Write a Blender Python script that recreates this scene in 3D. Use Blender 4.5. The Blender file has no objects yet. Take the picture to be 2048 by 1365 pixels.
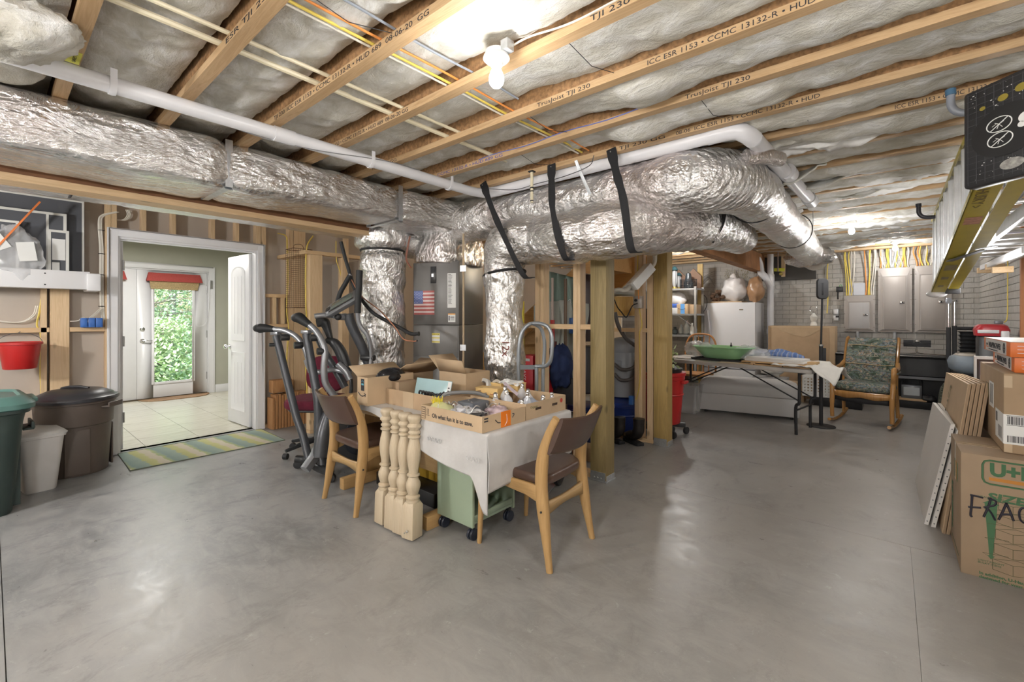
import bpy, bmesh, math, random
from mathutils import Vector, Matrix, Euler, noise
random.seed(7)
PI = math.pi
sc = bpy.context.scene
COL = sc.collection
# ---------------------------------------------------------------- camera
CAMH = 1.31
YAW = math.radians(40.4)
cam_d = bpy.data.cameras.new('camera'); cam = bpy.data.objects.new('camera', cam_d)
COL.objects.link(cam); sc.camera = cam
cam.location = (0, 0, CAMH); cam.rotation_euler = (PI/2, 0, YAW)
cam_d.sensor_width = 36; cam_d.lens = 890/2048*36
cam_d.shift_y = -50.5/2048; cam_d.clip_start = .02; cam_d.clip_end = 200
# ---------------------------------------------------------------- world and exposure
sc.view_settings.view_transform = 'Standard'; sc.view_settings.look = 'None'
sc.view_settings.gamma = 1; sc.view_settings.use_curve_mapping = False
sc.view_settings.exposure = 0.62
w = bpy.data.worlds.new('world'); sc.world = w; w.use_nodes = True
nt = w.node_tree; bg = nt.nodes['Background']
sky = nt.nodes.new('ShaderNodeTexSky'); sky.sky_type = 'NISHITA'
sky.sun_elevation = math.radians(55); sky.sun_rotation = math.radians(200); sky.sun_disc = False
sky.air_density = 1.5; sky.dust_density = 3
nt.links.new(sky.outputs[0], bg.inputs[0]); bg.inputs[1].default_value = .55
sun_d = bpy.data.lights.new('sun', 'SUN'); sun_d.energy = 5; sun_d.angle = .02
sun = bpy.data.objects.new('sun', sun_d); COL.objects.link(sun); sun.rotation_euler = (math.radians(35), math.radians(-12), math.radians(60))
def area(name, loc, rot, sx, sy, e, col=(1,.97,.92)):
    d = bpy.data.lights.new(name, 'AREA'); d.shape = 'RECTANGLE'; d.size = sx; d.size_y = sy; d.energy = e; d.color = col
    o = bpy.data.objects.new(name, d); COL.objects.link(o); o.location = loc; o.rotation_euler = rot
    return o
def point(name, loc, e, r=.05, col=(1,.985,.965)):
    d = bpy.data.lights.new(name, 'POINT'); d.energy = e; d.shadow_soft_size = r; d.color = col
    o = bpy.data.objects.new(name, d); COL.objects.link(o); o.location = loc
    return o
# unseen fill lights added round the camera and ladders, and the hall's ceiling light
point('fill_light_rear', (-.5, -1.1, 1.85), 80, .12)
point('fill_light_left', (-3.6, -1.5, 1.8), 90, .12)
point('fill_light_right', (.55, .9, 1.75), 22, .12)
point('fill_light_mid', (.55, 4.6, 1.55), 15, .10)
area('ceiling_light_hall', (-7.2, 1.3, 2.38), (0,0,0), .9, .9, 38)
point('bulb_light_main', (-1.21, 1.25, 2.14), 6, .04)
point('bulb_light_far', (-.335, 6.2, 1.98), 10, .04)
point('bulb_light_wall', (.05, 8.45, 2.2), 10, .04)
point('bulb_light_stair', (-2.9, 5.2, 2.2), 30, .04, (1,.86,.62))
point('bulb_light_store', (-2.6, 7.2, 2.25), 25, .04)
# ---------------------------------------------------------------- helpers
_F = Vector((-math.sin(YAW), math.cos(YAW), 0)); _R = Vector((math.cos(YAW), math.sin(YAW), 0))
def at(x, y, X=None, Y=None, z=None, D=None):
    """the point of the world on the plane X=, Y=, z= or at depth D= that the photo shows at pixel x, y"""
    r = _F + _R*((x-1024)/890) + Vector((0,0,(632-y)/890))
    if z is not None: t = (z-CAMH)/r.z
    elif X is not None: t = X/r.x
    elif Y is not None: t = Y/r.y
    else: t = D
    return Vector((0,0,CAMH)) + r*t
def V(*a): return Vector(a)
def nz(x, y, z=0): return noise.noise(Vector((x, y, z)))
class MB:
    def __init__(s): s.v = []; s.f = []
    def add(s, vs, fs, M=None):
        k = len(s.v)
        s.v += [(M @ Vector(p)) if M is not None else Vector(p) for p in vs]
        s.f += [tuple(i+k for i in f) for f in fs]
        return s
    def box(s, cx, cy, cz, sx, sy, sz, rz=0, M=None, rx=0, ry=0):
        vs = [(a*sx/2, b*sy/2, c*sz/2) for c in (-1,1) for b in (-1,1) for a in (-1,1)]
        m = Matrix.Translation((cx,cy,cz)) @ Euler((rx,ry,rz)).to_matrix().to_4x4()
        if M is not None: m = M @ m
        return s.add(vs, [(0,2,3,1),(4,5,7,6),(0,1,5,4),(2,6,7,3),(0,4,6,2),(1,3,7,5)], m)
    def bb(s, x0, y0, z0, x1, y1, z1, M=None):
        return s.box((x0+x1)/2,(y0+y1)/2,(z0+z1)/2,abs(x1-x0),abs(y1-y0),abs(z1-z0),M=M)
    def beam(s, p0, p1, w, h, up=(0,0,1)):
        p0 = Vector(p0); p1 = Vector(p1); d = p1-p0; L = d.length; d.normalize(); up = Vector(up)
        if abs(d.dot(up)) > .99: up = Vector((0,1,0))
        sx = d.cross(up).normalized(); u = sx.cross(d)
        m = Matrix((sx, d, u)).transposed().to_4x4(); m.translation = (p0+p1)/2
        return s.box(0,0,0,w,L,h,M=m)
    def loft(s, rings, cap=True, closed=True):
        k = len(s.v); n = len(rings[0])
        for r in rings: s.v += [Vector(p) for p in r]
        for i in range(len(rings)-1):
            for j in range(n if closed else n-1):
                a = k+i*n+j; b = k+i*n+(j+1)%n
                s.f.append((a,b,b+n,a+n))
        if cap and closed:
            s.f.append(tuple(k+j for j in reversed(range(n)))); q = k+(len(rings)-1)*n
            s.f.append(tuple(q+j for j in range(n)))
        return s
    def tube(s, pts, r, n=8, cap=True, closed=False, fn=None, ex=1, ry=None):
        pts = [Vector(p) for p in pts]; N = len(pts); rings = []
        up = None
        for i in range(N):
            if closed: d = pts[(i+1)%N]-pts[i-1]
            else: d = pts[min(i+1,N-1)]-pts[max(i-1,0)]
            d.normalize()
            if up is None:
                up = Vector((0,0,1)) if abs(d.z) < .9 else Vector((0,1,0))
            a = d.cross(up)
            if a.length < 1e-4: a = d.orthogonal()
            a.normalize(); up = a.cross(d).normalized()
            rr = r[i] if isinstance(r,(list,tuple)) else r
            r2 = rr if ry is None else (ry[i] if isinstance(ry,(list,tuple)) else ry)
            ring = []
            for j in range(n):
                th = 2*PI*j/n; c, q = math.cos(th), math.sin(th)
                if ex != 1:
                    c = math.copysign(abs(c)**ex, c); q = math.copysign(abs(q)**ex, q)
                k = 1 if fn is None else fn(i, th, pts[i])
                ring.append(pts[i] + a*(c*rr*k) + up*(q*r2*k))
            rings.append(ring)
        if closed: rings.append(rings[0])
        return s.loft(rings, cap and not closed)
    def lathe(s, prof, n=20, M=None, cap=True, sq=None):
        rings = []
        for r, z in prof:
            rings.append([(r*math.cos(2*PI*j/n), r*math.sin(2*PI*j/n), z) for j in range(n)])
        if M is not None: rings = [[M @ Vector(p) for p in r] for r in rings]
        return s.loft(rings, cap)
    def prism(s, poly, h, M=None):
        n = len(poly)
        vs = [(a,b,0) for a,b in poly]+[(a,b,h) for a,b in poly]
        fs = [tuple(reversed(range(n))), tuple(range(n,2*n))]+[(i,(i+1)%n,n+(i+1)%n,n+i) for i in range(n)]
        return s.add(vs, fs, M)
    def grid(s, fn, nu, nv, thick=0):
        k = len(s.v)
        P = [[Vector(fn(i/nu, j/nv)) for j in range(nv+1)] for i in range(nu+1)]
        for r in P: s.v += r
        for i in range(nu):
            for j in range(nv):
                a = k+i*(nv+1)+j
                s.f.append((a,a+1,a+nv+2,a+nv+1))
        return s
    def sphere(s, c, r, n=12, m=8, sx=1, sy=1, sz=1, fn=None, M=None):
        rings = []
        for i in range(m+1):
            ph = PI*i/m - PI/2
            rr = max(math.cos(ph), .002)
            ring = []
            for j in range(n):
                th = 2*PI*j/n
                d = Vector((rr*math.cos(th), rr*math.sin(th), math.sin(ph)))
                k = fn(d) if fn else 1
                p = Vector((d.x*r*sx*k, d.y*r*sy*k, d.z*r*sz*k))
                if M is not None: p = M @ p
                ring.append(p+Vector(c))
            rings.append(ring)
        return s.loft(rings, True)
    def build(s, name, m=None, parent=None, world=False, smooth=32, bev=0, seg=2, thick=0, sub=0):
        me = bpy.data.meshes.new(name)
        vs = s.v
        if world and parent is not None:
            inv = wmat(parent).inverted(); vs = [inv @ p for p in vs]
        me.from_pydata([tuple(p) for p in vs], [], s.f); me.update()
        bm = bmesh.new(); bm.from_mesh(me)
        bmesh.ops.remove_doubles(bm, verts=bm.verts, dist=1e-5)
        bmesh.ops.recalc_face_normals(bm, faces=bm.faces)
        if bev:
            es = [e for e in bm.edges if len(e.link_faces) == 2 and e.calc_face_angle(0) > .6]
            bmesh.ops.bevel(bm, geom=es, offset=bev, segments=seg, affect='EDGES', profile=.5, clamp_overlap=True)
        bm.to_mesh(me); bm.free()
        if smooth:
            me.shade_smooth(); me.set_sharp_from_angle(angle=math.radians(smooth))
        if m is not None: me.materials.append(m)
        o = bpy.data.objects.new(name, me); COL.objects.link(o)
        if parent is not None: o.parent = parent
        if thick:
            q = o.modifiers.new('s','SOLIDIFY'); q.thickness = thick; q.offset = 0
        if sub:
            q = o.modifiers.new('b','SUBSURF'); q.levels = sub; q.render_levels = sub
        return o
def wmat(o):
    m = Matrix.LocRotScale(o.location, o.rotation_euler, o.scale)
    return wmat(o.parent) @ m if o.parent else m
def tag(o, label=None, cat=None, group=None, kind=None):
    if label: o['label'] = label
    if cat: o['category'] = cat
    if group: o['group'] = group
    if kind: o['kind'] = kind
    return o
def thing(name, label, cat, loc=(0,0,0), rz=0, group=None, rx=0, ry=0):
    o = bpy.data.objects.new(name, None); COL.objects.link(o)
    o.empty_display_size = .1
    o.location = loc; o.rotation_euler = (rx,ry,rz)
    return tag(o, label, cat, group)
def children(o): return [c for c in bpy.data.objects if c.parent == o]
def dup(o, loc=None, rz=None, label=None, parent=None, rot=None):
    c = o.copy(); COL.objects.link(c)
    if parent is not None: c.parent = parent
    if loc is not None: c.location = loc
    if rz is not None: c.rotation_euler = (c.rotation_euler[0], c.rotation_euler[1], rz)
    if rot is not None: c.rotation_euler = rot
    if label: c['label'] = label
    for ch in children(o): dup(ch, parent=c)
    return c
def smooth_path(pts, n=6):
    pts = [Vector(p) for p in pts]; out = []
    P = [pts[0]*2-pts[1]] + pts + [pts[-1]*2-pts[-2]]
    for i in range(1, len(P)-2):
        for k in range(n):
            t = k/n
            a,b,c,d = P[i-1],P[i],P[i+1],P[i+2]
            out.append(.5*((2*b)+(c-a)*t+(2*a-5*b+4*c-d)*t*t+(3*b-a-3*c+d)*t**3))
    out.append(pts[-1]); return out
def lerp(a, b, t): return a+(b-a)*t
# ---------------------------------------------------------------- materials
def newmat(name):
    m = bpy.data.materials.new(name); m.use_nodes = True
    return m, m.node_tree, m.node_tree.nodes['Principled BSDF']
def coords(nt, scale=(1,1,1), rot=(0,0,0)):
    tc = nt.nodes.new('ShaderNodeTexCoord'); mp = nt.nodes.new('ShaderNodeMapping')
    mp.inputs['Scale'].default_value = scale; mp.inputs['Rotation'].default_value = rot
    nt.links.new(tc.outputs['Object'], mp.inputs[0]); return mp.outputs[0]
def ntex(nt, vec, scale, detail=4, rough=.55, dist=0):
    n = nt.nodes.new('ShaderNodeTexNoise'); n.inputs['Scale'].default_value = scale
    n.inputs['Detail'].default_value = detail; n.inputs['Roughness'].default_value = rough
    n.inputs['Distortion'].default_value = dist
    nt.links.new(vec, n.inputs['Vector']); return n.outputs['Fac']
def ramp(nt, fac, stops):
    r = nt.nodes.new('ShaderNodeValToRGB'); e = r.color_ramp.elements
    while len(e) < len(stops): e.new(.5)
    for k, (p, c) in enumerate(stops):
        e[k].position = p; e[k].color = (*c, 1) if len(c) == 3 else c
    nt.links.new(fac, r.inputs[0]); return r.outputs[0]
def mixc(nt, fac, a, b, mode='MIX'):
    n = nt.nodes.new('ShaderNodeMix'); n.data_type = 'RGBA'; n.blend_type = mode
    for s_, i in ((fac, 0), (a, 6), (b, 7)):
        if hasattr(s_, 'links'): nt.links.new(s_, n.inputs[i])
        elif i == 0: n.inputs[0].default_value = s_
        else: n.inputs[i].default_value = (*s_, 1)
    return n.outputs[2]
def mth(nt, op, a, b=0):
    n = nt.nodes.new('ShaderNodeMath'); n.operation = op
    for k, s_ in enumerate((a, b)):
        if hasattr(s_, 'links'): nt.links.new(s_, n.inputs[k])
        else: n.inputs[k].default_value = s_
    return n.outputs[0]
def bump(nt, h, bs, st=.3, dist=.01, prev=None):
    b = nt.nodes.new('ShaderNodeBump'); b.inputs['Strength'].default_value = st; b.inputs['Distance'].default_value = dist
    nt.links.new(h, b.inputs['Height'])
    if prev is not None: nt.links.new(prev, b.inputs['Normal'])
    nt.links.new(b.outputs[0], bs.inputs['Normal']); return b.outputs[0]
_mc = {}
def M(name, col, rough=.5, metal=0, var=.06, vs=6, bp=0, bs=60, coat=0, spec=.5, trans=0, alpha=1, sss=0):
    if name in _mc: return _mc[name]
    m, nt, b = newmat(name)
    v = coords(nt)
    if var:
        f = ntex(nt, v, vs, 5)
        c = ramp(nt, f, [(.3, tuple(max(0,x*(1-var)) for x in col)), (.7, tuple(min(1,x*(1+var)) for x in col))])
        nt.links.new(c, b.inputs['Base Color'])
    else: b.inputs['Base Color'].default_value = (*col, 1)
    b.inputs['Roughness'].default_value = rough; b.inputs['Metallic'].default_value = metal
    b.inputs['Coat Weight'].default_value = coat; b.inputs['Specular IOR Level'].default_value = spec
    b.inputs['Transmission Weight'].default_value = trans
    b.inputs['Alpha'].default_value = alpha
    if bp: bump(nt, ntex(nt, v, bs, 3), b, bp, .004)
    _mc[name] = m; return m
def WOOD(name, c1, c2, axis=0, scale=1, rough=.55, bp=.15, knots=True, dark=.5):
    if name in _mc: return _mc[name]
    m, nt, b = newmat(name)
    s = [9*scale]*3; s[axis] = .55*scale
    v = coords(nt, tuple(s))
    f1 = ntex(nt, v, 3.2, 5, .6, 1.2)
    s2 = [60*scale]*3; s2[axis] = 2.2*scale
    f2 = ntex(nt, coords(nt, tuple(s2)), 2, 3)
    c = ramp(nt, f1, [(.28, c2), (.5, c1), (.6, tuple(lerp(a,b_,.5) for a,b_ in zip(c1,c2))), (.72, c1)])
    c = mixc(nt, mth(nt,'MULTIPLY',f2,.35), c, tuple(x*.62 for x in c1), 'MIX')
    if knots:
        s3 = [3*scale]*3; s3[axis] = 1.6*scale
        vo = nt.nodes.new('ShaderNodeTexVoronoi'); vo.inputs['Scale'].default_value = 1.5
        nt.links.new(coords(nt, tuple(s3)), vo.inputs['Vector'])
        k = ramp(nt, vo.outputs['Distance'], [(0,(1,1,1)),(.045,(.7,.7,.7)),(.09,(0,0,0))])
        c = mixc(nt, k, c, tuple(x*dark for x in c2))
    nt.links.new(c, b.inputs['Base Color']); b.inputs['Roughness'].default_value = rough
    bump(nt, f2, b, bp, .002)
    _mc[name] = m; return m
def EMIT(name, col, st):
    if name in _mc: return _mc[name]
    m, nt, b = newmat(name); b.inputs['Base Color'].default_value = (*col,1)
    b.inputs['Emission Color'].default_value = (*col,1); b.inputs['Emission Strength'].default_value = st
    _mc[name] = m; return m
def FOIL(name, scrim=True, dull=0, ring=0, axis=1):
    if name in _mc: return _mc[name]
    m, nt, b = newmat(name); v = coords(nt)
    b.inputs['Metallic'].default_value = .90
    c = ramp(nt, ntex(nt, v, 2.2, 3), [(.3,(.74,.73,.72)),(.7,(.93,.93,.93))])
    c = mixc(nt, ramp(nt, ntex(nt, v, 1.1, 2), [(.54,(0,0,0)),(.68,(.3,.3,.3))]), c, (.62,.42,.38))
    nt.links.new(c, b.inputs['Base Color'])
    nt.links.new(ramp(nt, ntex(nt, v, 5, 2), [(.3,(.11+dull,)*3),(.7,(.25+dull,)*3)]), b.inputs['Roughness'])
    s = [7,7,7]; s[axis] = 3.5 if not ring else 14
    p = bump(nt, ntex(nt, coords(nt, tuple(s)), 1.0, 6, .65, 1.4), b, .62, .045)
    vo = nt.nodes.new('ShaderNodeTexVoronoi'); vo.feature = 'SMOOTH_F1'; vo.inputs['Scale'].default_value = 22
    s = [1,1,1]; s[axis] = .5 if not ring else 1.8
    nt.links.new(coords(nt, tuple(s)), vo.inputs['Vector'])
    p = bump(nt, vo.outputs['Distance'], b, .60, .022, p)
    vq = nt.nodes.new('ShaderNodeTexVoronoi'); vq.inputs['Scale'].default_value = 55; nt.links.new(coords(nt, tuple(s)), vq.inputs['Vector'])
    p = bump(nt, vq.outputs['Distance'], b, .45, .010, p)
    if ring:
        wv = nt.nodes.new('ShaderNodeTexWave'); wv.inputs['Scale'].default_value = 9; wv.inputs['Distortion'].default_value = 2.5
        wv.inputs['Detail'].default_value = 3; wv.bands_direction = 'XYZ'[axis]
        nt.links.new(coords(nt), wv.inputs['Vector']); p = bump(nt, wv.outputs['Fac'], b, .35, .010, p)
    if scrim:
        tc = nt.nodes.new('ShaderNodeTexCoord'); sp = nt.nodes.new('ShaderNodeSeparateXYZ'); nt.links.new(tc.outputs['Object'], sp.inputs[0])
        hs = [mth(nt, 'LESS_THAN', mth(nt, 'FRACT', mth(nt, 'MULTIPLY', sp.outputs[k], 50)), .18) for k in range(3)]
        p = bump(nt, mth(nt, 'MAXIMUM', hs[axis], hs[2]), b, .35, .003, p)
    _mc[name] = m; return m
C_STUD1 = (.74,.53,.31); C_STUD2 = (.58,.37,.18)
wood_x = WOOD('pine_x', C_STUD1, C_STUD2, 0); wood_y = WOOD('pine_y', C_STUD1, C_STUD2, 1); wood_z = WOOD('pine_z', (.78,.58,.36), (.62,.42,.22), 2)
lvl_x = WOOD('flange', (.62,.42,.23), (.42,.25,.11), 0, 1.3, knots=False)
osb = M('osb', (.36,.20,.09), .8, var=.45, vs=45, bp=.3, bs=80)
treated = WOOD('treated_post', (.36,.27,.12), (.20,.15,.06), 2, .8, dark=.6)
treated2 = WOOD('treated_post_yellow', (.52,.36,.13), (.33,.22,.07), 2, .8, dark=.6)
white_paint = M('white_paint', (.80,.80,.82), .35, var=.015)
drywall = M('drywall_back', (.50,.44,.38), .85, var=.05, vs=2, bp=.05)
black_pl = M('black_plastic', (.025,.026,.028), .38, var=.2)
black_mt = M('black_matte', (.02,.02,.022), .6, var=.2)
grey_mt = M('grey_metal', (.15,.155,.165), .35, .35, var=.05)
chrome = M('chrome', (.75,.75,.76), .15, 1, var=0)
galv = M('galvanised', (.56,.58,.60), .38, .85, var=.12, vs=30)
pvc = M('white_pvc', (.80,.80,.83), .28, var=.02)
cream = M('cream_cpvc', (.80,.72,.52), .4, var=.04)
yel = M('yellow_cable', (.80,.62,.12), .45, var=.1); ora = M('orange_cable', (.85,.32,.08), .45, var=.1)
wht = M('white_cable', (.76,.72,.64), .5, var=.06); blu = M('blue_plastic', (.05,.16,.50), .4, var=.08)
foil_y = FOIL('foil_wrap_y', True, 0, 0, 1)
foil_z = FOIL('foil_wrap_z', False, 0, 0, 2)
flex_y = FOIL('foil_flex_y', False, .04, 1, 1); flex_x = FOIL('foil_flex_x', True, 0, 0, 0)
def TEXT(s, size, M_, m, parent=None, name='lettering', width=None, ext=.0004, world=True, bold=0, shear=0):
    cu = bpy.data.curves.new('t', 'FONT'); cu.body = s; cu.size = size; cu.extrude = ext; cu.offset = bold; cu.shear = shear
    cu.align_x = 'LEFT'; cu.resolution_u = 3
    o = bpy.data.objects.new('t', cu); COL.objects.link(o)
    bpy.context.view_layer.update()
    me = bpy.data.meshes.new_from_object(o.evaluated_get(bpy.context.evaluated_depsgraph_get()))
    bpy.data.objects.remove(o); bpy.data.curves.remove(cu)
    xs = [v.co.x for v in me.vertices]
    if not xs: return None
    k = 1 if width is None else width/max(1e-6, max(xs)-min(xs)); x0 = min(xs)
    mm = M_ @ Matrix.Diagonal((k,1,1,1)) @ Matrix.Translation((-x0,0,0))
    if world and parent is not None: mm = wmat(parent).inverted() @ mm
    me.transform(mm); me.materials.append(m)
    r = bpy.data.objects.new(name, me); COL.objects.link(r)
    if parent is not None: r.parent = parent
    return r
def frame(o, ex, ey):
    """matrix: local x along ex, local y along ey, origin o"""
    ex = Vector(ex).normalized(); ey = (Vector(ey)-ex*Vector(ey).dot(ex)).normalized(); ez = ex.cross(ey)
    m = Matrix((ex, ey, ez)).transposed().to_4x4(); m.translation = Vector(o); return m
ink = M('black_ink', (.03,.03,.035), .7, var=0)
# ================================================================ THE SETTING
CEIL = 2.375; JH = .302; PITCH = .4064; J0 = .605; JW = .052
# ---- floor: concrete slabs with saw-cut joints
def concrete():
    m, nt, b = newmat('concrete'); v = coords(nt)
    f = ntex(nt, v, 1.0, 6, .62, .4)
    c = ramp(nt, f, [(.27,(.185,.19,.195)),(.42,(.25,.256,.26)),(.56,(.32,.325,.325)),(.75,(.39,.39,.385))])
    f2 = ntex(nt, coords(nt,(1,2.2,1),(0,0,.5)), 4, 9, .74, .6)
    c = mixc(nt, ramp(nt, f2, [(.42,(0,0,0)),(.62,(.7,.7,.7))]), c, (.42,.42,.41))
    f3 = ntex(nt, coords(nt,(1.6,1,1),(0,0,-.4)), 3.1, 10, .80, .4)
    c = mixc(nt, ramp(nt, f3, [(.52,(0,0,0)),(.66,(.75,.75,.75))]), c, (.19,.195,.20))
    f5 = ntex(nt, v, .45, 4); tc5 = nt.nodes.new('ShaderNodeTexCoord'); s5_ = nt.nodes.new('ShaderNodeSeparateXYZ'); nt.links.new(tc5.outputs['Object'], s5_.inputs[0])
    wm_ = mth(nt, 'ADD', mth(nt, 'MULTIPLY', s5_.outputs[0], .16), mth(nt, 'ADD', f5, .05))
    c = mixc(nt, ramp(nt, wm_, [(.10,(0,0,0)),(.50,(.50,.50,.50))]), c, (.41,.365,.315))  # warm light towards the right, put into the concrete colour
    f4 = ntex(nt, v, 11, 8, .82, .3)
    c = mixc(nt, ramp(nt, f4, [(.60,(0,0,0)),(.67,(.75,.75,.75))]), c, (.50,.49,.475))
    c = mixc(nt, 1.0, c, (.82,.82,.82), 'MULTIPLY')
    nt.links.new(c, b.inputs['Base Color'])
    r = ramp(nt, f2, [(.3,(.25,)*3),(.7,(.46,)*3)]); nt.links.new(r, b.inputs['Roughness'])
    p = bump(nt, f2, b, .10, .004); bump(nt, ntex(nt, v, 70, 3), b, .06, .002, p)
    return m
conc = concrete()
grout = M('joint_dark', (.10,.095,.09), .9)
floor = MB().bb(-5.7,-2.6,-.06,.95,9,-.008).build('floor', grout); tag(floor, kind='structure')
g_ = .0018
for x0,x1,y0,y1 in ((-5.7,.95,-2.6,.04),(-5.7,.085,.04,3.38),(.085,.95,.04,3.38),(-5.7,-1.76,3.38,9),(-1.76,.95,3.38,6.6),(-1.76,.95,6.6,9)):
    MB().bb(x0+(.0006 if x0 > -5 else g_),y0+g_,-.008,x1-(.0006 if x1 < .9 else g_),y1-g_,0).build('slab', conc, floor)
# ---- ceiling: subfloor, joists, insulation
ceiling = MB().bb(-5.7,-2.6,CEIL+JH,.95,9,CEIL+JH+.02).build('ceiling', osb); tag(ceiling, kind='structure')
jm = MB(); jm.bb(-5.64,0,0,.95,JW,.035); jm.bb(-5.64,0,JH-.035,.95,JW,JH)
jmesh = jm.build('joist', lvl_x, ceiling)
wmesh = MB().bb(-5.64,JW/2-.005,.035,.95,JW/2+.005,JH-.035).build('web', osb, jmesh)
jmesh.location = (0, J0-8*PITCH, CEIL)
NJ = 29
JY = [J0+(k-8)*PITCH for k in range(NJ)]
joists = [jmesh]
for k in range(1, NJ):
    if JY[k] > 8.9: break
    o = dup(jmesh, (0, JY[k], CEIL)); joists.append(o)
NJ = len(joists)
def jtext(k, s, xa, xb, size=.030, m=ink):
    y = JY[k]-.0006
    TEXT(s, size, frame((xa, y, CEIL+.006), (1,0,0), (0,0,1)), m, joists[k], 'lettering', xb-xa, .0003)
def jx(px, py, k): return at(px, py, Y=JY[k]).x
def jt(i, s, pa, pb, size=.030, m=ink):
    k = i+8; jtext(k, s, jx(*pa, k), jx(*pb, k), size, m)
jt(0, 'ESR TJI 230', (452,95), (545,0))
jt(1, 'TJI 230  ICC ESR 1153 \u2022 CCMC 13132-R \u2022 HUD 689  08-06-20  GG', (548,240), (858,18))
jt(2, '1153 \u2022 CCMC 13132-R \u2022 HUD 689  08-06-20 GG', (668,285), (816,215))
jt(2, 'TJI 230', (1180,20), (1260,-18))
jt(3, 'GG', (780,322), (793,316)); jt(3, 'HUD', (745,332), (760,327))
jt(3, 'TrusJoist TJI 230', (1074,202), (1180,158)); jt(3, 'ICC ESR 1153 \u2022 CCMC 13132-R \u2022 HUD 689', (1295,116), (1680,-35), .030)
blueink = M('blue_ink', (.08,.10,.35), .7, var=0)
jt(4, 'CCMC 13132-R \u2022 HUD 689 GG', (875,346), (1005,306), .030, blueink)
jt(4, 'TrusJoist TJI 230', (1370,190), (1500,146))
jt(5, 'TJI 230 GG', (1238,290), (1330,268)); jt(5, '08-06  ICC ESR 1153 \u2022 CCMC 13132-R \u2022 HUD', (1352,258), (1640,186))
jt(6, 'ICC ESR 1153 \u2022 CCMC 13132-R', (1790,210), (1990,160))
jt(7, 'TJI 230  ICC ESR 1153', (1560,305), (1660,285))
# joist hardware seen: yellow tag on the first joist
yt = MB().bb(-2.62,JY[7]+.004,CEIL-.002,-2.50,JY[7]+.048,CEIL-.0005).build('tag', M('yellow_label',(.72,.70,.12),.6), joists[7])
yt.parent = joists[7]; yt.location = (0,-JY[7],-CEIL)
TEXT('SAFETY', .016, frame((-2.6, JY[7]+.035, CEIL-.003),(1,0,0),(0,-1,0)), ink, joists[7], 'lettering', .08)
# ---- insulation batts, one per bay
def insul():
    m, nt, b = newmat('glass_wool'); v = coords(nt)
    f = ntex(nt, coords(nt,(1,1.6,1)), 6.5, 8, .66, .5)
    c = ramp(nt, f, [(.30,(.58,.55,.47)),(.45,(.70,.68,.61)),(.55,(.82,.81,.77)),(.66,(.94,.94,.93))])
    f2 = ntex(nt, v, 1.1, 3)
    c = mixc(nt, ramp(nt, f2, [(.42,(0,0,0)),(.68,(.55,.55,.55))]), c, (.64,.60,.51))
    nt.links.new(c, b.inputs['Base Color']); b.inputs['Roughness'].default_value = 1; b.inputs['Specular IOR Level'].default_value = .05
    p = bump(nt, f, b, .55, .05)
    p = bump(nt, ntex(nt, coords(nt,(1,2,1)), 30, 6, .7, .6), b, .5, .015, p)
    bump(nt, ntex(nt, v, 120, 4, .7), b, .35, .004, p)
    return m
ins = insul(); ins_w = M('torn_wool_edge', (.88,.87,.85), 1, var=.06, vs=20, bp=.5, bs=90)
def smooth01(a, b, x):
    t = max(0, min(1, (x-a)/(b-a))); return t*t*(3-2*t)
for k in range(-1, NJ):
    y0 = (JY[k]+JW) if k >= 0 else -2.6
    y1 = JY[k+1] if k+1 < NJ else 9
    if y1-y0 < .05: continue
    nu, nv = (230, 10)
    yc = (y0+y1)/2
    def fn(u, v):
        x = -5.62+6.55*u; y = lerp(y0, y1, v)
        s = math.sin(PI*v)**.6
        far = smooth01(-1.7, -1.0, x)*smooth01(2.0, 3.4, yc)
        r = smooth01(-1.6, -.8, x)
        base = CEIL + .056 + .012*(1-s)
        n1 = nz(x*1.5, yc*3.1, 1.3); n2 = nz(x*5, y*6, 4.4+k); n3 = nz(x*13, y*13, 9.1); n4 = nz(x*34, y*34, 2.2); n5 = abs(nz(x*8, y*9, 5.5+k))
        z = base - s*(.024+.030*(n1+.25)) + .022*n2*s + .012*n3 + .005*n4 - .022*n5*s
        z -= far*s*(.018+.05*max(0, nz(x*1.2, k*5.3, 8)+.12))
        # batt ends: some have slipped where a support wire holds the middle
        for xe, ye, dz in ((-.92,1.95,-.06),(-.55,2.4,-.04),(-1.15,2.4,-.045),(-2.9,.0,-.15)):
            if abs(ye-yc) < .21: z += dz*s*math.exp(-((x-xe)/.16)**2) 
        z = max(z, CEIL-.06)
        z += .040*smooth01(-1.0,-1.5,x)*smooth01(2.9,2.2,yc)
        if v < .06 or v > .94: z = max(z, CEIL+.036)
        yy = y
        if k+1 >= NJ: yy = min(yy, 8.99)
        return (x, yy, z)
    o = MB().grid(fn, nu, nv).build('insulation_batt', ins, ceiling, smooth=80)
# torn facing edges hanging in the far bays
for k in range(14, NJ-1):
    for rep in range(3):
        xa = -1.35+random.random()*1.3; L = .4+random.random()*.9
        xb = min(.88, xa+L); yb = JY[k]+JW+.10+.09*rep; sd = k*3.3+rep
        def fn(u, v):
            x = lerp(xa, xb, u)
            d = (.018+.055*abs(nz(x*2.3, sd, 0))+.022*nz(x*11, sd, 2)+.012*nz(x*33, sd, 5))*(math.sin(PI*u)**.4)
            return (x, yb+.02*nz(x*6, sd, v*2)+.05*v, CEIL+.035-(d+.015)*v)
        MB().grid(fn, 60, 4).build('loose_wool_edge', ins_w if rep else ins, ceiling, smooth=80, thick=.008)
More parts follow.
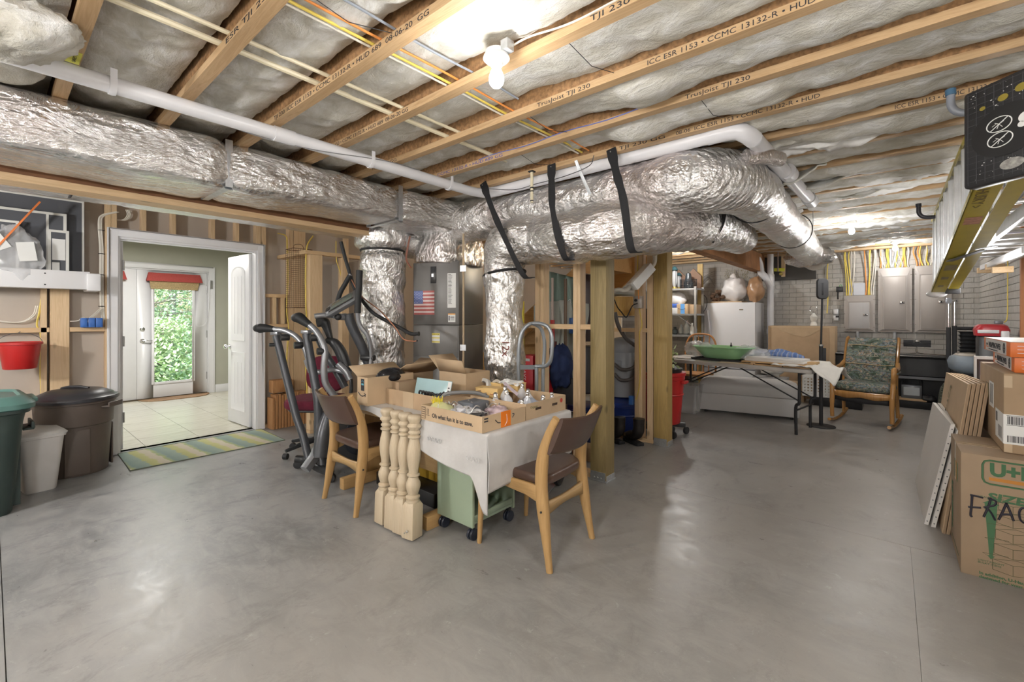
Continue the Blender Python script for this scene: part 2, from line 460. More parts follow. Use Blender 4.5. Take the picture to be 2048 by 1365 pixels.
# the big torn sheet hanging by the branch duct
for xa,xb,yb,dr in ((-.72,-.35,3.75,.17),(-.62,-.18,4.15,.12),(-.5,.1,4.9,.08)):
    def fn(u, v):
        x = lerp(xa, xb, u); d = dr*(.35+.65*math.sin(PI*min(1,u*1.15))**.7)+.03*nz(x*9, yb, 0)
        return (x+.05*v*nz(u*3,yb), yb+.22*(1-v)+.03*nz(x*5, v*2), CEIL+.05-d*v**1.4)
    MB().grid(fn, 30, 10).build('loose_wool_edge', ins, ceiling, smooth=80, thick=.01)
hb = MB().sphere((0,0,0),.25,44,26,1.0,.7,.34,fn=lambda d:1+.22*nz(d.x*2+3,d.y*2,d.z*2)+.14*nz(d.x*5,d.y*5,d.z*5)+.09*abs(nz(d.x*12,d.y*12,d.z*12))+.05*nz(d.x*26,d.y*26,d.z*26)).build('hanging_batt', ins, ceiling, smooth=80)
hb.location = (-2.36,.03,2.31); hb.rotation_euler = (.25,.1,.45)
# support wires across bays
wires = []
for xa, ky in ((-1.0,4),(-.98,3),(-1.5,4),(-.73,5),(-.36,6),(-1.9,5),(-1.5,1)):
    y0 = JY[ky+8-1]+JW; y1 = JY[ky+8]
    MB().tube([(xa,y0,CEIL+.03),(xa+.02,(y0+y1)/2,CEIL-.012),(xa+.03,y1,CEIL+.03)], .0016, 5).build('support_wire', black_mt, ceiling)
# ---- wall_left: drywall seen from behind with its studs
XS = -5.56; XD = XS-.089
OY0, OY1, OZ = .785, 2.005, 2.06
wl = MB()
wl.bb(XD-.012,-2.6,0,XD,OY0,2.44); wl.bb(XD-.012,OY1,0,XD,9,2.44); wl.bb(XD-.012,OY0,OZ,XD,OY1,2.44)
wall_left = wl.build('wall_left', drywall); tag(wall_left, kind='structure')
def stud(y0, y1, z0=.038, z1=CEIL-.002, x0=XD, x1=XS, par=None, m=None, nm='stud'):
    return MB().bb(x0, y0, z0, x1, y1, z1).build(nm, m or wood_z, par or wall_left, bev=.002, seg=1)
def yy(px, X=XS): return at(px, 632, X=X).y
stud(yy(100), yy(139)); stud(yy(88)-.02, yy(88)+.018)
stud(OY0-.085, OY0-.045); stud(OY0-.043, OY0-.003)
for a in (283, 343, 422, 471): stud(yy(a), yy(a)+.038, z0=OZ+.08)
stud(yy(512), yy(522), z0=OZ+.08); stud(yy(523), yy(532), z0=OZ+.08); stud(OY1+.003, OY1+.041, x1=XS-.02)
stud(yy(578), yy(587)); stud(yy(588), yy(588)+.14)
for y in (-.45, -1.0, -1.6, -2.2): stud(y, y+.038)
for y in (3.1,3.5): stud(y, y+.038)
MB().bb(XD,-2.6,.0,XS,OY0-.09,.038).build('bottom_plate', wood_y, wall_left)
MB().bb(XD,OY1+.05,.0,XS,9,.038).build('bottom_plate', wood_y, wall_left)
MB().bb(XD,OY0,OZ,XS,OY1,OZ+.05).build('header', wood_y, wall_left)
zb = at(120,660,X=XS).z
MB().bb(XD,-.44,zb-.02,XS,yy(100)-.002,zb+.02).build('blocking', wood_y, wall_left)
MB().bb(XD,yy(139)+.003,zb-.02,XS,OY0-.088,zb+.02).build('blocking', wood_y, wall_left)
zb2 = at(552,592,X=XS).z; zb3 = at(552,652,X=XS).z
MB().bb(XD,OY1+.045,zb2-.02,XS,yy(578)-.003,zb2+.02).build('blocking', wood_y, wall_left)
MB().bb(XD,OY1+.045,zb3-.02,XS,yy(578)-.003,zb3+.02).build('blocking', wood_y, wall_left)
for p in (546, 563): MB().bb(XD,yy(p),zb3+.022,XS,yy(p)+.038,zb2-.022).build('blocking', wood_z, wall_left)
# closet framing that stands out from the left wall
XC = -4.9
zt = at(612,500,X=XC).z
MB().bb(XC-.09,yy(611,XC),zt-.04,XC,3.3,zt).build('top_plate', wood_y, wall_left)
MB().bb(XD,yy(611,XC),zt-.04,XC-.092,yy(611,XC)+.09,zt).build('top_plate', wood_x, wall_left)
for a,b in ((620,645),(684,698)): stud(yy(a,XC), yy(b,XC), z1=zt-.042, x0=XC-.09, x1=XC)
stud(3.05,3.09,z1=zt-.042,x0=XC-.09,x1=XC)
MB().bb(XC-.09,yy(620,XC),0,XC,3.3,.036).build('bottom_plate', wood_y, wall_left)
MB().bb(XD,2.95,.0,XC-.1,2.97,zt-.05).build('plywood_panel', drywall, wall_left)
# ---- brick-pattern foundation walls
def brickmat():
    m, nt, b = newmat('painted_block'); v = coords(nt)
    oi = nt.nodes.new('ShaderNodeObjectInfo')
    f = ntex(nt, v, 3, 4)
    c = ramp(nt, f, [(.3,(.44,.42,.39)),(.7,(.53,.51,.48))]); nt.links.new(c, b.inputs['Base Color'])
    b.inputs['Roughness'].default_value = .7
    wv = nt.nodes.new('ShaderNodeTexNoise'); wv.inputs['Scale'].default_value = 1; wv.inputs['Detail'].default_value = 2
    nt.links.new(coords(nt,(110,110,4)), wv.inputs['Vector'])
    bump(nt, wv.outputs['Fac'], b, .7, .006)
    return m
brk = brickmat(); mort = M('mortar', (.36,.345,.32), .9)
WH = 2.34
wall_back = MB().bb(-5.7,9.0,0,1.15,9.2,WH+.33).build('wall_back', mort); tag(wall_back, kind='structure')
wall_right = MB().bb(.955,-2.6,0,1.15,9.0,WH+.33).build('wall_right', mort); tag(wall_right, kind='structure')
BL, BHt, JT = .203, .0742, .007
def bricks(par, along, fixed, rng, vis, lim):
    proto = None; rest = MB(); n = 0
    rows = int(WH/BHt); cand = []
    for r in range(rows):
        a = rng[0]-(BL/2 if r%2 else 0)
        while a < rng[1]:
            a0 = max(a, rng[0]); a1 = min(a+BL-JT, rng[1])
            if a1-a0 > .03: cand.append((a0, a1, r))
            a += BL
    def inside(c): return vis[0] <= c[0] and c[1] <= vis[1] and vis[2] <= c[2]*BHt <= vis[3] and abs(c[1]-c[0]-(BL-JT)) < .01
    good = [c for c in cand if inside(c)][:lim]; gs = set(good)
    for c in cand:
        a0, a1, r = c; z0 = r*BHt+.003; z1 = z0+BHt-JT
        if c in gs: continue
        if along == 'x': rest.bb(a0, fixed-.008, z0, a1, fixed+.002, z1)
        else: rest.bb(fixed-.008, a0, z0, fixed+.002, a1, z1)
    o = rest.build('brick_course', brk, par, smooth=0); o['kind'] = 'stuff'
    for c in good:
        a0, a1, r = c; z0 = r*BHt+.003
        d = .0015*nz(a0*9, r*1.7)
        loc = (a0, fixed-.008+d, z0) if along == 'x' else (fixed-.008+d, a0, z0)
        if proto is None:
            mb = MB()
            if along == 'x': mb.bb(0,0,0,BL-JT,.01,BHt-JT)
            else: mb.bb(0,0,0,.01,BL-JT,BHt-JT)
            proto = mb.build('brick', brk, par, bev=.0015, seg=1); proto.location = loc
        else:
            q = proto.copy(); COL.objects.link(q); q.location = loc
bricks(wall_back, 'x', 9.0, (-5.6,.955), (-1.75,.955,.5,2.4), 300)
bricks(wall_right, 'y', .955, (-2.6,8.99), (6.2,8.99,.75,2.15), 260)
MB().bb(-5.6,8.84,WH,.955,8.99,WH+.034).build('sill_plate', wood_x, wall_back)
MB().bb(-5.6,8.95,WH+.034,.955,8.99,CEIL+JH).build('rim_board', osb, wall_back)
MB().bb(.80,-2.6,WH,.95,8.84,WH+.03).build('sill_plate', wood_y, wall_right)
# ledger / post on the right wall at the frame edge
MB().bb(.90,at(2046,600,X=.92).y-.06,.62,.953,at(2046,600,X=.92).y+.0,2.33).build('wood_strip', M('red_cedar',(.48,.20,.08),.6,var=.15), wall_right)
wf = MB().bb(-5.7,-2.62,0,.95,-2.6,2.7).build('wall_front', M('wall_front_paint',(.55,.53,.50),.8)); tag(wf, kind='structure')
# ---- double door opening: casing and jamb
door_1 = MB()
for (y0,y1,z0,z1) in ((OY0-.075,OY0,0,OZ+.075),(OY1,OY1+.075,0,OZ+.075),(OY0,OY1,OZ,OZ+.075)):
    door_1.bb(XS,y0,z0,XS+.018,y1,z1)
for (y0,y1,z0,z1) in ((OY0-.075,OY0-.055,0,OZ+.075),(OY1+.055,OY1+.075,0,OZ+.075),(OY0-.055,OY1+.055,OZ+.055,OZ+.075)):
    door_1.bb(XS+.018,y0,z0,XS+.026,y1,z1)
door_1 = door_1.build('door_1', white_paint, bev=.003); tag(door_1, 'white cased double doorway between the basement and the tiled hall', kind='structure')
jb = MB(); jb.bb(XD-.02,OY0-.001,0,XS,OY0+.018,OZ); jb.bb(XD-.02,OY1-.018,0,XS,OY1+.001,OZ); jb.bb(XD-.02,OY0+.018,OZ-.018,XS,OY1-.018,OZ)
jb.bb(XD+.02,OY0+.018,0,XD+.04,OY0+.03,OZ-.018); jb.bb(XD+.02,OY0+.03,OZ-.03,XD+.04,OY1-.03,OZ-.018)
jb.build('jamb', white_paint, door_1)
hin = M('hinge_nickel', (.42,.42,.42), .4, .8)
for z in (.32,1.06,1.80):
    MB().bb(XD-.004,OY0+.018,z-.05,XD+.036,OY0+.0205,z+.05).build('hinge', hin, door_1, bev=.006)
def leaf(y, side, ang):
    """24 inch moulded panel leaf hinged at the hall side of the jamb"""
    W = .60; T = .035; H = 2.02
    r = thing('door_leaf', '', 'door', (XD-.03, y, .012), ang)
    b = MB().bb(0,-T/2,0,W,T/2,H).build('slab', white_paint, r, bev=.002)
    for s in (-1,1):
        def pan(z0,z1,arch):
            n = 9; ya = s*(T/2)
            out = [(.11,z0),(W-.11,z0)]
            if arch:
                out += [(W-.11,z1-.09)]+[((W/2)+(W/2-.11)*math.cos(PI*i/n), z1-.09+.09*math.sin(PI*i/n)) for i in range(1,n)]+[(.11,z1-.09)]
            else: out += [(W-.11,z1),(.11,z1)]
            N = len(out); cx = W/2; cz = sum(p[1] for p in out)/N
            inn = [(cx+(x-cx)*(1-.055/ .19*.75), cz+(z-cz)*(1-.05/((z1-z0)/2))) for x,z in out]
            mid = [((a[0]+b_[0])/2,(a[1]+b_[1])/2) for a,b_ in zip(out,inn)]
            mb = MB(); mb.loft([[(x,ya*.98,z) for x,z in out],[(x,ya+s*.005,z) for x,z in out],[(x,ya+s*.001,z) for x,z in mid],[(x,ya+s*.004,z) for x,z in inn]])
            mb.build('panel', white_paint, r, smooth=50)
            for q in range(1,4):
                xx = .11+(W-.22)*q/4
                MB().bb(xx-.002,ya+s*.003,z0+.08,xx+.002,ya+s*.0062,z1-.12).build('groove', white_paint, r)
        pan(.16,.86,False); pan(1.0,H-.13,True)
    kb = MB().lathe([(.028,0),(.028,.006),(.010,.008),(.010,.03),(.026,.04),(.029,.055),(.020,.066),(.001,.068)],16, Matrix.Translation((W-.06,T/2,.92)) @ Matrix.Rotation(-PI/2,4,'X')).build('knob', chrome, r)
    MB().lathe([(.028,0),(.028,.006),(.010,.008),(.010,.03),(.026,.04),(.029,.055),(.020,.066),(.001,.068)],16, Matrix.Translation((W-.06,-T/2,.92)) @ Matrix.Rotation(PI/2,4,'X')).build('knob', chrome, r)
    for z in (.31,1.05,1.79):
        MB().bb(-.004,-.03,z-.05,.03,-.0178,z+.05).build('hinge', hin, r); MB().tube([(-.008,-.022,z-.05),(-.008,-.022,z+.05)],.006,8).build('hinge', hin, r)
    return r
lf = leaf(OY1-.03, 1, PI+math.radians(3)); tag(lf,'white open panel leaf standing at the right side of the hall doorway')
lf2 = leaf(OY0+.04, 1, PI+math.radians(2)); tag(lf2,'white open panel leaf at the left side of the hall doorway, mostly behind the jamb')
# ---- the hall beyond
sage = M('sage_wall', (.47,.47,.39), .8, var=.02)
XE = -8.83
DY0, DY1 = .52, 2.42
hw = MB(); hw.bb(XE-.12,-.8,0,XE,DY0,2.5); hw.bb(XE-.12,DY1,0,XE,4.0,2.5); hw.bb(XE-.12,DY0,2.05,XE,DY1,2.5)
tag(hw.build('wall_hall', sage), kind='structure')
hs = MB(); hs.bb(XE,-.82,0,XD-.012,-.8,2.5); hs.bb(XE,4.0,0,XD-.012,4.02,2.5)
hs.bb(XD-.03,-.8,0,XD-.012,OY0-.02,2.5); hs.bb(XD-.03,OY1+.02,0,XD-.012,4,2.5); hs.bb(XD-.03,OY0-.02,OZ+.01,XD-.012,OY1+.02,2.5)
tag(hs.build('wall_hall', sage), kind='structure')
tag(MB().bb(XE-.1,-.8,2.44,XD-.012,4,2.5).build('ceiling_hall', M('ceil_white',(.7,.7,.68),.8)), kind='structure')
fh = MB().bb(XE-.12,-.8,-.06,XD+.02,4,-.004).build('floor_hall', M('tile_grout',(.36,.36,.30),.9)); tag(fh, kind='structure')
def tilemat():
    m, nt, b = newmat('beige_tile')
    f = ntex(nt, coords(nt,(7,1.4,1),(0,0,.06)), 3, 6, .6, .8)
    c = ramp(nt, f, [(.3,(.47,.44,.36)),(.5,(.56,.54,.45)),(.7,(.62,.60,.52))]); nt.links.new(c, b.inputs['Base Color'])
    b.inputs['Roughness'].default_value = .32; bump(nt, f, b, .1, .003); return m
tile = tilemat(); TS = .457; tp = None
for i in range(7):
    for j in range(9):
        x = XD+.02-TS*(i+1); y = -.75+TS*j-.06
        if x+TS < XE or y > 3.9 or y < -.9: continue
        if tp is None: tp = MB().bb(.002,.002,-.003,TS-.002,TS-.002,0).build('tile', tile, fh); tp.location = (x,y,0)
        else:
            q = tp.copy(); COL.objects.link(q); q.location = (x,y,0)
tag(MB().bb(XE,DY1+.09,0,XE+.014,4,.13).build('baseboard_hall', white_paint, bev=.003), kind='structure')
# exterior double door with glass
door_2 = MB()
for (y0,y1,z0,z1) in ((DY0-.085,DY0,0,2.135),(DY1,DY1+.085,0,2.135),(DY0,DY1,2.05,2.135)): door_2.bb(XE,y0,z0,XE+.02,y1,z1)
for (y0,y1,z0,z1) in ((DY0-.085,DY0-.06,0,2.135),(DY1+.06,DY1+.085,0,2.135),(DY0-.06,DY1+.06,2.11,2.135)): door_2.bb(XE+.02,y0,z0,XE+.028,y1,z1)
door_2.bb(XE-.12,DY0,0,XE,DY0+.02,2.05); door_2.bb(XE-.12,DY1-.02,0,XE,DY1,2.05); door_2.bb(XE-.12,DY0+.02,2.03,XE,DY1-.02,2.05)
door_2 = door_2.build('door_2', white_paint, bev=.003); tag(door_2, 'white exterior double door with a tall glass pane at the end of the hall', kind='structure')
MB().bb(XE-.13,DY0+.02,0,XE+.01,DY1-.02,.018).build('threshold', M('bronze',(.12,.09,.06),.5,.5), door_2)
glass_m, gnt, gb = newmat('clear_glass'); gb.inputs['Transmission Weight'].default_value = 1; gb.inputs['Roughness'].default_value = 0; gb.inputs['IOR'].default_value = 1.02
red_c = M('red_valance', (.42,.07,.06), .85, var=.12, vs=80); bam = M('bamboo_blind', (.45,.33,.17), .8, var=.3, vs=90, bp=.4, bs=140)
def ext_leaf(y0, y1, lever):
    t = MB(); x0, x1 = XE-.055, XE-.01
    ga, gb_ = y0+.20, y1-.20; gz0, gz1 = .25, 1.87
    t.bb(x0,y0,.02,x1,ga,2.028); t.bb(x0,gb_,.02,x1,y1,2.028); t.bb(x0,ga,.02,x1,gb_,gz0); t.bb(x0,ga,gz1,x1,gb_,2.028)
    r = t.build('leaf', white_paint, door_2, bev=.0015)
    mo = MB()
    for a,b_,c,d in ((ga-.025,ga+.012,gz0-.025,gz1+.025),(gb_-.012,gb_+.025,gz0-.025,gz1+.025)): mo.bb(x1,a,c,x1+.012,b_,d)
    for c,d in ((gz0-.025,gz0+.012),(gz1-.012,gz1+.025)): mo.bb(x1,ga+.012,c,x1+.012,gb_-.012,d)
    mo.build('glass_bead', white_paint, r, bev=.003)
    MB().bb(x0+.015,ga,gz0,x0+.021,gb_,gz1).build('pane', glass_m, r)
    if lever:
        MB().lathe([(.032,0),(.032,.008),(.02,.014),(.001,.015)],18,Matrix.Translation((x1,y0+.065,1.10))@Matrix.Rotation(PI/2,4,'Y')).build('deadbolt', chrome, r)
        h = MB().lathe([(.032,0),(.032,.008),(.012,.012),(.012,.04),(.001,.041)],18,Matrix.Translation((x1,y0+.065,.92))@Matrix.Rotation(PI/2,4,'Y'))
        h.tube(smooth_path([(x1+.04,y0+.065,.92),(x1+.045,y0+.10,.926),(x1+.045,y0+.14,.918),(x1+.042,y0+.18,.922)]),.009,8)
        h.build('lever_handle', chrome, r)
    for z in (.3,1.0,1.75):
        yb = y1-.004 if lever else y0+.004
        MB().tube([(x1+.006,yb,z-.06),(x1+.006,yb,z+.06)],.008,8).build('hinge', hin, r)
    return r
ext_leaf(1.475, DY1-.022, True); ext_leaf(DY0+.022, 1.472, False)
def blind(yc, lab):
    t = thing('roman_blind', lab, 'blind', (XE-.01, yc, 1.80))
    W = .68
    v = MB(); v.loft([[(0,-W/2,.19),(0,W/2,.19),(.035,W/2,.19),(.035,-W/2,.19)],[(0,-W/2-.03,.06),(0,W/2+.03,.06),(.075,W/2+.03,.055),(.075,-W/2-.03,.055)]])
    v.build('valance', red_c, t, bev=.003)
    s = MB()
    for k in range(5): s.box(.03-.004*k,0,.045-.026*k+.01,.028,W-.02-.01*k,.036,ry=.25)
    s.build('folded_shade', bam, t, bev=.004)
    return t
blind(1.95,'rolled bamboo blind with red valance on the exterior door glass')
blind(.98,'rolled bamboo blind with red valance on the left exterior leaf, mostly behind the casing')
cord = MB().tube(smooth_path([(XE+.03,DY1+.01,1.86),(XE+.035,DY1-.02,1.3),(XE+.03,DY1-.10,1.14),(XE+.025,DY1-.22,1.2),(XE+.02,DY1-.26,1.6),(XE+.02,DY1-.25,1.72)]),.003,5).build('blind_cord', white_paint)
tag(cord,'thin white looped cord hanging beside the exterior door glass','cord')
cc = MB().box(XE+.028,DY1+.03,1.84,.02,.03,.14).build('cord_cleat', hin); tag(cc,'small nickel cord cleat on the exterior door casing','cleat')
dm = MB().prism([(0,-.47),(.12,-.44),(.24,-.36),(.29,-.24),(.30,0),(.29,.24),(.24,.36),(.12,.44),(0,.47)],.012,Matrix.Translation((XE+.02,1.95,.0)))
dm = dm.build('door_mat', M('coir',(.32,.20,.11),.95,var=.25,vs=60,bp=.8,bs=160), bev=.003); tag(dm,'brown half-round coir mat inside the exterior door','mat')
hk = MB().bb(XE+.0,2.98,1.60,XE+.06,3.30,1.62).bb(XE,3.0,1.57,XE+.02,3.28,1.60).build('wall_shelf', white_paint); tag(hk,'small white ledge on the green hall wall','shelf')
# ---- outdoors, beyond the glass
grass = MB().grid(lambda u,v:(-9-40*u,-25+50*v,-.25+.4*nz(u*9,v*9)-2.2*u),30,30).build('lawn', M('grass_ground',(.16,.30,.08),.9,var=.4,vs=3)); tag(grass,kind='structure')
tag(MB().bb(-10.9,-1,-.14,XE-.13,4,-.02).build('patio', M('patio_concrete',(.62,.60,.56),.8)), kind='structure')
def leafmat(n,c):
    m, nt, b = newmat(n); f = ntex(nt, coords(nt), 3, 4)
    nt.links.new(ramp(nt,f,[(.3,tuple(x*.6 for x in c)),(.7,tuple(min(1,x*1.5) for x in c))]), b.inputs['Base Color'])
    b.inputs['Roughness'].default_value = .6; b.inputs['Subsurface Weight'].default_value = .0; return m
lm1 = leafmat('leaf_pale',(.50,.62,.34)); lm2 = leafmat('leaf_dark',(.34,.46,.27)); bark = M('bark',(.30,.26,.22),.9,var=.3,vs=12)
def tree(x,y,h,r,m,lab,n=1500,z0=-.6,bare=False,ls=.045):
    t = thing('tree',lab,'tree',(x,y,z0))
    tr = MB().tube([(0,0,0),(.08,.05,h*.4),(0,.1,h*.7),(.1,0,h)],[.13,.10,.07,.02],7)
    rnd = random.Random(int(x*31+y*7))
    for k in range(30):
        a = rnd.random()*6.28; z = h*(.12+.8*rnd.random()); L = r*(.6+.4*rnd.random())
        tr.tube([(0,0,z),(L*.5*math.cos(a),L*.5*math.sin(a),z+.15),(L*math.cos(a),L*math.sin(a),z+.1+.3*rnd.random())],[.03,.015,.005],4)
        if bare:
            for q in range(4):
                b = a+rnd.uniform(-.6,.6); L2 = L*rnd.uniform(.4,.9)
                tr.tube([(L2*.6*math.cos(a),L2*.6*math.sin(a),z+.1),(L2*math.cos(b),L2*math.sin(b),z+rnd.uniform(-.3,.4))],[.012,.003],3)
    tr.build('trunk', bark, t)
    f = MB()
    for k in range(n):
        a = rnd.random()*6.28; c = rnd.random()**.5; z = h*(.05+.98*rnd.random())
        rr = r*c*(1.05-.6*abs(z/h-.45))
        p = Vector((rr*math.cos(a),rr*math.sin(a),z+.1*rnd.uniform(-1,1))); s = ls*(.6+.9*rnd.random())
        e = Euler((rnd.uniform(-1,1),rnd.uniform(-1,1),rnd.random()*6)).to_matrix()
        f.add([p+e@Vector(q) for q in ((-s,0,0),(0,-s*.55,0),(s,0,.01),(0,s*.55,0))],[(0,1,2,3)])
    o = f.build('foliage', m, t, smooth=0); o['kind'] = 'stuff'
    return t
tree(-13.2,2.25,4.6,1.5,lm2,'tall grey-green tree with bare twigs beyond the exterior door',5000,bare=True)
tree(-12.2,2.2,1.7,1.0,lm1,'bright pale green shrub low beyond the exterior door glass',6000,-.5)
tree(-16,3.4,6.5,2.6,lm2,'dark leafy tree further behind the shrub outside',11000)
tree(-16.5,.8,6.5,2.6,lm1,'pale leafy tree to the left outside the exterior door',9000)
tree(-18.5,5.6,7,3,lm1,'pale leafy tree furthest right outside the exterior door',9000)
tree(-20,3,8,3.6,lm2,'tallest dark tree at the back outside the exterior door',12000)
# ================================================================ POSTS, BEAMS, PARTITION
def post(x, y, h, m, lab):
    t = thing('timber_post', lab, 'post', (x, y, 0), 0, None)
    MB().bb(-.07,-.07,.012,.07,.07,h).build('shaft', m, t, bev=.004)
    b = MB(); b.bb(-.078,-.078,0,.078,.078,.008)
    for s in (-1,1): b.bb(-.066,s*.0705,.008,.066,s*.074,.075); b.bb(s*.0705,-.066,.008,s*.074,.066,.05)
    b.build('base_bracket', galv, t, bev=.001, seg=1)
    for a,z in ((-.03,.03),(.0,.03),(.03,.03)): MB().sphere((a,-.076,z),.006,8,5).build('nail_head', galv, t)
    return t
post(-1.765, 3.195, CEIL-.302, treated, 'greenish square timber post nearest the dining chairs, standing before the big flexible duct')
post(-1.765, 4.445, CEIL-.302, treated2, 'yellower square timber post beside the red rolling bin')
bt = MB()
for k in range(3): bt.bb(-1.83+.045*k+.001,2.9,CEIL-.30,-1.786+.045*k,8.98,CEIL-.002)
bt.build('girder', M('lvl_girder',(.40,.19,.08),.7,var=.25,vs=5,bp=.2), None); bpy.data.objects['girder']['kind'] = 'structure'
g2 = MB()
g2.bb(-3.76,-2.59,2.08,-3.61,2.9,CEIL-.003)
g2 = g2.build('girder', M('lvl_shaded',(.20,.09,.04),.75,var=.2,vs=5)); g2['kind'] = 'structure'  # shade on the girder's side put into a darker brown
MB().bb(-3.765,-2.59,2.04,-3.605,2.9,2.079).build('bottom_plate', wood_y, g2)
# stud partitions around the under-stair store
part_w = MB().bb(-3.0,3.155,0,-1.84,3.245,.038).build('wall_partition', wood_x); part_w['kind'] = 'structure'
def pst(x0, x1, y0, y1, m=wood_z): return MB().bb(x0,y0,.038,x1,y1,CEIL-.002).build('stud', m, part_w, bev=.002, seg=1)
def sx(px, Y=3.155): return at(px,632,Y=Y).x
pst(sx(1070),sx(1079),3.155,3.245); pst(sx(1080),sx(1080)+.037,3.156,3.245); pst(sx(1146),sx(1146)+.038,3.155,3.245); pst(sx(1146)+.039,sx(1160),3.157,3.245)
zk = at(1110,658,Y=3.155).z
MB().bb(-3.0,3.158,zk,sx(1070)-.002,3.243,zk+.04).build('blocking', wood_x, part_w)
MB().bb(sx(1080)+.039,3.158,zk,sx(1146)-.002,3.243,zk+.04).build('blocking', wood_x, part_w)
MB().bb(sx(1160)+.002,3.158,zk,-1.84,3.243,zk+.04).build('blocking', wood_x, part_w)
part_r = MB().bb(sx(1262,4.40)-.6,4.40,0,-1.84,4.49,.038).build('wall_partition', wood_x); part_r['kind'] = 'structure'
def pst2(p0, p1): return MB().bb(sx(p0,4.40),4.40,.038,sx(p1,4.40),4.49,CEIL-.002).build('stud', wood_z, part_r, bev=.002, seg=1)
pst2(1269,1276); pst2(1276.4,1284.5); pst2(1294,1306); pst2(1180,1190)
zk2 = at(1260,657,Y=4.40).z
MB().bb(sx(1190,4.40)+.002,4.402,zk2-.04,sx(1269,4.40)-.002,4.488,zk2).build('blocking', wood_x, part_r); MB().bb(sx(1284.5,4.40)+.002,4.402,zk2-.04,sx(1294,4.40)-.002,4.488,zk2).build('blocking', wood_x, part_r)
# far partition (drywall back of the stair store)
tag(MB().bb(-5.5,6.6,0,-3.3,6.62,2.0).build('wall_store', drywall), kind='structure')
# wooden stairs
st = thing('staircase', 'open timber staircase seen from below behind the stud partition', 'stairs', (-5.1,4.5,0))
tw = WOOD('fir_orange',(.70,.42,.16),(.52,.28,.09),0,1,dark=.6)
NS = 12
for k in range(NS):
    MB().bb(.25*k,0,.19*(k+1)-.035,.25*k+.27,.95,.19*(k+1)).build('tread', tw, st)
    MB().bb(.25*k,.0,.19*k,.25*k+.018,.95,.19*(k+1)-.036).build('riser', tw, st)
for y in (-.04,.952):
    p = [(-.05,0),(.12,0),(.25*NS,.19*NS-.12),(.25*NS,.19*NS+.02),(.25*NS-.1,.19*NS+.06),(-.05,.2)]
    MB().prism([(a,b) for a,b in p],.038,Matrix.Translation((0,y,0))@Matrix.Rotation(PI/2,4,'X')@Matrix.Translation((0,0,-.038))).build('stringer', tw, st)
for x in (-3.35,-2.45): MB().bb(x,4.4,0,x+.04,4.49,CEIL-.002).build('stud', wood_z, part_w)
# ================================================================ DUCTS
def wrinkle(amp, sc=6, seed=0):
    def f(i, th, p):
        return 1+amp*(nz(p.x*sc+math.cos(th)*1.2, p.y*sc+seed, p.z*sc+math.sin(th)*1.2)+.5*nz(p.x*sc*3+math.cos(th)*4, p.y*sc*3+seed, p.z*sc*3+math.sin(th)*4))
    return f
def line(a, b, n): return [Vector(a).lerp(Vector(b), i/n) for i in range(n+1)]
trunk = thing('supply_duct', 'large rectangular foil-wrapped supply trunk running under the joists along the white pipe', 'duct', (-3.32,-2.5,2.24))
def bulge(i, th, p):
    y = p.y; s = 1
    for yb in (.95, 2.2, -.55): s -= .10*math.exp(-((y-yb)/.05)**2)
    return s*wrinkle(.04,5,2)(i,th,p)*(1+.05*math.sin(y*2.3)) 
MB().tube(line((-3.32,-2.5,2.235),(-3.30,3.1,2.235),190), .245, 48, ex=.3, ry=.145, fn=bulge).build('foil_wrap', foil_y, trunk, world=True, smooth=80)
for yb in (.95, 2.2):
    s = MB(); xl = -3.075
    s.bb(xl-.004,yb-.02,2.10,xl,yb+.02,2.385); s.box(-3.31,yb,2.098,.47,.04,.004); s.bb(-3.56,yb-.02,2.1,-3.555,yb+.02,2.38)
    s.box(xl-.03,yb,2.098,.07,.04,.004,ry=.5)
    s.build('hanger_strap', galv, trunk, world=True)
trunk2 = thing('supply_duct', 'second foil-wrapped trunk beyond the dark beam above the hall doorway', 'duct', (-4.12,-2.5,2.24))
def bulge2(i, th, p):
    s = 1
    for yb in (-.2,.6,1.25,1.8): s -= .045*math.exp(-((p.y-yb)/.03)**2)
    return s*wrinkle(.045,4.5,7)(i,th,p)
MB().tube(line((-4.12,-2.5,2.24),(-4.10,2.95,2.24),180), .31, 44, ex=.55, ry=.135, fn=bulge2).build('foil_wrap', foil_y, trunk2, world=True, smooth=80)
for yb in (.35,): MB().tube([(-4.12+.32*math.cos(a)**1, yb, 2.24+.14*math.sin(a)) for a in [2*PI*i/24 for i in range(24)]], .006, 5, closed=True).build('band', black_mt, trunk2, world=True)
# vertical wrapped risers
def riser_(name, lab, base, r, z0, z1, seed, m, top=None):
    t = thing(name, lab, 'duct', (base[0], base[1], z0))
    def f(i, th, p):
        z = p.z; s = 1+.05*math.sin(z*9+seed)+.03*math.sin(z*23+seed*2+2*math.cos(th+z*3))
        if top: s *= 1+.13*smooth01(z1-.22,z1-.10,z) - .16*math.exp(-((z-(z1-.20))/.035)**2)
        return s*wrinkle(.10,7,seed)(i,th,p)
    MB().tube(line((base[0],base[1],z0),(base[0]+(.02 if top else 0),base[1],z1),120), r, 48, fn=f).build('foil_wrap', m, t, world=True, smooth=80)
    return t
p1 = at(764,632,D=4.30)
riser1 = riser_('duct_riser','foil-wrapped vertical duct between the elliptical trainer and the grey air handler', (p1.x,p1.y), .215, .35, 2.12, 3, foil_z, True)
MB().tube([(p1.x+.20*math.cos(a)+.01,p1.y+.20*math.sin(a),1.935) for a in [2*PI*i/30 for i in range(30)]],.012,6,closed=True).build('tie', black_mt, riser1, world=True)
p2 = at(1009,632,D=3.75)
riser2 = riser_('duct_riser','foil-wrapped vertical duct right of the grey air handler, behind the hand truck', (p2.x,p2.y), .165, .3, 1.66, 5, foil_z)
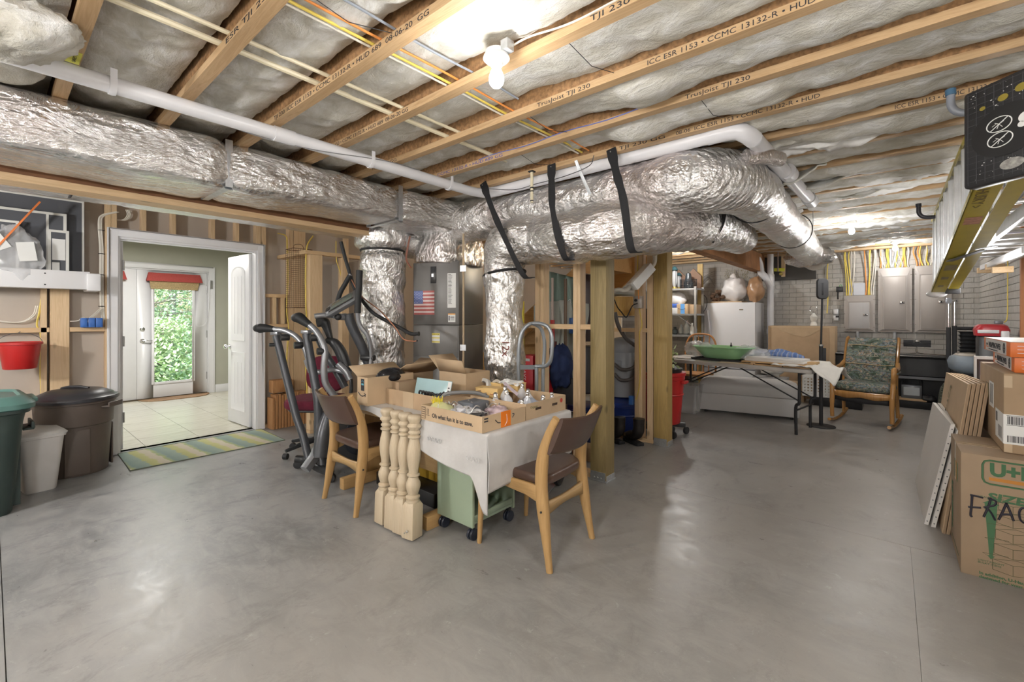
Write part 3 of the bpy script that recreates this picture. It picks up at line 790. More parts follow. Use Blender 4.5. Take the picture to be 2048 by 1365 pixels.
TEXT('12x', .09, frame((p2.x+.10,p2.y-.142,1.10),(0,0,-1),(1,.35,0)), M('brown_print',(.20,.06,.05),.7,var=0), riser2)
# return plenum and elbows over the air handler
# air handler ---------------------------------------------------
HR = math.radians(19.5)
hc = at(918,760,D=4.15)
ah = thing('air_handler', 'grey metal air handler cabinet with a flag sticker on its front', 'air handler', (hc.x,hc.y,.12), HR)
ahm = M('putty_grey_metal', (.175,.168,.160), .42, .2, var=.05, bp=.05, bs=20)
W_, D_ = .50, .54
cab = MB().bb(-W_,0,0,0,D_,1.10).build('lower_cabinet', ahm, ah, bev=.004)
MB().bb(-W_,0,1.104,0,D_,1.70).build('upper_cabinet', ahm, ah, bev=.004)
MB().bb(-W_-.01,-.01,-.12,.01,D_+.01,-.002).build('stand', M('stand_grey',(.2,.2,.2),.6), ah)
MB().bb(-W_+.008,-.006,.80,-.008,-.0005,1.09).build('door_panel', ahm, ah, bev=.002); MB().bb(-W_+.008,-.006,.05,-.008,-.0005,.78).build('door_panel', ahm, ah, bev=.002)
MB().bb(-W_+.006,-.005,1.115,-.006,-.0005,1.69).build('door_panel', ahm, ah, bev=.002)
k_ = MB().bb(-.30,-.012,1.50,-.24,-.005,1.66).build('switch_plate', black_pl, ah, bev=.003)
MB().bb(-.29,-.016,1.60,-.25,-.012,1.65).build('breaker_switch', black_mt, k_); MB().bb(-.285,-.018,1.56,-.262,-.012,1.59).build('breaker_switch', chrome, k_)
flag = MB().bb(-.485,-.0068,1.20,-.26,-.0062,1.43).build('flag_sticker', M('flag_white',(.78,.66,.64),.5,var=0), ah)
fr = M('flag_red',(.50,.13,.12),.5,var=0)
for k in range(7):
    z = 1.20+.23/13*(2*k); MB().bb(-.485,-.0076,z,-.26,-.0069,z+.23/13).build('stripe', fr, flag).parent = flag
MB().bb(-.485,-.0084,1.20+.23*6/13,-.385,-.0077,1.43).build('canton', M('flag_blue',(.09,.14,.38),.5,var=0), flag)
stw = M('flag_star',(.8,.8,.82),.5,var=0); sm = MB()
for r_ in range(9):
    for c_ in range(6 if r_%2==0 else 5):
        x = -.477+.0165*c_+(.008 if r_%2 else 0); z = 1.42-.0125*r_
        pts = []
        for q in range(10):
            a = PI/2+q*PI/5; R_ = .0045 if q%2==0 else .002
            pts.append((x+R_*math.cos(a), -.0088, z+R_*math.sin(a)))
        sm.add(pts,[tuple(range(10))])
sm.build('stars', stw, flag, smooth=0)
paper = M('paper_label',(.80,.80,.78),.6,var=.02)
l1 = MB().bb(-.118,-.0066,1.265,-.03,-.0060,1.59).build('data_label', paper, ah)
for k in range(22):
    w_ = .03+.04*abs(nz(k*1.7,3)); MB().bb(-.11,-.0072,1.575-.013*k,-.11+w_,-.0067,1.579-.013*k).build('print_line', ink, l1)
l2 = MB().bb(-.112,-.0066,1.13,-.035,-.006,1.21).build('warning_label', paper, ah)
MB().bb(-.112,-.0072,1.20,-.035,-.0067,1.211).build('warning_band', M('label_orange',(.75,.35,.08),.5), l2); MB().bb(-.105,-.0072,1.145,-.095,-.0067,1.19).build('icon', ink, l2)
for k in range(4): MB().bb(-.088,-.0072,1.15+.011*k,-.045,-.0067,1.154+.011*k).build('print_line', ink, l2)
l3 = MB().bb(-.285,-.0078,.93,-.20,-.0068,1.025).build('caution_label', paper, ah)
for a,b in ((.975,.985),(1.005,1.025),(.935,.948)): MB().bb(-.285,-.0086,a,-.20,-.0079,b).build('caution_band', M('label_yellow',(.75,.62,.10),.5), l3)
TEXT('CAUTION',.014,frame((-.278,-.009,1.009),(1,0,0),(0,0,1)),ink,l3,'lettering',.07,world=False)
# conduit taped to the handler
cd = MB(); cp = wmat(ah) @ Vector((-.0,-.02,0))
c0 = at(927,700,D=4.05); cd.tube([(c0.x,c0.y,.1),(c0.x,c0.y,1.2),(c0.x-.002,c0.y,2.34)],.009,8)
tag(cd.build('conduit', M('tan_tube',(.50,.38,.24),.5)), 'thin tan tube running up the corner of the air handler to the joists', 'pipe')
for z in (1.02,1.74):
    MB().box(c0.x+.004,c0.y-.010,z,.06,.004,.055,rz=.3).build('foil_tape', galv, bpy.data.objects['conduit'])
# plenum over the handler
pc = wmat(ah) @ Vector((-.25,.27,0))
pl = thing('duct_plenum','crumpled foil-wrapped plenum joining the trunk to the top of the air handler','duct',(pc.x,pc.y,1.83))
MB().tube(line((pc.x,pc.y,1.822),(pc.x+.03,pc.y,2.20),40),.27,44,ex=.55,ry=.29,fn=lambda i,th,p:wrinkle(.07,6,11)(i,th,p)*(1+.08*math.sin(p.z*14))).build('foil_wrap', foil_z, pl, world=True, smooth=80)
MB().tube(smooth_path([(pc.x-.18,pc.y+.05,2.03),(-3.78,2.75,2.08),(-4.12,2.8,2.20)],12),.17,36,fn=wrinkle(.06,6,13)).build('side_branch', foil_y, pl, world=True, smooth=80)
MB().tube(smooth_path([(-3.2,2.95,2.2),(-2.85,2.93,2.2),(-2.6,2.93,2.2)],12),.20,36,fn=wrinkle(.06,6,14)).build('take_off', foil_y, pl, world=True, smooth=80)
# upper branch duct
up = [(-2.62,2.93,2.20),(-2.2,2.89,2.195),(-1.7,2.885,2.195),(-1.3,2.88,2.195),(-1.0,2.87,2.165),(-.82,3.02,2.165),(-.76,3.5,2.19),(-.78,4.5,2.19),(-.80,5.6,2.19),(-.83,6.6,2.18),(-.85,7.9,2.14)]
ur = [.155,.150,.148,.158,.195,.20,.182,.168,.165,.165,.16]
pth = smooth_path(up, 22); rad = []
for i in range(len(pth)):
    q = i/22; k = min(int(q), len(ur)-2); rad.append(lerp(ur[k], ur[k+1], q-k))
b1 = thing('branch_duct','upper foil branch duct with an elbow, running on towards the electrical panels','duct',up[0])
def wr1(i, th, p):
    s = 1+.010*math.sin(i*1.9)
    for yb in (3.75,4.6,5.4): s -= .05*math.exp(-((p.y-yb)/.03)**2) if p.x > -1 else 0
    return s*wrinkle(.055,6,21)(i,th,p)
h = len(pth)
MB().tube(pth, rad, 44, fn=wr1).build('foil_wrap', flex_y, b1, world=True, smooth=80)
redp = M('red_print',(.42,.12,.11),.5,.6,var=0)
for yb in (3.75,5.4):
    MB().tube([(-.78+.178*math.cos(a),yb+.01*math.sin(a),2.19+.178*math.sin(a)) for a in [2*PI*i/30 for i in range(30)]],.005,5,closed=True).build('band', black_mt, b1, world=True)
    MB().bb(-.60,yb-.012,2.2,-.597,yb+.012,2.38).build('hanger_strap', grey_mt, b1, world=True)
# small foil boot at the far wall and stub beside the pipe
bo = MB().sphere((0,0,0),.22,24,14,1.4,1,.62,fn=lambda d:1+.2*nz(d.x*3,d.y*3,d.z*3)+.06*nz(d.x*9,d.y*9,d.z*9)).build('duct_boot', foil_z, smooth=80)
bo.location = at(1618,515,D=6.2); tag(bo,'small crumpled foil duct boot under the joists beyond the end of the branch duct','duct boot')
b2_ = MB().tube(smooth_path([(-.66,2.93,2.26),(-.575,3.04,2.27),(-.52,3.16,2.275)],8),.045,20,fn=wrinkle(.12,9,3)).build('duct_stub', foil_z, smooth=80); tag(b2_,'short crumpled foil duct stub between the elbow and the white pipe','duct')
# lower branch duct (big, strapped)
lo = [(p2.x,p2.y,1.60),(p2.x-.0,p2.y,1.76),(p2.x+.10,p2.y-.02,1.90),(-2.15,2.86,1.93),(-1.75,2.80,1.90),(-1.40,2.88,1.92),(-1.18,3.2,1.97),(-1.12,3.7,2.03),(-1.14,4.4,2.09),(-1.2,5.1,2.12)]
lr = [.165,.18,.195,.20,.20,.205,.20,.19,.185,.16]
pth = smooth_path(lo, 22); rad = []
for i in range(len(pth)):
    q = i/22; k = min(int(q), len(lr)-2); rad.append(lerp(lr[k], lr[k+1], q-k))
b2 = thing('branch_duct','lower bulging foil branch duct hung on black webbing in front of the timber post','duct',lo[0])
def wr2(i, th, p):
    s = 1+.008*math.sin(i*2.3)
    for xb in (-2.1,-1.66,-1.33): s -= .07*math.exp(-((p.x-xb)/.035)**2) if p.y < 3.0 else 0
    if p.y > 3.1:
        for yb in (3.75,4.1): s -= .06*math.exp(-((p.y-yb)/.03)**2)
    return s*wrinkle(.075,5.5,31)(i,th,p)
MB().tube(pth, rad, 44, fn=wr2).build('foil_wrap', flex_x, b2, world=True, smooth=80)
MB().tube([(p2.x+.175*math.cos(a),p2.y+.175*math.sin(a),1.66+.03*math.cos(a)) for a in [2*PI*i/30 for i in range(30)]],.012,6,closed=True).build('tie', black_mt, b2, world=True)
# black webbing straps
web = M('black_webbing',(.018,.018,.02),.8,bp=.3,bs=200)
def strap(top, pts, lab):
    t = thing('webbing_strap', lab, 'strap', top)
    P = [Vector(top)]+[Vector(p) for p in pts]; P = smooth_path(P,5)
    mb = MB(); n = len(P); rings = []
    for i in range(n):
        d = (P[min(i+1,n-1)]-P[max(i-1,0)]).normalized(); a = Vector((1,.12,0)); a = (a-d*a.dot(d)).normalized(); u = a.cross(d)
        w_ = .028*(1.15 if i < 3 else .85+.25*nz(i*.4,top[0]*3))
        rings.append([P[i]+a*w_+u*.003,P[i]-a*w_+u*.003,P[i]-a*w_-u*.003,P[i]+a*w_-u*.003])
    mb.loft(rings).build('webbing', web, t, world=True, smooth=50)
    MB().sphere((top[0],top[1]-.006,top[2]-.02),.006,8,5).build('screw', chrome, t, world=True)
s5 = JY[13]-.004
def strapx(pt, pm, pb, lab):
    a = at(*pt, Y=s5); a.z = min(a.z, CEIL+.03)
    b = at(*pm, Y=2.575); c = at(*pb, Y=2.615)
    strap(tuple(a), [tuple(a.lerp(b,.5)+Vector((0,-.01,0))), tuple(b), tuple(c), (c.x, c.y+.12, c.z-.02)], lab)
strapx((966,366),(1000,455),(1045,548),'black webbing strap nearest the air handler, hanging at a slant from the joist')
strapx((1103,322),(1107,430),(1128,512),'middle of the three long black webbing straps, hanging straight down')
strapx((1222,298),(1247,400),(1261,495),'rightmost long black webbing strap, in front of the white pipe')
sg = [Vector((at(1352,400,Y=3.5).x, 3.5, 2.2))]
strap((-1.02,3.45,CEIL),[(-.93,3.45,2.2),(-.94,3.46,2.0),(-1.02,3.47,1.86)],'short black webbing strap behind the elbow of the upper branch duct')
pw = at(1184,330,Y=2.62)
tag(MB().tube([(-1.66,2.63,CEIL+.01),(-1.64,2.66,2.30),(-1.60,2.72,2.16)],.012,5,ry=.002).build('hanger_strap',galv),'thin grey metal hanger strap between two black webbing straps','strap')
# ================================================================ WHITE DRAIN PIPE
pp = thing('drain_pipe','long white plastic drain pipe hung under the joists beside the big trunk','pipe',(-2.6,-2.5,2.32))
PR = .045; py0 = 2.745
P = [(-2.60,-2.5,2.322),(-2.60,0,2.322),(-2.595,2.50,2.322)]+[(-2.59,2.60,2.325),(-2.565,2.69,2.335),(-2.50,py0,2.352)]+[(-.80,py0,2.366)]
MB().tube(P, [.036]*(len(P)-3)+[.045]*3, 20).build('pipe', pvc, pp, world=True, smooth=60)
xe = -.60
P = [(-.82,py0,2.366),(-.68,py0+.005,2.364),(-.63,py0+.04,2.345),(-.60,py0+.11,2.325)]
MB().tube(smooth_path(P,6), PR*1.10, 20).build('elbow', pvc, pp, world=True, smooth=60)
MB().tube([(-.60,py0+.10,2.325),(-.53,4.6,2.312)], PR*1.02, 20).build('pipe', pvc, pp, world=True, smooth=60)
for y in (1.02,): MB().tube([(-2.60,y,2.322),(-2.60,y+.11,2.322)],.041,20).build('coupling', pvc, pp, world=True)
MB().tube([(-.548,3.6,2.318),(-.546,3.72,2.318)],PR*1.16,20).build('coupling', pvc, pp, world=True)
MB().tube([(-.532,4.5,2.312),(-.528,4.68,2.311)],PR*1.2,20).build('end_cap', M('grey_pvc',(.5,.5,.5),.35), pp, world=True)
for x,y in ((-2.60,.35),(-2.60,1.62),(-2.60,2.3)):
    MB().tube([(x+.040*math.cos(a),y,2.322+.040*math.sin(a)) for a in [PI+PI*i/12 for i in range(13)]]+[(x+.040,y,2.38)],.004,6,ry=.014).build('clip', pvc, pp, world=True)
# thin low-voltage cable twisted on the pipe
cbl = []
for i in range(90):
    y = .1+2.2*i/89; a = 1.2+5.5*i/89*1.4
    cbl.append((-2.6+.040*math.cos(a), y, 2.322+.040*math.sin(a)))
tag(MB().tube(cbl,.003,5).build('cable',M('grey_cable',(.25,.25,.26),.5)),'thin grey cable wound around the long white drain pipe','cable')
tag(MB().tube(smooth_path([(-2.46,2.60,2.33),(-2.2,2.62,2.28),(-2.0,2.62,2.285),(-1.75,2.62,2.29),(-1.55,2.62,2.32),(-1.5,2.6,CEIL)],8),.003,5).build('cable',M('dark_cable',(.08,.08,.085),.5)),'thin dark cable looping below the cross run of white pipe','cable')
# short hanging stub with bands
a = at(1067,320,Y=2.60)
hs_ = thing('hanging_stub','short cream plastic stub with black bands hanging from the joist near the webbing straps','pipe',(a.x,2.58,2.2))
MB().tube([(0,0,.165),(0,0,-.06)],.011,10).build('tube', cream, hs_); 
for z in (.02,.045,-.05): MB().tube([(0,0,z),(0,0,z+.008)],.013,10).build('ring', black_mt, hs_)
MB().bb(-.02,-.02,.163,.02,.02,.172).build('plate', black_mt, hs_)
# ---- water pipes and cables threading the joists along Y
def run(name, lab, cat, x0, y0, x1, y1, r, m, z=CEIL+.046, wob=.0):
    P = []
    for i in range(40):
        u = i/39; P.append((lerp(x0,x1,u)+wob*nz(u*7,x0*3), lerp(y0,y1,u), z+wob*.5*nz(u*9,x0)))
    return tag(MB().tube(P,r,8).build(name,m), lab, cat)
def xpl(px,py,z=CEIL+.05): return at(px,py,z=z)
a, b = xpl(330,35), xpl(1035,330); run('water_pipe','thicker cream plastic water pipe crossing the joists left of the bulb','pipe',a.x,-1.2,b.x,b.y,.0125,cream)
a, b = xpl(545,98), xpl(900,255); run('water_pipe','thinner cream plastic water pipe beside the thicker one above the bulb side','pipe',a.x,-.6,b.x,b.y+.1,.009,cream,CEIL+.044)
a = xpl(690,60); run('cable','yellow cable crossing the joists left of the bare bulb','cable',a.x,-.6,a.x+.03,2.6,.006,yel,CEIL+.042,.01)
run('cable','second yellow cable laid beside the orange one above the bulb','cable',a.x-.02,-.6,a.x+.0,2.6,.005,wht,CEIL+.042,.008)
a = xpl(740,68); run('cable','orange cable crossing the joists left of the bare bulb','cable',a.x,-.6,a.x+.03,2.6,.005,ora,CEIL+.042,.01)
a = xpl(770,55); run('cable','blue-grey cable crossing above the orange cable','cable',a.x,-.6,a.x+.04,1.75,.005,M('bluegrey_cable',(.30,.33,.38),.5),CEIL+.044,.01)
P = [(-2.2+ .1*i, JY[12]-.004, CEIL+.03+.006*math.sin(i*1.1)) for i in range(14)]
tag(MB().tube(P,.003,5).build('cable',M('blue_wire',(.14,.18,.5),.5)),'thin blue wire stapled along a joist left of the webbing straps','cable')
# ================================================================ LIGHTS
porc = M('porcelain',(.82,.82,.80),.25,var=0); glow = EMIT('bulb_glow',(1,.99,.97),16)
def lamp(x,y,lab,z=CEIL-.0,globe=.036):
    t = thing('bulb_holder', lab, 'light', (x,y,z))
    MB().lathe([(.045,.0),(.048,-.016),(.045,-.018),(.052,-.020),(.054,-.030),(.046,-.038),(.028,-.044),(.024,-.058),(.018,-.060)],28).build('lampholder', porc, t)
    MB().lathe([(.013,-.056),(.015,-.066),(.022,-.080),(.029,-.098),(.031,-.114),(.027,-.130),(.017,-.142),(.002,-.146)],20).build('bulb', glow, t)
    return t
L1 = lamp(-1.21,1.325,'round porcelain lampholder with a bright bare bulb hanging in the foreground')
MB().bb(.04,-.02,-.02,.075,.02,.02).build('box_bracket', galv, L1)
tag(MB().tube(smooth_path([(-1.16,1.34,CEIL+.0),(-1.08,1.37,CEIL+.028),(-.9,JY[10]-.008,CEIL+.03),(-.6,JY[10]-.008,CEIL+.032),(.3,JY[10]-.008,CEIL+.03)],8),.006,6,ry=.003).build('cable',wht),'flat white cable running from the foreground lampholder along the joist','cable')
lamp(-.335,6.28,'bright bare bulb under the far joists before the electrical panels',2.37)
lamp(.05,8.55,'bright bare bulb near the wall above the tall electrical panels',2.40)
lamp(-2.9,5.2,'warm bare bulb lighting the store below the stairs',2.36)
# ================================================================ LEFT WALL
def ax(px, py, X=XS): return at(px, py, X=X)
# white shelf beam
zs0, zs1 = ax(100,577,-5.30).z, ax(100,540,-5.30).z
sy1 = ax(180,560,-5.30).y
sh = thing('wall_shelf','long white board shelf on the stud wall holding window screens','shelf',(-5.3,-2.4,zs0))
MB().bb(-5.335,-2.4,zs0,-5.30,sy1,zs1).build('front_board', white_paint, sh, world=True, bev=.003)
MB().bb(-5.555,-2.4,zs0+.005,-5.336,sy1,zs0+.025).build('shelf_board', white_paint, sh, world=True, bev=.002)
MB().bb(-5.56,sy1-.02,zs0-.012,-5.285,sy1+.07,zs1-.012).build('end_block', white_paint, sh, world=True, bev=.012)
for z in (zs0+.03,zs1-.03): MB().sphere((-5.299,ax(90,560,-5.3).y,z),.006,8,5).build('screw', black_mt, sh, world=True)
# screens leaning on the shelf
mesh_m = M('insect_mesh',(.10,.105,.12),.75,var=.08,vs=3,bp=.1,bs=300)
def screen(lab, pa, pb, X, rail=.018, col=None, bar=None, paper_=False):
    """pa, pb: opposite corners (y0,z0),(y1,z1)"""
    t = thing('window_screen', lab, 'screen', (X, pa[0], pa[1]))
    fm = col or M('screen_frame_white',(.74,.74,.70),.45,var=.03)
    (y0,z0),(y1,z1) = pa, pb
    MB().bb(X,y0,z0,X+.008,y0+rail,z1).build('rail', fm, t, world=True); MB().bb(X,y1-rail,z0,X+.008,y1,z1).build('rail', fm, t, world=True)
    MB().bb(X,y0+rail,z0,X+.008,y1-rail,z0+rail).build('rail', fm, t, world=True); MB().bb(X,y0+rail,z1-rail,X+.008,y1-rail,z1).build('rail', fm, t, world=True)
    MB().bb(X+.003,y0+rail,z0+rail,X+.005,y1-rail,z1-rail).build('mesh', mesh_m, t, world=True)
    if bar: MB().bb(X,bar,z0+rail,X+.008,bar+rail*.8,z1-rail).build('rail', fm, t, world=True)
    return t
def yz(px,py,X): p = at(px,py,X=X); return (p.y,p.z)
zf = zs0+.027
X1 = -5.50; screen('largest dark window screen at the back, with a thin white right edge', (-1.25,zf), (yz(168,470,X1)[0], min(2.33,ax(168,400,X1).z)), X1, .014)
X2 = -5.44; screen('white framed window screen in the middle of the leaning group', (-.9,zf), (yz(133,500,X2)[0], yz(123,428,X2)[1]), X2, .02, bar=yz(92,500,X2)[0])
X3 = -5.41; screen('smaller white framed window screen with paper sheets stuck inside', (yz(95,500,X3)[0],zf), (yz(134,500,X3)[0]+.012, yz(128,462,X3)[1]), X3, .02)
y_, z_ = yz(97,470,X3); pm = MB(); 
MB().bb(X3+.009,y_+.02,zf+.22,X3+.011,y_+.10,zf+.40).build('paper_sheet', paper, bpy.data.objects['window_screen.002'], world=True)
MB().bb(X3+.009,y_+.02,zf+.06,X3+.011,y_+.065,zf+.20).build('paper_sheet', paper, bpy.data.objects['window_screen.002'], world=True)
X4 = -5.37; screen('front white framed window screen at the left edge, behind the plastic bag', (-1.2,zf), (yz(38,500,X4)[0], yz(30,442,X4)[1]), X4, .018)
clear_pl = M('clear_plastic',(.82,.83,.85),.12,alpha=.34,var=.02,bp=.9,bs=14)
def crumple(name, m, c, r, sx, sy, sz, seed, amp=.35, n=30, rz=0):
    mb = MB().sphere((0,0,0),r,n,n//2+2,sx,sy,sz,fn=lambda d:1+amp*nz(d.x*2+seed,d.y*2,d.z*2)+amp*.45*nz(d.x*6+seed,d.y*6,d.z*6)+amp*.2*nz(d.x*14,d.y*14+seed,d.z*14))
    o = mb.build(name, m, smooth=85); o.location = c; o.rotation_euler = (0,0,rz); return o
o = crumple('plastic_bag', clear_pl, ax(32,505,-5.32)+Vector((0,0,.05)), .15, .25, 1.0, 1.35, 4); o.location.z = zf+.24
tag(o,'crumpled clear plastic bag with white papers on the shelf, at the left edge','bag')
o.rotation_euler = (.35,0,0)
for k,(dy,dz) in enumerate(((-.07,.22),(.06,.10))):
    MB().box(.045,dy,dz-.1,.004,.10,.15,ry=.1,rx=.2*(-1)**k).build('paper_sheet', paper, o)
a = ax(-30,520,-5.28); b = ax(80,404,-5.28)
tag(MB().beam(a,b,.012,.022,(1,0,0)).build('orange_stick',M('orange_strip',(.80,.22,.05),.5)),'long thin orange stick crossing in front of the screens','stick')
b2w = ax(35,470,-5.34); b3w = ax(60,435,-5.34)
tag(MB().bb(XD+.001,yy(170,XD),1.95,XD+.002,yy(180,XD),2.28).build('drywall_patch',M('patch_paper',(.55,.50,.44),.8)),'pale rectangular paper patch on the drywall right of the screens','paper')
# cables on the left wall
def cbundle(name, lab, pts, r, m, n, spread=.012, X=None):
    mb = MB()
    for k in range(n):
        dx = spread*math.cos(k*2.4)*(.4+.6*(k%3)/2); dy = spread*math.sin(k*2.4)
        mb.tube(smooth_path([Vector(p)+Vector((dx*.5,dy+.006*nz(k*3,i),0)) for i,p in enumerate(pts)],6), r, 6)
    return tag(mb.build(name, m), lab, 'cable')
cb = cbundle('cable_bundle','bundle of white cables tied beside the hall doorway casing',[ax(235,424,-5.55),ax(205,432,-5.56),ax(200,452,-5.56),ax(203,500,-5.56),ax(203,560,-5.56),ax(204,612,-5.56),ax(206,640,-5.56)],.0045,wht,7)
for py in (461,508,550,613):
    p = ax(203,py,-5.555); MB().tube([p+Vector((.016*math.cos(a),.020*math.sin(a),0)) for a in [2*PI*i/12 for i in range(12)]],.003,5,closed=True).build('tie', black_mt, cb)
cbundle('cable_bundle','white cables looped over the studs above the doorway',[ax(232,440,-5.6),ax(250,440,-5.6),ax(258,430,-5.6),ax(255,420,-5.6)],.005,wht,4)
ob = thing('outlet_box','blue triple outlet box on the blocking left of the doorway','electrical box',tuple(ax(184,655,-5.50)))
for k in range(3): MB().bb(-.04,-.075+.05*k,0,.012,-.028+.05*k,.085).build('gang', blu, ob, bev=.003)
for k in range(3): MB().bb(.012,-.070+.05*k,.01,.016,-.033+.05*k,.075).build('gang_rim', blu, ob, bev=.002)
cbundle('cable','white cables curving from the bundle into the blue outlet box',[ax(203,618,-5.54),ax(190,630,-5.52),ax(178,640,-5.50),ax(172,646,-5.49)],.004,wht,3)
cbundle('cable','white cable running left from the blue outlet box',[ax(140,643,-5.55),ax(155,642,-5.55),ax(166,636,-5.52),ax(172,645,-5.50)],.004,wht,2)
cbundle('cable','yellow cable stapled down the stud behind the red bucket',[ax(82,598,-5.57),ax(78,625,-5.57),ax(73,650,-5.57),ax(80,665,-5.57),ax(82,700,-5.57),ax(80,740,-5.57),ax(82,790,-5.57),ax(82,860,-5.57)],.005,yel,2,.006)
cbundle('cable','pale cables swagging below the shelf at the left edge',[ax(-20,640,-5.6),ax(20,645,-5.6),ax(50,643,-5.6),ax(70,630,-5.6),ax(76,612,-5.6)],.005,wht,3)
cbundle('cable','yellow cable running down the stud right of the doorway',[ax(555,467,-5.54),ax(571,472,-5.54),ax(574,490,-5.54),ax(575,560,-5.54),ax(573,620,-5.54),ax(577,660,-5.54),ax(573,720,-5.54),ax(575,780,-5.54),ax(575,900,-5.54)],.006,yel,2,.007)
cbundle('cable','yellow cable hanging inside the closet framing',[ax(626,472,-4.95),ax(614,492,-4.95),ax(611,530,-4.96),ax(611,600,-4.96),ax(613,650,-4.96),ax(611,720,-4.96),ax(614,790,-4.96)],.006,yel,2,.007)
cbundle('cable','yellow cable on the stud behind the elliptical trainer',[ax(672,482,-4.93),ax(673,520,-4.93),ax(683,560,-4.93),ax(684,640,-4.93),ax(683,720,-4.93),ax(684,780,-4.93)],.005,yel,1,.0)
# red bucket
bp = ax(40,738,-5.38)
red_pl = M('red_plastic',(.50,.02,.02),.35,var=.05)
bk = thing('bucket','red plastic bucket with a wire handle hanging on the stud wall','bucket',(bp.x,bp.y,bp.z))
br = .125
MB().lathe([(br*.72,0),(br*.76,.004),(br*.97,.195),(br*1.05,.197),(br*1.05,.215),(br*.98,.217),(br*.92,.2),(br*.72,.012),(.001,.012)],32).build('body', red_pl, bk, smooth=45)
MB().tube([(0,-br*1.02*math.cos(a),.20+.09*math.sin(a)) for a in [PI*i/20 for i in range(21)]],.0025,6).build('handle', grey_mt, bk)
MB().tube([(-.17,0,.29),(.0,0,.30)],.004,6).build('hook', grey_mt, bk)
# ================================================================ BINS BY THE WALL
def rrect(w, d, r, n=6):
    pts = []
    for cx,cy,a0 in ((w/2-r,d/2-r,0),(-w/2+r,d/2-r,PI/2),(-w/2+r,-d/2+r,PI),(w/2-r,-d/2+r,1.5*PI)):
        for i in range(n+1):
            a = a0+PI/2*i/n; pts.append((cx+r*math.cos(a),cy+r*math.sin(a)))
    return pts
def rloft(mb, levels, n=6):
    mb.loft([[(x,y,z) for x,y in rrect(w,d,r,n)] for w,d,r,z in levels]); return mb
# green bin
gm = M('dark_green_bin',(.035,.055,.05),.45,var=.1,bp=.1); gl = M('teal_lid',(.10,.21,.19),.4,var=.06)
gb_ = at(0,1010,z=0)
t = thing('trash_bin','dark green square trash bin with a teal lid at the left edge','trash bin',(-4.62,-.13,0),math.radians(3))
rloft(MB(),[(.44,.44,.08,0),(.45,.45,.08,.02),(.54,.54,.09,.60),(.56,.56,.09,.66),(.60,.60,.09,.67),(.60,.60,.09,.70)]).build('body', gm, t, smooth=45)
for s in (-1,1):
    MB().bb(s*.275,-.10,.50,s*.325,.10,.515).bb(s*.31,-.10,.515,s*.325,.10,.545).build('handle', gm, t, bev=.004)
    MB().bb(-.10,s*.275,.52,.10,s*.33,.535).bb(-.10,s*.315,.535,.10,s*.33,.575).build('handle', gm, t, bev=.004)
    for q in (-.12,.12): MB().bb(q-.012,s*.225,.03,q+.012,s*.262,.5).build('rib', gm, t)
MB().box(.262,.0,.27,.012,.20,.38,ry=.08).build('rib_panel', gm, t, bev=.004)
rloft(MB(),[(.61,.61,.10,.69),(.65,.65,.12,.70),(.65,.65,.12,.73),(.56,.56,.12,.775),(.52,.52,.12,.78),(.50,.50,.12,.765)]).build('lid', gl, t, smooth=40)
MB().box(.0,.0,.772,.42,.06,.02).build('lid_rib', gl, t, bev=.006); MB().bb(-.13,.28,.715,.13,.345,.745).build('lid_lip', gl, t, bev=.008)
# white bin
wm = M('dusty_white_bin',(.62,.60,.58),.5,var=.05)
q = at(78,985,z=0)
t = thing('waste_basket','dusty white rectangular waste basket between the green and brown bins','waste basket',(-4.94,.235,0),math.radians(8))
rloft(MB(),[(.26,.16,.03,0),(.27,.17,.03,.01),(.36,.235,.04,.40),(.38,.255,.04,.405),(.38,.255,.04,.42),(.365,.24,.04,.425),(.35,.225,.04,.405)]).build('body', wm, t, smooth=45)
rloft(MB(),[(.385,.262,.04,.418),(.395,.272,.04,.43),(.36,.24,.04,.448)]).build('lid', M('white_lid',(.70,.69,.67),.4), t, smooth=45)
# brown round bin
brm = M('taupe_bin',(.115,.09,.075),.5,var=.05,bp=.05); bll = M('black_lid',(.035,.035,.04),.35)
t = thing('trash_bin','round brown trash bin with a black domed lid beside the doorway','trash bin',(-5.235,.47,0),math.radians(50))
def prof(mb, lv, n=40, fl=.0):
    rings = []
    for r,z in lv:
        rings.append([(r*math.cos(2*PI*i/n)*(1-fl*0), r*math.sin(2*PI*i/n), z) for i in range(n)])
    return mb.loft(rings)
prof(MB(),[(.205,0),(.21,.015),(.23,.40),(.242,.41),(.25,.58),(.262,.585),(.262,.61)]).build('body', brm, t, smooth=45)
for a in (0,PI):
    MB().box(.275*math.cos(a),.275*math.sin(a),.55,.06,.16,.014,rz=a).box(.30*math.cos(a),.30*math.sin(a),.565,.012,.16,.04,rz=a).build('handle', brm, t, bev=.004)
for a in (-.9,-2.2,.9,2.2):
    MB().box(.222*math.cos(a),.222*math.sin(a),.20,.012,.15,.36,rz=a,).build('raised_panel', brm, t, bev=.004)
prof(MB(),[(.258,.60),(.28,.605),(.283,.622),(.277,.632),(.255,.637),(.24,.655),(.17,.688),(.08,.70),(.001,.702)]).build('lid', bll, t, smooth=40)
MB().tube([(-.1,0,.698),(-.04,0,.712),(.04,0,.712),(.1,0,.698)],.012,8).build('lid_grip', bll, t)
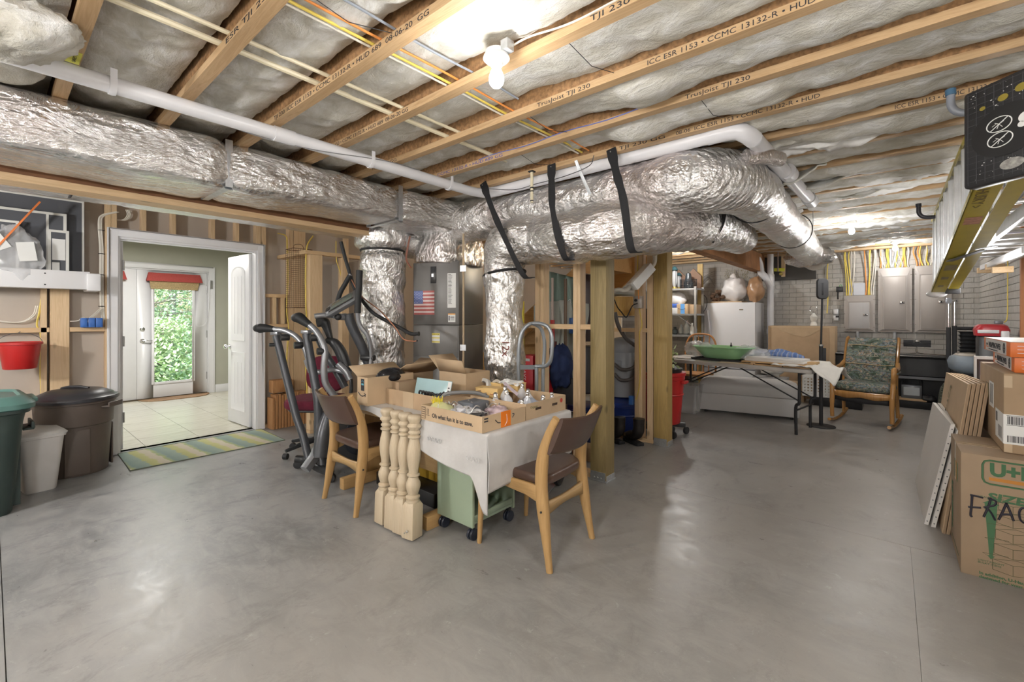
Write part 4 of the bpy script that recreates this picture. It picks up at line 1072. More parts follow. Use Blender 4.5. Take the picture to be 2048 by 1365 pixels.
# ================================================================ RUG, PLANKS, WIRE BASKET
def rugmat():
    m, nt, b = newmat('striped_rug')
    tc = nt.nodes.new('ShaderNodeTexCoord'); sp = nt.nodes.new('ShaderNodeSeparateXYZ'); nt.links.new(tc.outputs['Object'], sp.inputs[0])
    f = ntex(nt, coords(nt), 9, 5, .7)
    d = mth(nt,'ADD', mth(nt,'MULTIPLY',sp.outputs[1],1.0), mth(nt,'MULTIPLY',sp.outputs[0],-.13))
    d = mth(nt,'ADD', d, mth(nt,'MULTIPLY',f,.10))
    q = mth(nt,'FRACT', mth(nt,'MULTIPLY', d, 3.6))
    c = ramp(nt, q, [(.0,(.22,.30,.27)),(.30,(.29,.36,.31)),(.36,(.42,.42,.19)),(.55,(.46,.46,.22)),(.61,(.52,.47,.37)),(.80,(.54,.50,.40)),(.84,(.38,.42,.20)),(.97,(.22,.30,.28))])
    nt.links.new(c, b.inputs['Base Color']); b.inputs['Roughness'].default_value = 1
    bump(nt, ntex(nt, coords(nt), 220, 2), b, .4, .003); return m
rg = thing('rug','striped green, teal and cream runner rug across the hall doorway','rug',(-5.20,1.40,0),math.radians(-1.5))
MB().bb(-.34,-.62,0,.34,.62,.007).build('pile', rugmat(), rg, bev=.003)
e_ = M('rug_binding',(.14,.16,.12),.9); eb = MB()
for a in ((-.343,-.623,-.34,.623),(.34,-.623,.343,.623),(-.343,-.623,.343,-.62),(-.343,.62,.343,.623)): eb.bb(a[0],a[1],0,a[2],a[3],.009)
eb.build('binding', e_, rg)
cedar = WOOD('cedar_plank',(.50,.26,.11),(.34,.15,.055),2,1,knots=False)
g_ = 'reddish planks stood on end beside the doorway'
ytmp = at(532,856,X=-5.42).y; rr = random.Random(3)
for k in range(12):
    y = OY1+.10+.034*k
    o = MB().bb(-5.545,y,.0,-5.40+.006*rr.random(),y+.027,.385+.02*rr.random() if k > 0 else .36).build('wood_plank', cedar, bev=.002, seg=1)
    tag(o,'reddish plank on end beside the doorway, %s from the casing'%('first second third fourth fifth sixth seventh eighth ninth tenth eleventh twelfth'.split()[k]),'plank',g_)
tag(MB().bb(-5.54,OY1+.115,.415,-5.42,OY1+.33,.56).build('wood_block', cedar, bev=.003),'short reddish board lying across the upright planks','board')
# rusty wire basket
rust = M('rusty_wire',(.16,.08,.045),.7,.3,var=.3,vs=40)
wb_a = at(575,500,X=-4.95)
t = thing('wire_basket','tall narrow rusty wire basket hanging on the closet framing','basket',(-5.15,at(598,555,X=-5.15).y,at(598,612,X=-5.15).z-.02))
Hh = at(598,500,X=-5.15).z-t.location.z; wy = .105; wx = .10
mbv = MB()
for k in range(9): 
    y = -wy+2*wy*k/8
    mbv.tube([(wx,y,0),(wx,y,Hh)],.0016,4); 
for k in range(5):
    for s in (-1,1): mbv.tube([(-wx+2*wx*k/4,s*wy,0),(-wx+2*wx*k/4,s*wy,Hh)],.0016,4)
mbv.build('upright_wires', rust, t)
mbh = MB()
for k in range(30):
    z = Hh*k/29; mbh.tube([(-wx,-wy,z),(wx,-wy,z),(wx,wy,z),(-wx,wy,z)],.0017,4)
mbh.build('cross_wires', rust, t)
for z in (0,Hh): MB().tube([(-wx,-wy,z),(wx,-wy,z),(wx,wy,z),(-wx,wy,z)],.004,6,closed=True).build('rim', rust, t)
MB().tube(smooth_path([(0,-.06,Hh),(0,-.05,Hh+.05),(0,.03,Hh+.06),(0,.06,Hh)],5),.003,5).build('hook', rust, t)
# ================================================================ OFFICE CHAIR (behind the trainer)
mar = M('maroon_fabric',(.13,.012,.03),.95,var=.15,vs=30,bp=.3,bs=200)
ocp = at(634,800,z=.50); 
oc = thing('office_chair','maroon swivel office chair behind the elliptical trainer','office chair',(ocp.x,ocp.y,0),math.radians(40))
def pad(mb, w, d, h, z0, r=.10):
    L = []
    for k in range(9):
        a = PI*k/8; s = math.sin(a)**.5
        L.append((w*(.86+.14*s),d*(.86+.14*s),r,z0+h*(1-math.cos(a))/2))
    return rloft(mb, L, 8)
pad(MB(),.50,.48,.09,.44,.14).build('seat', mar, oc, smooth=70)
pad(MB(),.44,.42,.03,.415,.12).build('seat_pan', black_pl, oc, smooth=60)
MB().lathe([(.03,.10),(.03,.30),(.022,.30),(.022,.42)],12).build('gas_lift', black_pl, oc)
for k in range(5):
    a = 2*PI*k/5+.3; c, s = math.cos(a), math.sin(a)
    lg = MB().tube([(.03*c,.03*s,.12),(.18*c,.18*s,.10),(.30*c,.30*s,.075)],[.028,.022,.016],8).build('leg', black_pl, oc)
    w_ = MB().lathe([(.026,-.02),(.028,-.018),(.028,.018),(.026,.02)],14,Matrix.Translation((.30*c,.30*s,.028))@Matrix.Rotation(a+.6,4,'Z')@Matrix.Rotation(PI/2,4,'X')).build('caster', black_mt, lg)
bkm = MB()
m_ = Matrix.Translation((.0,.24,.72))@Matrix.Rotation(PI/2-.15,4,'X')
L = []
for k in range(9):
    a = PI*k/8; s = math.sin(a)**.5; L.append([m_@Vector((x,y,-.035+.07*(1-math.cos(a))/2)) for x,y in rrect(.42*(.86+.14*s),.36*(.86+.14*s),.14,8)])
bkm.loft(L).build('backrest', mar, oc, smooth=70)
MB().tube([(0,.12,.43),(0,.26,.46),(0,.28,.62)],.018,8).build('back_bracket', black_pl, oc)
MB().tube(smooth_path([(.2,.02,.46),(.30,.04,.50),(.31,.05,.68),(.24,.10,.70)],6),.016,8).build('armrest', black_pl, oc)
# ================================================================ ELLIPTICAL TRAINER
el = thing('elliptical_trainer','grey elliptical trainer with black grips, its foot rails folded upright','exercise machine',tuple(at(640,935,z=0)))
gp = M('graphite_paint',(.085,.09,.10),.32,.35,var=.05); lg_ = M('silver_paint',(.30,.31,.33),.3,.5,var=.04); grip = M('foam_grip',(.016,.017,.018),.6,bp=.3,bs=120)
foam = grip
def pd(px, py, D): return at(px, py, D=D)
def etube(name, pts, r, m, n=12, ex=1, ry=None, par=None, k=6):
    P = smooth_path([pd(*p) for p in pts],k)
    if isinstance(r,list):
        R = [lerp(r[min(int(i/k),len(r)-2)], r[min(int(i/k),len(r)-2)+1], (i/k)-min(int(i/k),len(r)-2)) for i in range(len(P))]
    else: R = r
    return MB().tube(P,R,n,ex=ex,ry=ry).build(name,m,par or el,world=True,smooth=50)
ra = etube('foot_rail',[(552,672,3.92),(568,735,3.90),(584,800,3.86),(594,838,3.83),(606,872,3.80),(617,918,3.74)],.030,gp,14,.7)
rb = etube('foot_rail',[(613,668,3.78),(623,728,3.76),(634,790,3.72),(637,835,3.70),(637,870,3.68),(645,938,3.62)],.032,gp,14,.7)
for (p,par) in (((552,670,3.92),ra),((613,667,3.78),rb)):
    c = pd(*p); MB().box(c.x,c.y,c.z+.012,.075,.06,.03,rz=.5).build('end_cap', lg_, par, world=True, bev=.006)
for p,par in (((570,675,3.86),ra),((547,690,3.9),ra),((597,691,3.84),ra),((629,676,3.72),rb),((643,703,3.70),rb)):
    c = pd(*p); a_ = _F*.6+_R*.8
    MB().tube([c-a_*.035,c+a_*.035],.030 if p[0]!=547 else .016,14).build('roller', black_pl, par, world=True, bev=.004)
a1 = etube('swing_arm',[(548,659,3.90),(570,662,3.89),(590,672,3.88),(603,686,3.87),(613,705,3.86),(622,745,3.84)],.024,lg_,12,.85)
a2 = etube('swing_arm',[(620,651,3.74),(633,664,3.73),(644,683,3.72),(650,705,3.71),(648,738,3.70),(651,766,3.70),(664,786,3.72),(676,800,3.74)],.026,lg_,12,.85)
etube('grip',[(512,656,3.92),(520,657,3.92),(532,657,3.91),(552,660,3.90)],[.030,.042,.036,.024],grip,16,1,None,a1)
etube('grip',[(589,637,3.78),(598,636,3.77),(608,643,3.76),(622,653,3.74)],[.032,.046,.038,.026],grip,16,1,None,a2)
MB().sphere(pd(514,657,3.93),.034,12,8).build('grip_end', M('grip_cap',(.06,.065,.065),.4), a1, world=True)
MB().sphere(pd(591,636,3.79),.036,12,8).build('grip_end', M('grip_cap',(.06,.065,.065),.4), a2, world=True)
etube('mast',[(697,628,3.85),(701,645,3.86),(711,668,3.88),(722,690,3.90),(731,712,3.92),(745,760,3.95),(760,900,4.0)],.040,gp,14,.8)
etube('linkage',[(634,668,4.0),(643,690,4.0),(655,715,4.0),(672,742,4.0),(690,775,4.0)],.030,gp,12,.7)
etube('pedal',[(636,646,3.98),(648,645,3.98),(655,660,3.98),(662,682,3.98)],[.04,.045,.03,.02],black_pl,12,.6)
etube('pedal',[(652,681,3.95),(668,686,3.95),(682,706,3.95),(692,735,3.95),(696,750,3.95)],[.02,.04,.045,.045,.03],black_pl,12,.6)
etube('crank_link',[(612,720,3.95),(620,738,3.95),(640,745,3.95),(668,740,3.92),(700,748,3.9)],.022,lg_,10)
etube('crank_link',[(676,728,3.88),(690,742,3.88),(700,760,3.88)],.030,lg_,12)
# console
cc_ = pd(686,606,3.82)
con = MB(); u_ = (_R*.86+Vector((0,0,.50))).normalized(); v_ = (_F*.75+Vector((0,0,.35))-_R*.2)
mC = frame(cc_, u_, v_)
rloft(con,[(.30,.20,.05,-.03),(.33,.24,.06,-.01),(.34,.25,.06,.005),(.31,.22,.05,.015)]); con.v = [mC@p for p in con.v]
cob = con.build('console', lg_, el, world=True, smooth=40)
sc_ = MB().bb(-.11,-.05,.0155,.10,.08,.0175,M=mC).build('screen', M('lcd',(.16,.19,.17),.2), cob, world=True, bev=.002)
MB().bb(-.12,-.09,.0155,.12,-.06,.018,M=mC).build('button_strip', black_pl, cob, world=True)
MB().bb(-.155,-.03,.015,-.12,.03,.022,M=mC).build('tray', black_pl, cob, world=True)
etube('pulse_handle',[(629,633,3.72),(645,631,3.75),(662,631,3.79),(680,634,3.82),(692,634,3.86)],[.022,.022,.022,.028,.03],lg_,14)
MB().sphere(pd(676,634,3.79),.03,12,8).build('pulse_knob', black_pl, el, world=True)
g1 = etube('moving_handle',[(701,549,4.0),(692,565,4.0),(681,583,4.0),(675,603,3.98),(674,612,3.97)],.016,lg_,12)
etube('grip',[(700,551,3.99),(691,567,3.99),(681,585,3.99),(675,604,3.97)],.021,foam,14,1,None,g1)
g2_ = etube('moving_handle',[(719,543,3.7),(717,580,3.7),(715,625,3.7),(720,651,3.72),(734,670,3.74),(741,690,3.76),(743,712,3.78),(741,735,3.78)],.018,lg_,12)
etube('grip',[(719,541,3.7),(718,570,3.7),(716,600,3.7),(715,627,3.7)],.027,foam,14,1,None,g2_)
c = pd(737,716,3.80); a_ = (_R*.95-_F*.3).normalized(); MB().tube([c-a_*.07,c+a_*.06],.026,14).build('axle', black_pl, el, world=True, bev=.004)
# flywheel housing and base
hcn = pd(712,868,3.95); nrm = (_R*.75-_F*.66).normalized(); up_ = Vector((0,0,1)); sd = nrm.cross(up_)
mH = Matrix((sd, up_, nrm)).transposed().to_4x4(); mH.translation = hcn
MB().lathe([(.02,-.07),(.24,-.07),(.265,-.05),(.27,0),(.265,.05),(.24,.07),(.02,.07)],40,mH).build('flywheel_housing', gp, el, world=True, smooth=40)
MB().tube([mH@Vector((.262*math.cos(a),.262*math.sin(a),.05)) for a in [PI*.1+PI*.95*i/30 for i in range(31)]],.014,8).build('housing_trim', lg_, el, world=True)
MB().lathe([(.001,.075),(.15,.075),(.165,.085),(.16,.09),(.001,.09)],36,mH).build('crank_disc', M('dark_disc',(.05,.06,.08),.2), el, world=True)
etube('rear_shell',[(666,812,3.72),(655,835,3.70),(646,870,3.66),(640,915,3.62)],[.03,.05,.06,.06],gp,12,.7)
etube('base_frame',[(610,940,3.52),(628,915,3.60),(645,890,3.70),(690,900,3.9),(760,880,4.2)],.035,lg_,10,.5)
etube('stabilizer',[(592,918,3.75),(612,922,3.74),(640,938,3.60),(662,945,3.52)],.03,black_pl,10,.7)
for p in ((596,905,3.82),(662,945,3.5)):
    c = pd(*p); c.z = .035; MB().lathe([(.02,-.02),(.034,-.018),(.034,.018),(.02,.02)],16,Matrix.Translation(c)@Matrix.Rotation(.8,4,'Z')@Matrix.Rotation(PI/2,4,'X')).build('wheel', black_mt, el, world=True)
# insulated line set bending down in front of the riser
ls = thing('insulated_pipe','bent black foam-covered pipe pair hanging between the trainer and the air handler','pipe',tuple(pd(683,486,4.05)))
MB().tube(smooth_path([pd(682,484,4.05),pd(690,515,4.05),pd(701,552,4.03),pd(710,580,4.0),pd(722,598,3.95),pd(745,625,3.9),pd(775,643,3.86),pd(800,656,3.82),pd(822,668,3.78),pd(838,668,3.76)],6),[.016]*54+[.02]*1,10).build('foam_sleeve', foam, ls, world=True)
MB().tube(smooth_path([pd(703,560,4.0),pd(722,592,3.93),pd(760,622,3.86),(pd(790,655,3.8)),pd(806,678,3.76),pd(826,683,3.75),pd(834,682,3.75)],6),.005,6).build('copper_line', M('copper',(.45,.20,.12),.35,.8), ls, world=True)
MB().sphere(pd(834,682,3.75),.008,8,6).build('end_cap', black_mt, ls, world=True)
cbundle('cable','reddish thermostat cable hanging beside the wrapped riser',[pd(820,473,4.2),pd(815,500,4.2),pd(813,520,4.2),pd(822,536,4.15)],.005,M('brownwire',(.30,.12,.08),.5),3,.006)
# crack filler: white paper on the floor behind, and a small white box
# ================================================================ TABLE WITH ITS CONTENTS
TZ = .70
oak = WOOD('oak',(.50,.33,.15),(.38,.23,.09),0,1.2,rough=.4,bp=.08,knots=False); oak_y = WOOD('oak_y',(.50,.31,.13),(.40,.24,.09),1,1.2,rough=.4,bp=.08,knots=False)
oak_z = WOOD('oak_z',(.50,.31,.13),(.38,.22,.08),2,1.2,rough=.38,bp=.08,knots=False)
tb = thing('dining_table','oak trestle table under the white cloth, loaded with open boxes','table',(-2.42,2.05,0))
MB().bb(-3.26,1.68,TZ-.028,-1.58,2.42,TZ-.003).build('tabletop', oak, tb, world=True, bev=.005)
for x in (-3.15,-2.17):
    MB().bb(x-.03,1.72,0,x+.03,2.42,.085).build('foot', oak_y, tb, world=True, bev=.006)
    MB().bb(x-.022,1.90,.086,x+.022,2.20,TZ-.09).build('leg', oak_z, tb, world=True, bev=.006)
    MB().bb(x-.025,1.74,TZ-.089,x+.025,2.36,TZ-.03).build('bearer', oak_y, tb, world=True, bev=.005)
MB().bb(-3.12,2.0,.22,-2.20,2.05,.36).build('stretcher', oak, tb, world=True, bev=.005)
MB().bb(-3.12,1.76,TZ-.10,-2.20,1.78,TZ-.03).build('apron', oak, tb, world=True, bev=.003)
# thin white cloth
def clothmat():
    m, nt, b = newmat('white_cloth'); v = coords(nt)
    f = ntex(nt, v, 6, 4); nt.links.new(ramp(nt,f,[(.3,(.50,.49,.48)),(.7,(.62,.61,.60))]), b.inputs['Base Color'])
    b.inputs['Roughness'].default_value = .45; b.inputs['Transmission Weight'].default_value = .0
    bump(nt, ntex(nt, coords(nt,(3,3,3)), 3, 5), b, .25, .02); return m
clm = clothmat()
X0, X1_, Y0, Y1_ = -2.80, -1.575, 1.672, 2.43
cl = MB(); nu, nv = 70, 60
# draped sheet: parameter (s,t) in metres over the top and beyond the edges
def drape(s, t):
    """s: x distance beyond/inside, t: y; returns point"""
    ox = max(0, s-X1_); oy = max(0, Y0-t); oy2 = max(0, t-Y1_)
    x = min(s, X1_); y = min(max(t, Y0), Y1_); z = TZ+.001
    if ox > 0 and oy > 0:
        # corner falls as one fold
        L = math.hypot(ox, oy); a = math.atan2(oy, ox)
        x += .05*math.sin(2*a)*min(1,L*5)+.02*L; y -= .05*math.sin(2*a)*min(1,L*5)+.02*L; z -= L*.93
        x += .015*math.sin(a*6+L*4); y -= .015*math.cos(a*5)
    elif ox > 0:
        z -= ox; x += .006+.02*math.sin(t*9)*ox*2+.02*ox+.02*nz(t*3,ox*4)*min(1,ox*6)
    elif oy > 0:
        z -= oy; y -= .006+.018*math.sin(s*8)*oy*2+.02*oy
    elif oy2 > 0:
        z -= oy2; y += .006
    else: z += .003*nz(s*6,t*6)
    return (x, y, max(z, .012))
def low_edge(x):
    """hang on the front side as a function of x"""
    return lerp(.04, .25, smooth01(-2.70, -1.72, x)**.8)+.17*smooth01(-1.72,-1.60,x)
def fs(u, v):
    if u < .74:
        s = lerp(X0, X1_, u/.74)
        t = Y0-low_edge(s)*(1-v/.35) if v < .35 else lerp(Y0, Y1_+.01, (v-.35)/.65)
    else:
        k = (u-.74)/.26; t = Y0+.0005 if v < .35 else lerp(Y0, Y1_+.01, (v-.35)/.65)
        s = X1_+.30*k*(1-.10*smooth01(Y1_-.5,Y1_,t))
    q = drape(s, t)
    return (q[0], q[1]-(.028*(1-smooth01(Y0,Y0+.12,t)) if u >= .74 else 0), q[2])
cloth = MB().grid(fs, 96, 90).build('tablecloth', clm, smooth=80, thick=.0025); tag(cloth,'thin white cloth hanging over the near corner of the table','tablecloth')
pm_ = M('faint_print',(.50,.50,.50),.5,var=0)
for k,(x,z) in enumerate(((-2.04,.60),(-2.015,.60),(-1.99,.60),(-1.965,.60),(-1.94,.60),(-1.70,.56),(-1.675,.56),(-1.65,.56),(-1.625,.56))):
    MB().tube([(x+.009*math.cos(a),Y0-.0225-.012*(k>4),z+.011*math.sin(a)) for a in [2*PI*i/12 for i in range(12)]],.0022,4,closed=True).build('printed_mark', pm_, cloth)
# ---- balusters
def baluster(x, y, lab, rz, h=.715, lean=-.04):
    t = thing('baluster', lab, 'baluster', (x, y, .01), rz, 'turned balusters leaning on the table edge', rx=lean)
    m = WOOD('turned_pine',(.60,.50,.36),(.52,.41,.27),2,1.4,rough=.5,bp=.04,knots=True,dark=.8)
    b = MB(); S = .043; n = 24
    pr = [(.030,.205),(.040,.212),(.040,.222),(.030,.228),(.041,.236),(.041,.246),(.028,.254),(.036,.275),(.0435,.305),(.042,.325),(.030,.352),(.027,.362),(.038,.368),(.038,.376),(.028,.382),(.028,.40),(.034,.43),(.040,.47),(.0415,.50),(.037,.54),(.030,.575),(.028,.59),(.038,.597),(.038,.606),(.026,.613),(.036,.623),(.036,.630),(.028,.640),(.031,.650),(.043,.662),(.043,.668),(.030,.682),(.034,.692),(.042,.708),(.042,.722),(.036,.731),(.015,.735)]
    MB().lathe([(r,z*h/.735) for r,z in pr],n).build('turned_shaft', m, t, smooth=50)
    k = MB(); k.loft([[(S*a,S*c,0) for a,c in ((-1,-1),(1,-1),(1,1),(-1,1))],[(S*a,S*c,.185) for a,c in ((-1,-1),(1,-1),(1,1),(-1,1))],[(S*.72*a,S*.72*c,.208) for a,c in ((-1,-1),(1,-1),(1,1),(-1,1))]])
    k.build('square_base', m, t, bev=.003)
    return t
bn = ['frontmost pale turned baluster with a bolt in its base, rightmost of four','second pale turned baluster from the right in the row of four','third pale turned baluster from the right in the row of four','leftmost pale turned baluster of the four, standing slightly apart']
bx = [(-2.145,1.612),(-2.240,1.613),(-2.328,1.614),(-2.438,1.616)]
for k,(x,y) in enumerate(bx): baluster(x,y,bn[k],math.radians([10,6,4,0][k]), lean=-.035)
b0 = bpy.data.objects['baluster']; MB().lathe([(.008,0),(.008,.012),(.004,.013),(.004,.03),(.001,.031)],8,Matrix.Translation((.008,-.043,.05))@Matrix.Rotation(PI/2,4,'X')).build('bolt', chrome, b0)
# ---- green rolling cart
gc = M('sage_paint',(.32,.40,.29),.45,var=.03)
ct = thing('rolling_cart','pale green rolling cart on black casters under the table corner','cart',(-1.985,1.99,0))
for y0 in (-.19,.17): MB().bb(-.155,y0,.085,.155,y0+.018,.655).build('side_panel', gc, ct, bev=.002)
for z in (.10,.30,.50): MB().bb(-.15,-.17,z,.15,.168,z+.014).build('shelf', gc, ct, bev=.001, seg=1)
for z in (.10,.30,.50): MB().bb(.135,-.17,z+.015,.15,.168,z+.05).build('rail', gc, ct, bev=.002)
MB().bb(-.16,-.2,.656,.16,.2,.672).build('top', gc, ct, bev=.002)
for a in (-.125,.125):
    for b in (-.16,.16):
        c = MB().bb(a-.012,b-.012,.066,a+.012,b+.012,.085).build('caster', black_pl, ct)
        for s in (-1,1): MB().lathe([(.008,-.008),(.031,-.008),(.034,-.004),(.034,.004),(.031,.008),(.008,.008)],18,Matrix.Translation((a+s*.012,b,.035))@Matrix.Rotation(PI/2,4,'Y')).build('wheel', M('navy_wheel',(.02,.025,.04),.35), c)
# ---- dining chairs
lea = M('brown_leather',(.085,.048,.035),.33,var=.12,vs=5,bp=.06,bs=120,coat=.15)
def dchair(lab, loc, rz):
    """local: seat faces +Y, back at -Y; width along X"""
    t = thing('dining_chair', lab, 'chair', loc, rz, 'Danish style dining chairs at the table')
    sw = .225; m = oak_z
    for s in (-1,1):
        # rear leg and back post in one sweep
        P = smooth_path([(s*(sw+.0),-.27,0),(s*(sw-.012),-.235,.20),(s*(sw-.02),-.205,.42),(s*(sw-.022),-.215,.58),(s*(sw-.018),-.255,.70),(s*(sw-.01),-.305,.79)],6)
        R = []
        for i in range(len(P)):
            z = P[i].z; R.append(.013+.012*smooth01(0,.34,z)-.010*smooth01(.5,.78,z))
        RY = [r*1.35 for r in R]
        MB().tube(P,R,12,ex=.7,ry=RY).build('rear_leg', m, t, smooth=50)
        P = [(s*(sw-.0),.215,0),(s*(sw-.003),.205,.2),(s*(sw-.005),.195,.425)]
        MB().tube(smooth_path(P,4),[.012+.0009*i for i in range(9)],12,ex=.7).build('front_leg', m, t, smooth=50)
        x = s*(sw-.01)
        MB().prism([(-.205,.335),(-.12,.36),(.15,.385),(.20,.36),(.21,.43),(-.205,.425)],.022,Matrix.Translation((x-.011,0,0))@Matrix(((0,0,1,0),(1,0,0,0),(0,1,0,0),(0,0,0,1)))).build('side_rail', oak_y, t, bev=.004)
        q = MB().sphere((s*(sw-.0)+s*.014,-.225,.30),.006,8,5).build('bolt', black_mt, t)
    MB().grid(lambda u,v:(lerp(-sw+.02,sw-.02,u), -.222-.0*v, .262+.078*v+.022*math.sin(PI*u)*(1-v)-.014*math.sin(PI*u)*v),12,1).build('back_rail', oak, t, thick=.02)
    MB().bb(-sw+.02,.195,.37,sw-.02,.213,.425).build('front_rail', oak, t, bev=.003)
    def cushion(w,d,h,z0,m4,cur=0):
        rings = []
        for k in range(11):
            a = PI*k/10; s_ = math.sin(a)**.55
            ring = []
            for x,y in rrect(w*(.9+.1*s_),d*(.9+.1*s_),.09,8):
                z = z0+h*(1-math.cos(a))/2
                ring.append(m4@Vector((x,y,z+cur*((2*x/w)**2))))
            rings.append(ring)
        return MB().loft(rings)
    cushion(.43,.43,.055,.415,Matrix.Translation((0,.0,0))@Matrix.Rotation(.03,4,'X'),.012).build('seat', lea, t, smooth=75)
    # curved padded back
    rings = []
    H_ = .20
    for k in range(13):
        u = -1+2*k/12; x = u*(sw-.012); 
        ring = []
        for j in range(16):
            th = 2*PI*j/16; c_, s_ = math.cos(th), math.sin(th)
            c_ = math.copysign(abs(c_)**.6,c_); s_ = math.copysign(abs(s_)**.6,s_)
            z = .695+s_*H_/2+.012*(1-u*u)*(-1)
            y = -.262-(z-.62)*.42 - .045*(1-u*u) + c_*.016
            ring.append((x,y,z))
        rings.append(ring)
    MB().loft(rings).build('backrest', lea, t, smooth=60)
    return t
# chair right: back at +X side, faces -X ; rotate local +Y -> world -X : rz = +90deg
dchair('oak dining chair with brown leather pads at the right end of the table', (-1.60,2.065,0), math.radians(90+2))
dchair('oak dining chair with brown leather pads behind the balusters, near the trainer', (-2.86,1.82,0), math.radians(-2))
# ---- cardboard boxes
def cardmat(n, c):
    m, nt, b = newmat(n); v = coords(nt)
    f = ntex(nt, v, 5, 5); f2 = ntex(nt, coords(nt,(120,120,2)), 1, 2)
    cc2 = ramp(nt, f, [(.3,tuple(x*.88 for x in c)),(.7,tuple(x*1.07 for x in c))])
    nt.links.new(cc2, b.inputs['Base Color']); b.inputs['Roughness'].default_value = .75; bump(nt, f2, b, .12, .002); return m
card = cardmat('cardboard',(.44,.31,.19)); card2 = cardmat('cardboard_light',(.52,.38,.24)); card_d = cardmat('cardboard_inside',(.36,.25,.155))
tape = M('clear_tape',(.55,.42,.28),.15,var=.03,coat=.6)
def obox(name, lab, x0,y0,x1,y1,z0,h, flaps=(), m=card, rz=0, floor_=True, cat='box', fl=.12):
    """open cardboard box; flaps: list of (side, angle, length)"""
    cx, cy = (x0+x1)/2, (y0+y1)/2
    t = thing(name, lab, cat, (cx,cy,z0), rz); w = (x1-x0)/2; d = (y1-y0)/2; T = .004
    b = MB(); b.bb(-w,-d,0,w,d,T); b.bb(-w,-d,T,-w+T,d,h); b.bb(w-T,-d,T,w,d,h); b.bb(-w+T,-d,T,w-T,-d+T,h); b.bb(-w+T,d-T,T,w-T,d,h)
    b.build('body', m, t)
    for side, ang, L in flaps:
        c_, s_ = math.cos(ang), math.sin(ang)
        if side in 'lr':
            s = -1 if side == 'l' else 1; p = (s*w,0,h); q = (s*w+s*c_*L,0,h+s_*L); mb = MB()
            mb.add([(p[0],-d,p[2]),(p[0],d,p[2]),(q[0],d,q[2]),(q[0],-d,q[2])],[(0,1,2,3)])
        else:
            s = -1 if side == 'f' else 1; mb = MB()
            mb.add([(-w,s*d,h),(w,s*d,h),(w,s*d+s*c_*L,h+s_*L),(-w,s*d+s*c_*L,h+s_*L)],[(0,1,2,3)])
        mb.build('flap', m, t, thick=.004)
    return t
t1 = obox('cardboard_tray','shallow cardboard tray with a printed slogan on the near table corner',-2.10,1.645,-1.602,2.0,TZ+.003,.085,m=card2)
slog = TEXT('Oh what fun it is to save.',.034,frame((-2.00,1.6440,TZ+.028),(1,0,0),(0,0,1)),ink,t1,'lettering',.33,bold=.0006)
MB().bb(-2.095,1.6435,TZ+.012,-2.06,1.6445,TZ+.08).build('printed_grid', M('brown_ink',(.16,.11,.07),.7), t1, world=True)
for k in range(5): MB().bb(-2.092,1.6428,TZ+.016+.0125*k,-2.063,1.6434,TZ+.024+.0125*k).build('grid_gap', card2, t1, world=True)
for k in range(2): MB().tube([(-2.045+.012*k,1.6438,TZ+.04),(-2.045+.012*k,1.6438,TZ+.072)],.0012,4).build('arrow_mark', ink, t1, world=True)
MB().bb(-2.055,1.6432,TZ+.034,-2.024,1.644,TZ+.036).build('arrow_mark', ink, t1, world=True)
for k in range(2): MB().bb(-1.605,1.66,TZ+.07-.014*k,-1.6012,1.69,TZ+.077-.014*k).build('bar_mark', ink, t1, world=True)
MB().bb(-1.603,1.79,TZ+.005,-1.6005,1.87,TZ+.09).build('orange_tape', M('orange_tape',(.78,.20,.02),.35), t1, world=True)
MB().tube(smooth_path([(-1.600,1.82,TZ+.012),(-1.600,1.838,TZ+.035),(-1.600,1.835,TZ+.072)],5),.0015,4).build('tape_crease', white_paint, t1, world=True)
MB().tube(smooth_path([(-1.601,1.745,TZ+.055),(-1.601,1.765,TZ+.038),(-1.601,1.785,TZ+.034)],5),.0025,4).build('smile_mark', ink, t1, world=True)
MB().tube(smooth_path([(-1.601,1.885,TZ+.045),(-1.601,1.90,TZ+.062),(-1.601,1.885,TZ+.066)],5),.0022,4).build('smile_mark', ink, t1, world=True)
def tray(lab,*a,**k):
    return obox('cardboard_tray',lab,*a,**k)
t2 = tray('shallow cardboard tray with two hand holes, full of bare light bulbs',-2.06,2.008,-1.604,2.42,TZ+.003,.095,m=card2)
for y in (2.10,2.27): MB().bb(-1.6045,y,TZ+.05,-1.6028,y+.055,TZ+.064).build('hand_hole', M('dark_hole',(.05,.03,.02),.9), t2, world=True, bev=.0)
MB().lathe([(.001,0),(.014,0),(.014,.001),(.001,.001)],16,Matrix.Translation((-1.6038,2.37,TZ+.07))@Matrix.Rotation(PI/2,4,'Y')).build('red_dot', M('red_dot',(.5,.05,.03),.5), t2, world=True)
TEXT('Organic',.022,frame((-1.6028,2.05,TZ+.065),(0,1,0),(0,0,1)),M('olive_ink',(.22,.22,.10),.6),t2,'lettering',.07)
t3 = tray('wide cardboard tray with brown tape on its side, holding a pale blue board',-2.665,1.785,-2.108,2.40,TZ+.003,.105,m=card)
MB().bb(-2.47,1.7835,TZ+.003,-2.36,1.7848,TZ+.108).build('tape_strip', tape, t3, world=True)
t4 = obox('delivery_box','brown delivery box printed with a black smile arrow behind the left dining chair',-2.80,1.645,-2.672,2.02,TZ-.001+.003,.19,m=card2, flaps=(('l',.5,.13),),cat='box')
xf = -2.6718
a_ = []
sm_ = MB().tube(smooth_path([(-2.785,1.6442,TZ+.085),(-2.76,1.6442,TZ+.068),(-2.73,1.6442,TZ+.064),(-2.70,1.6442,TZ+.074)],6),.0035,5).build('smile_mark', ink, t4, world=True)
MB().tube([(-2.712,1.6442,TZ+.084),(-2.697,1.6442,TZ+.080),(-2.701,1.6442,TZ+.062)],.003,5).build('smile_mark', ink, t4, world=True)
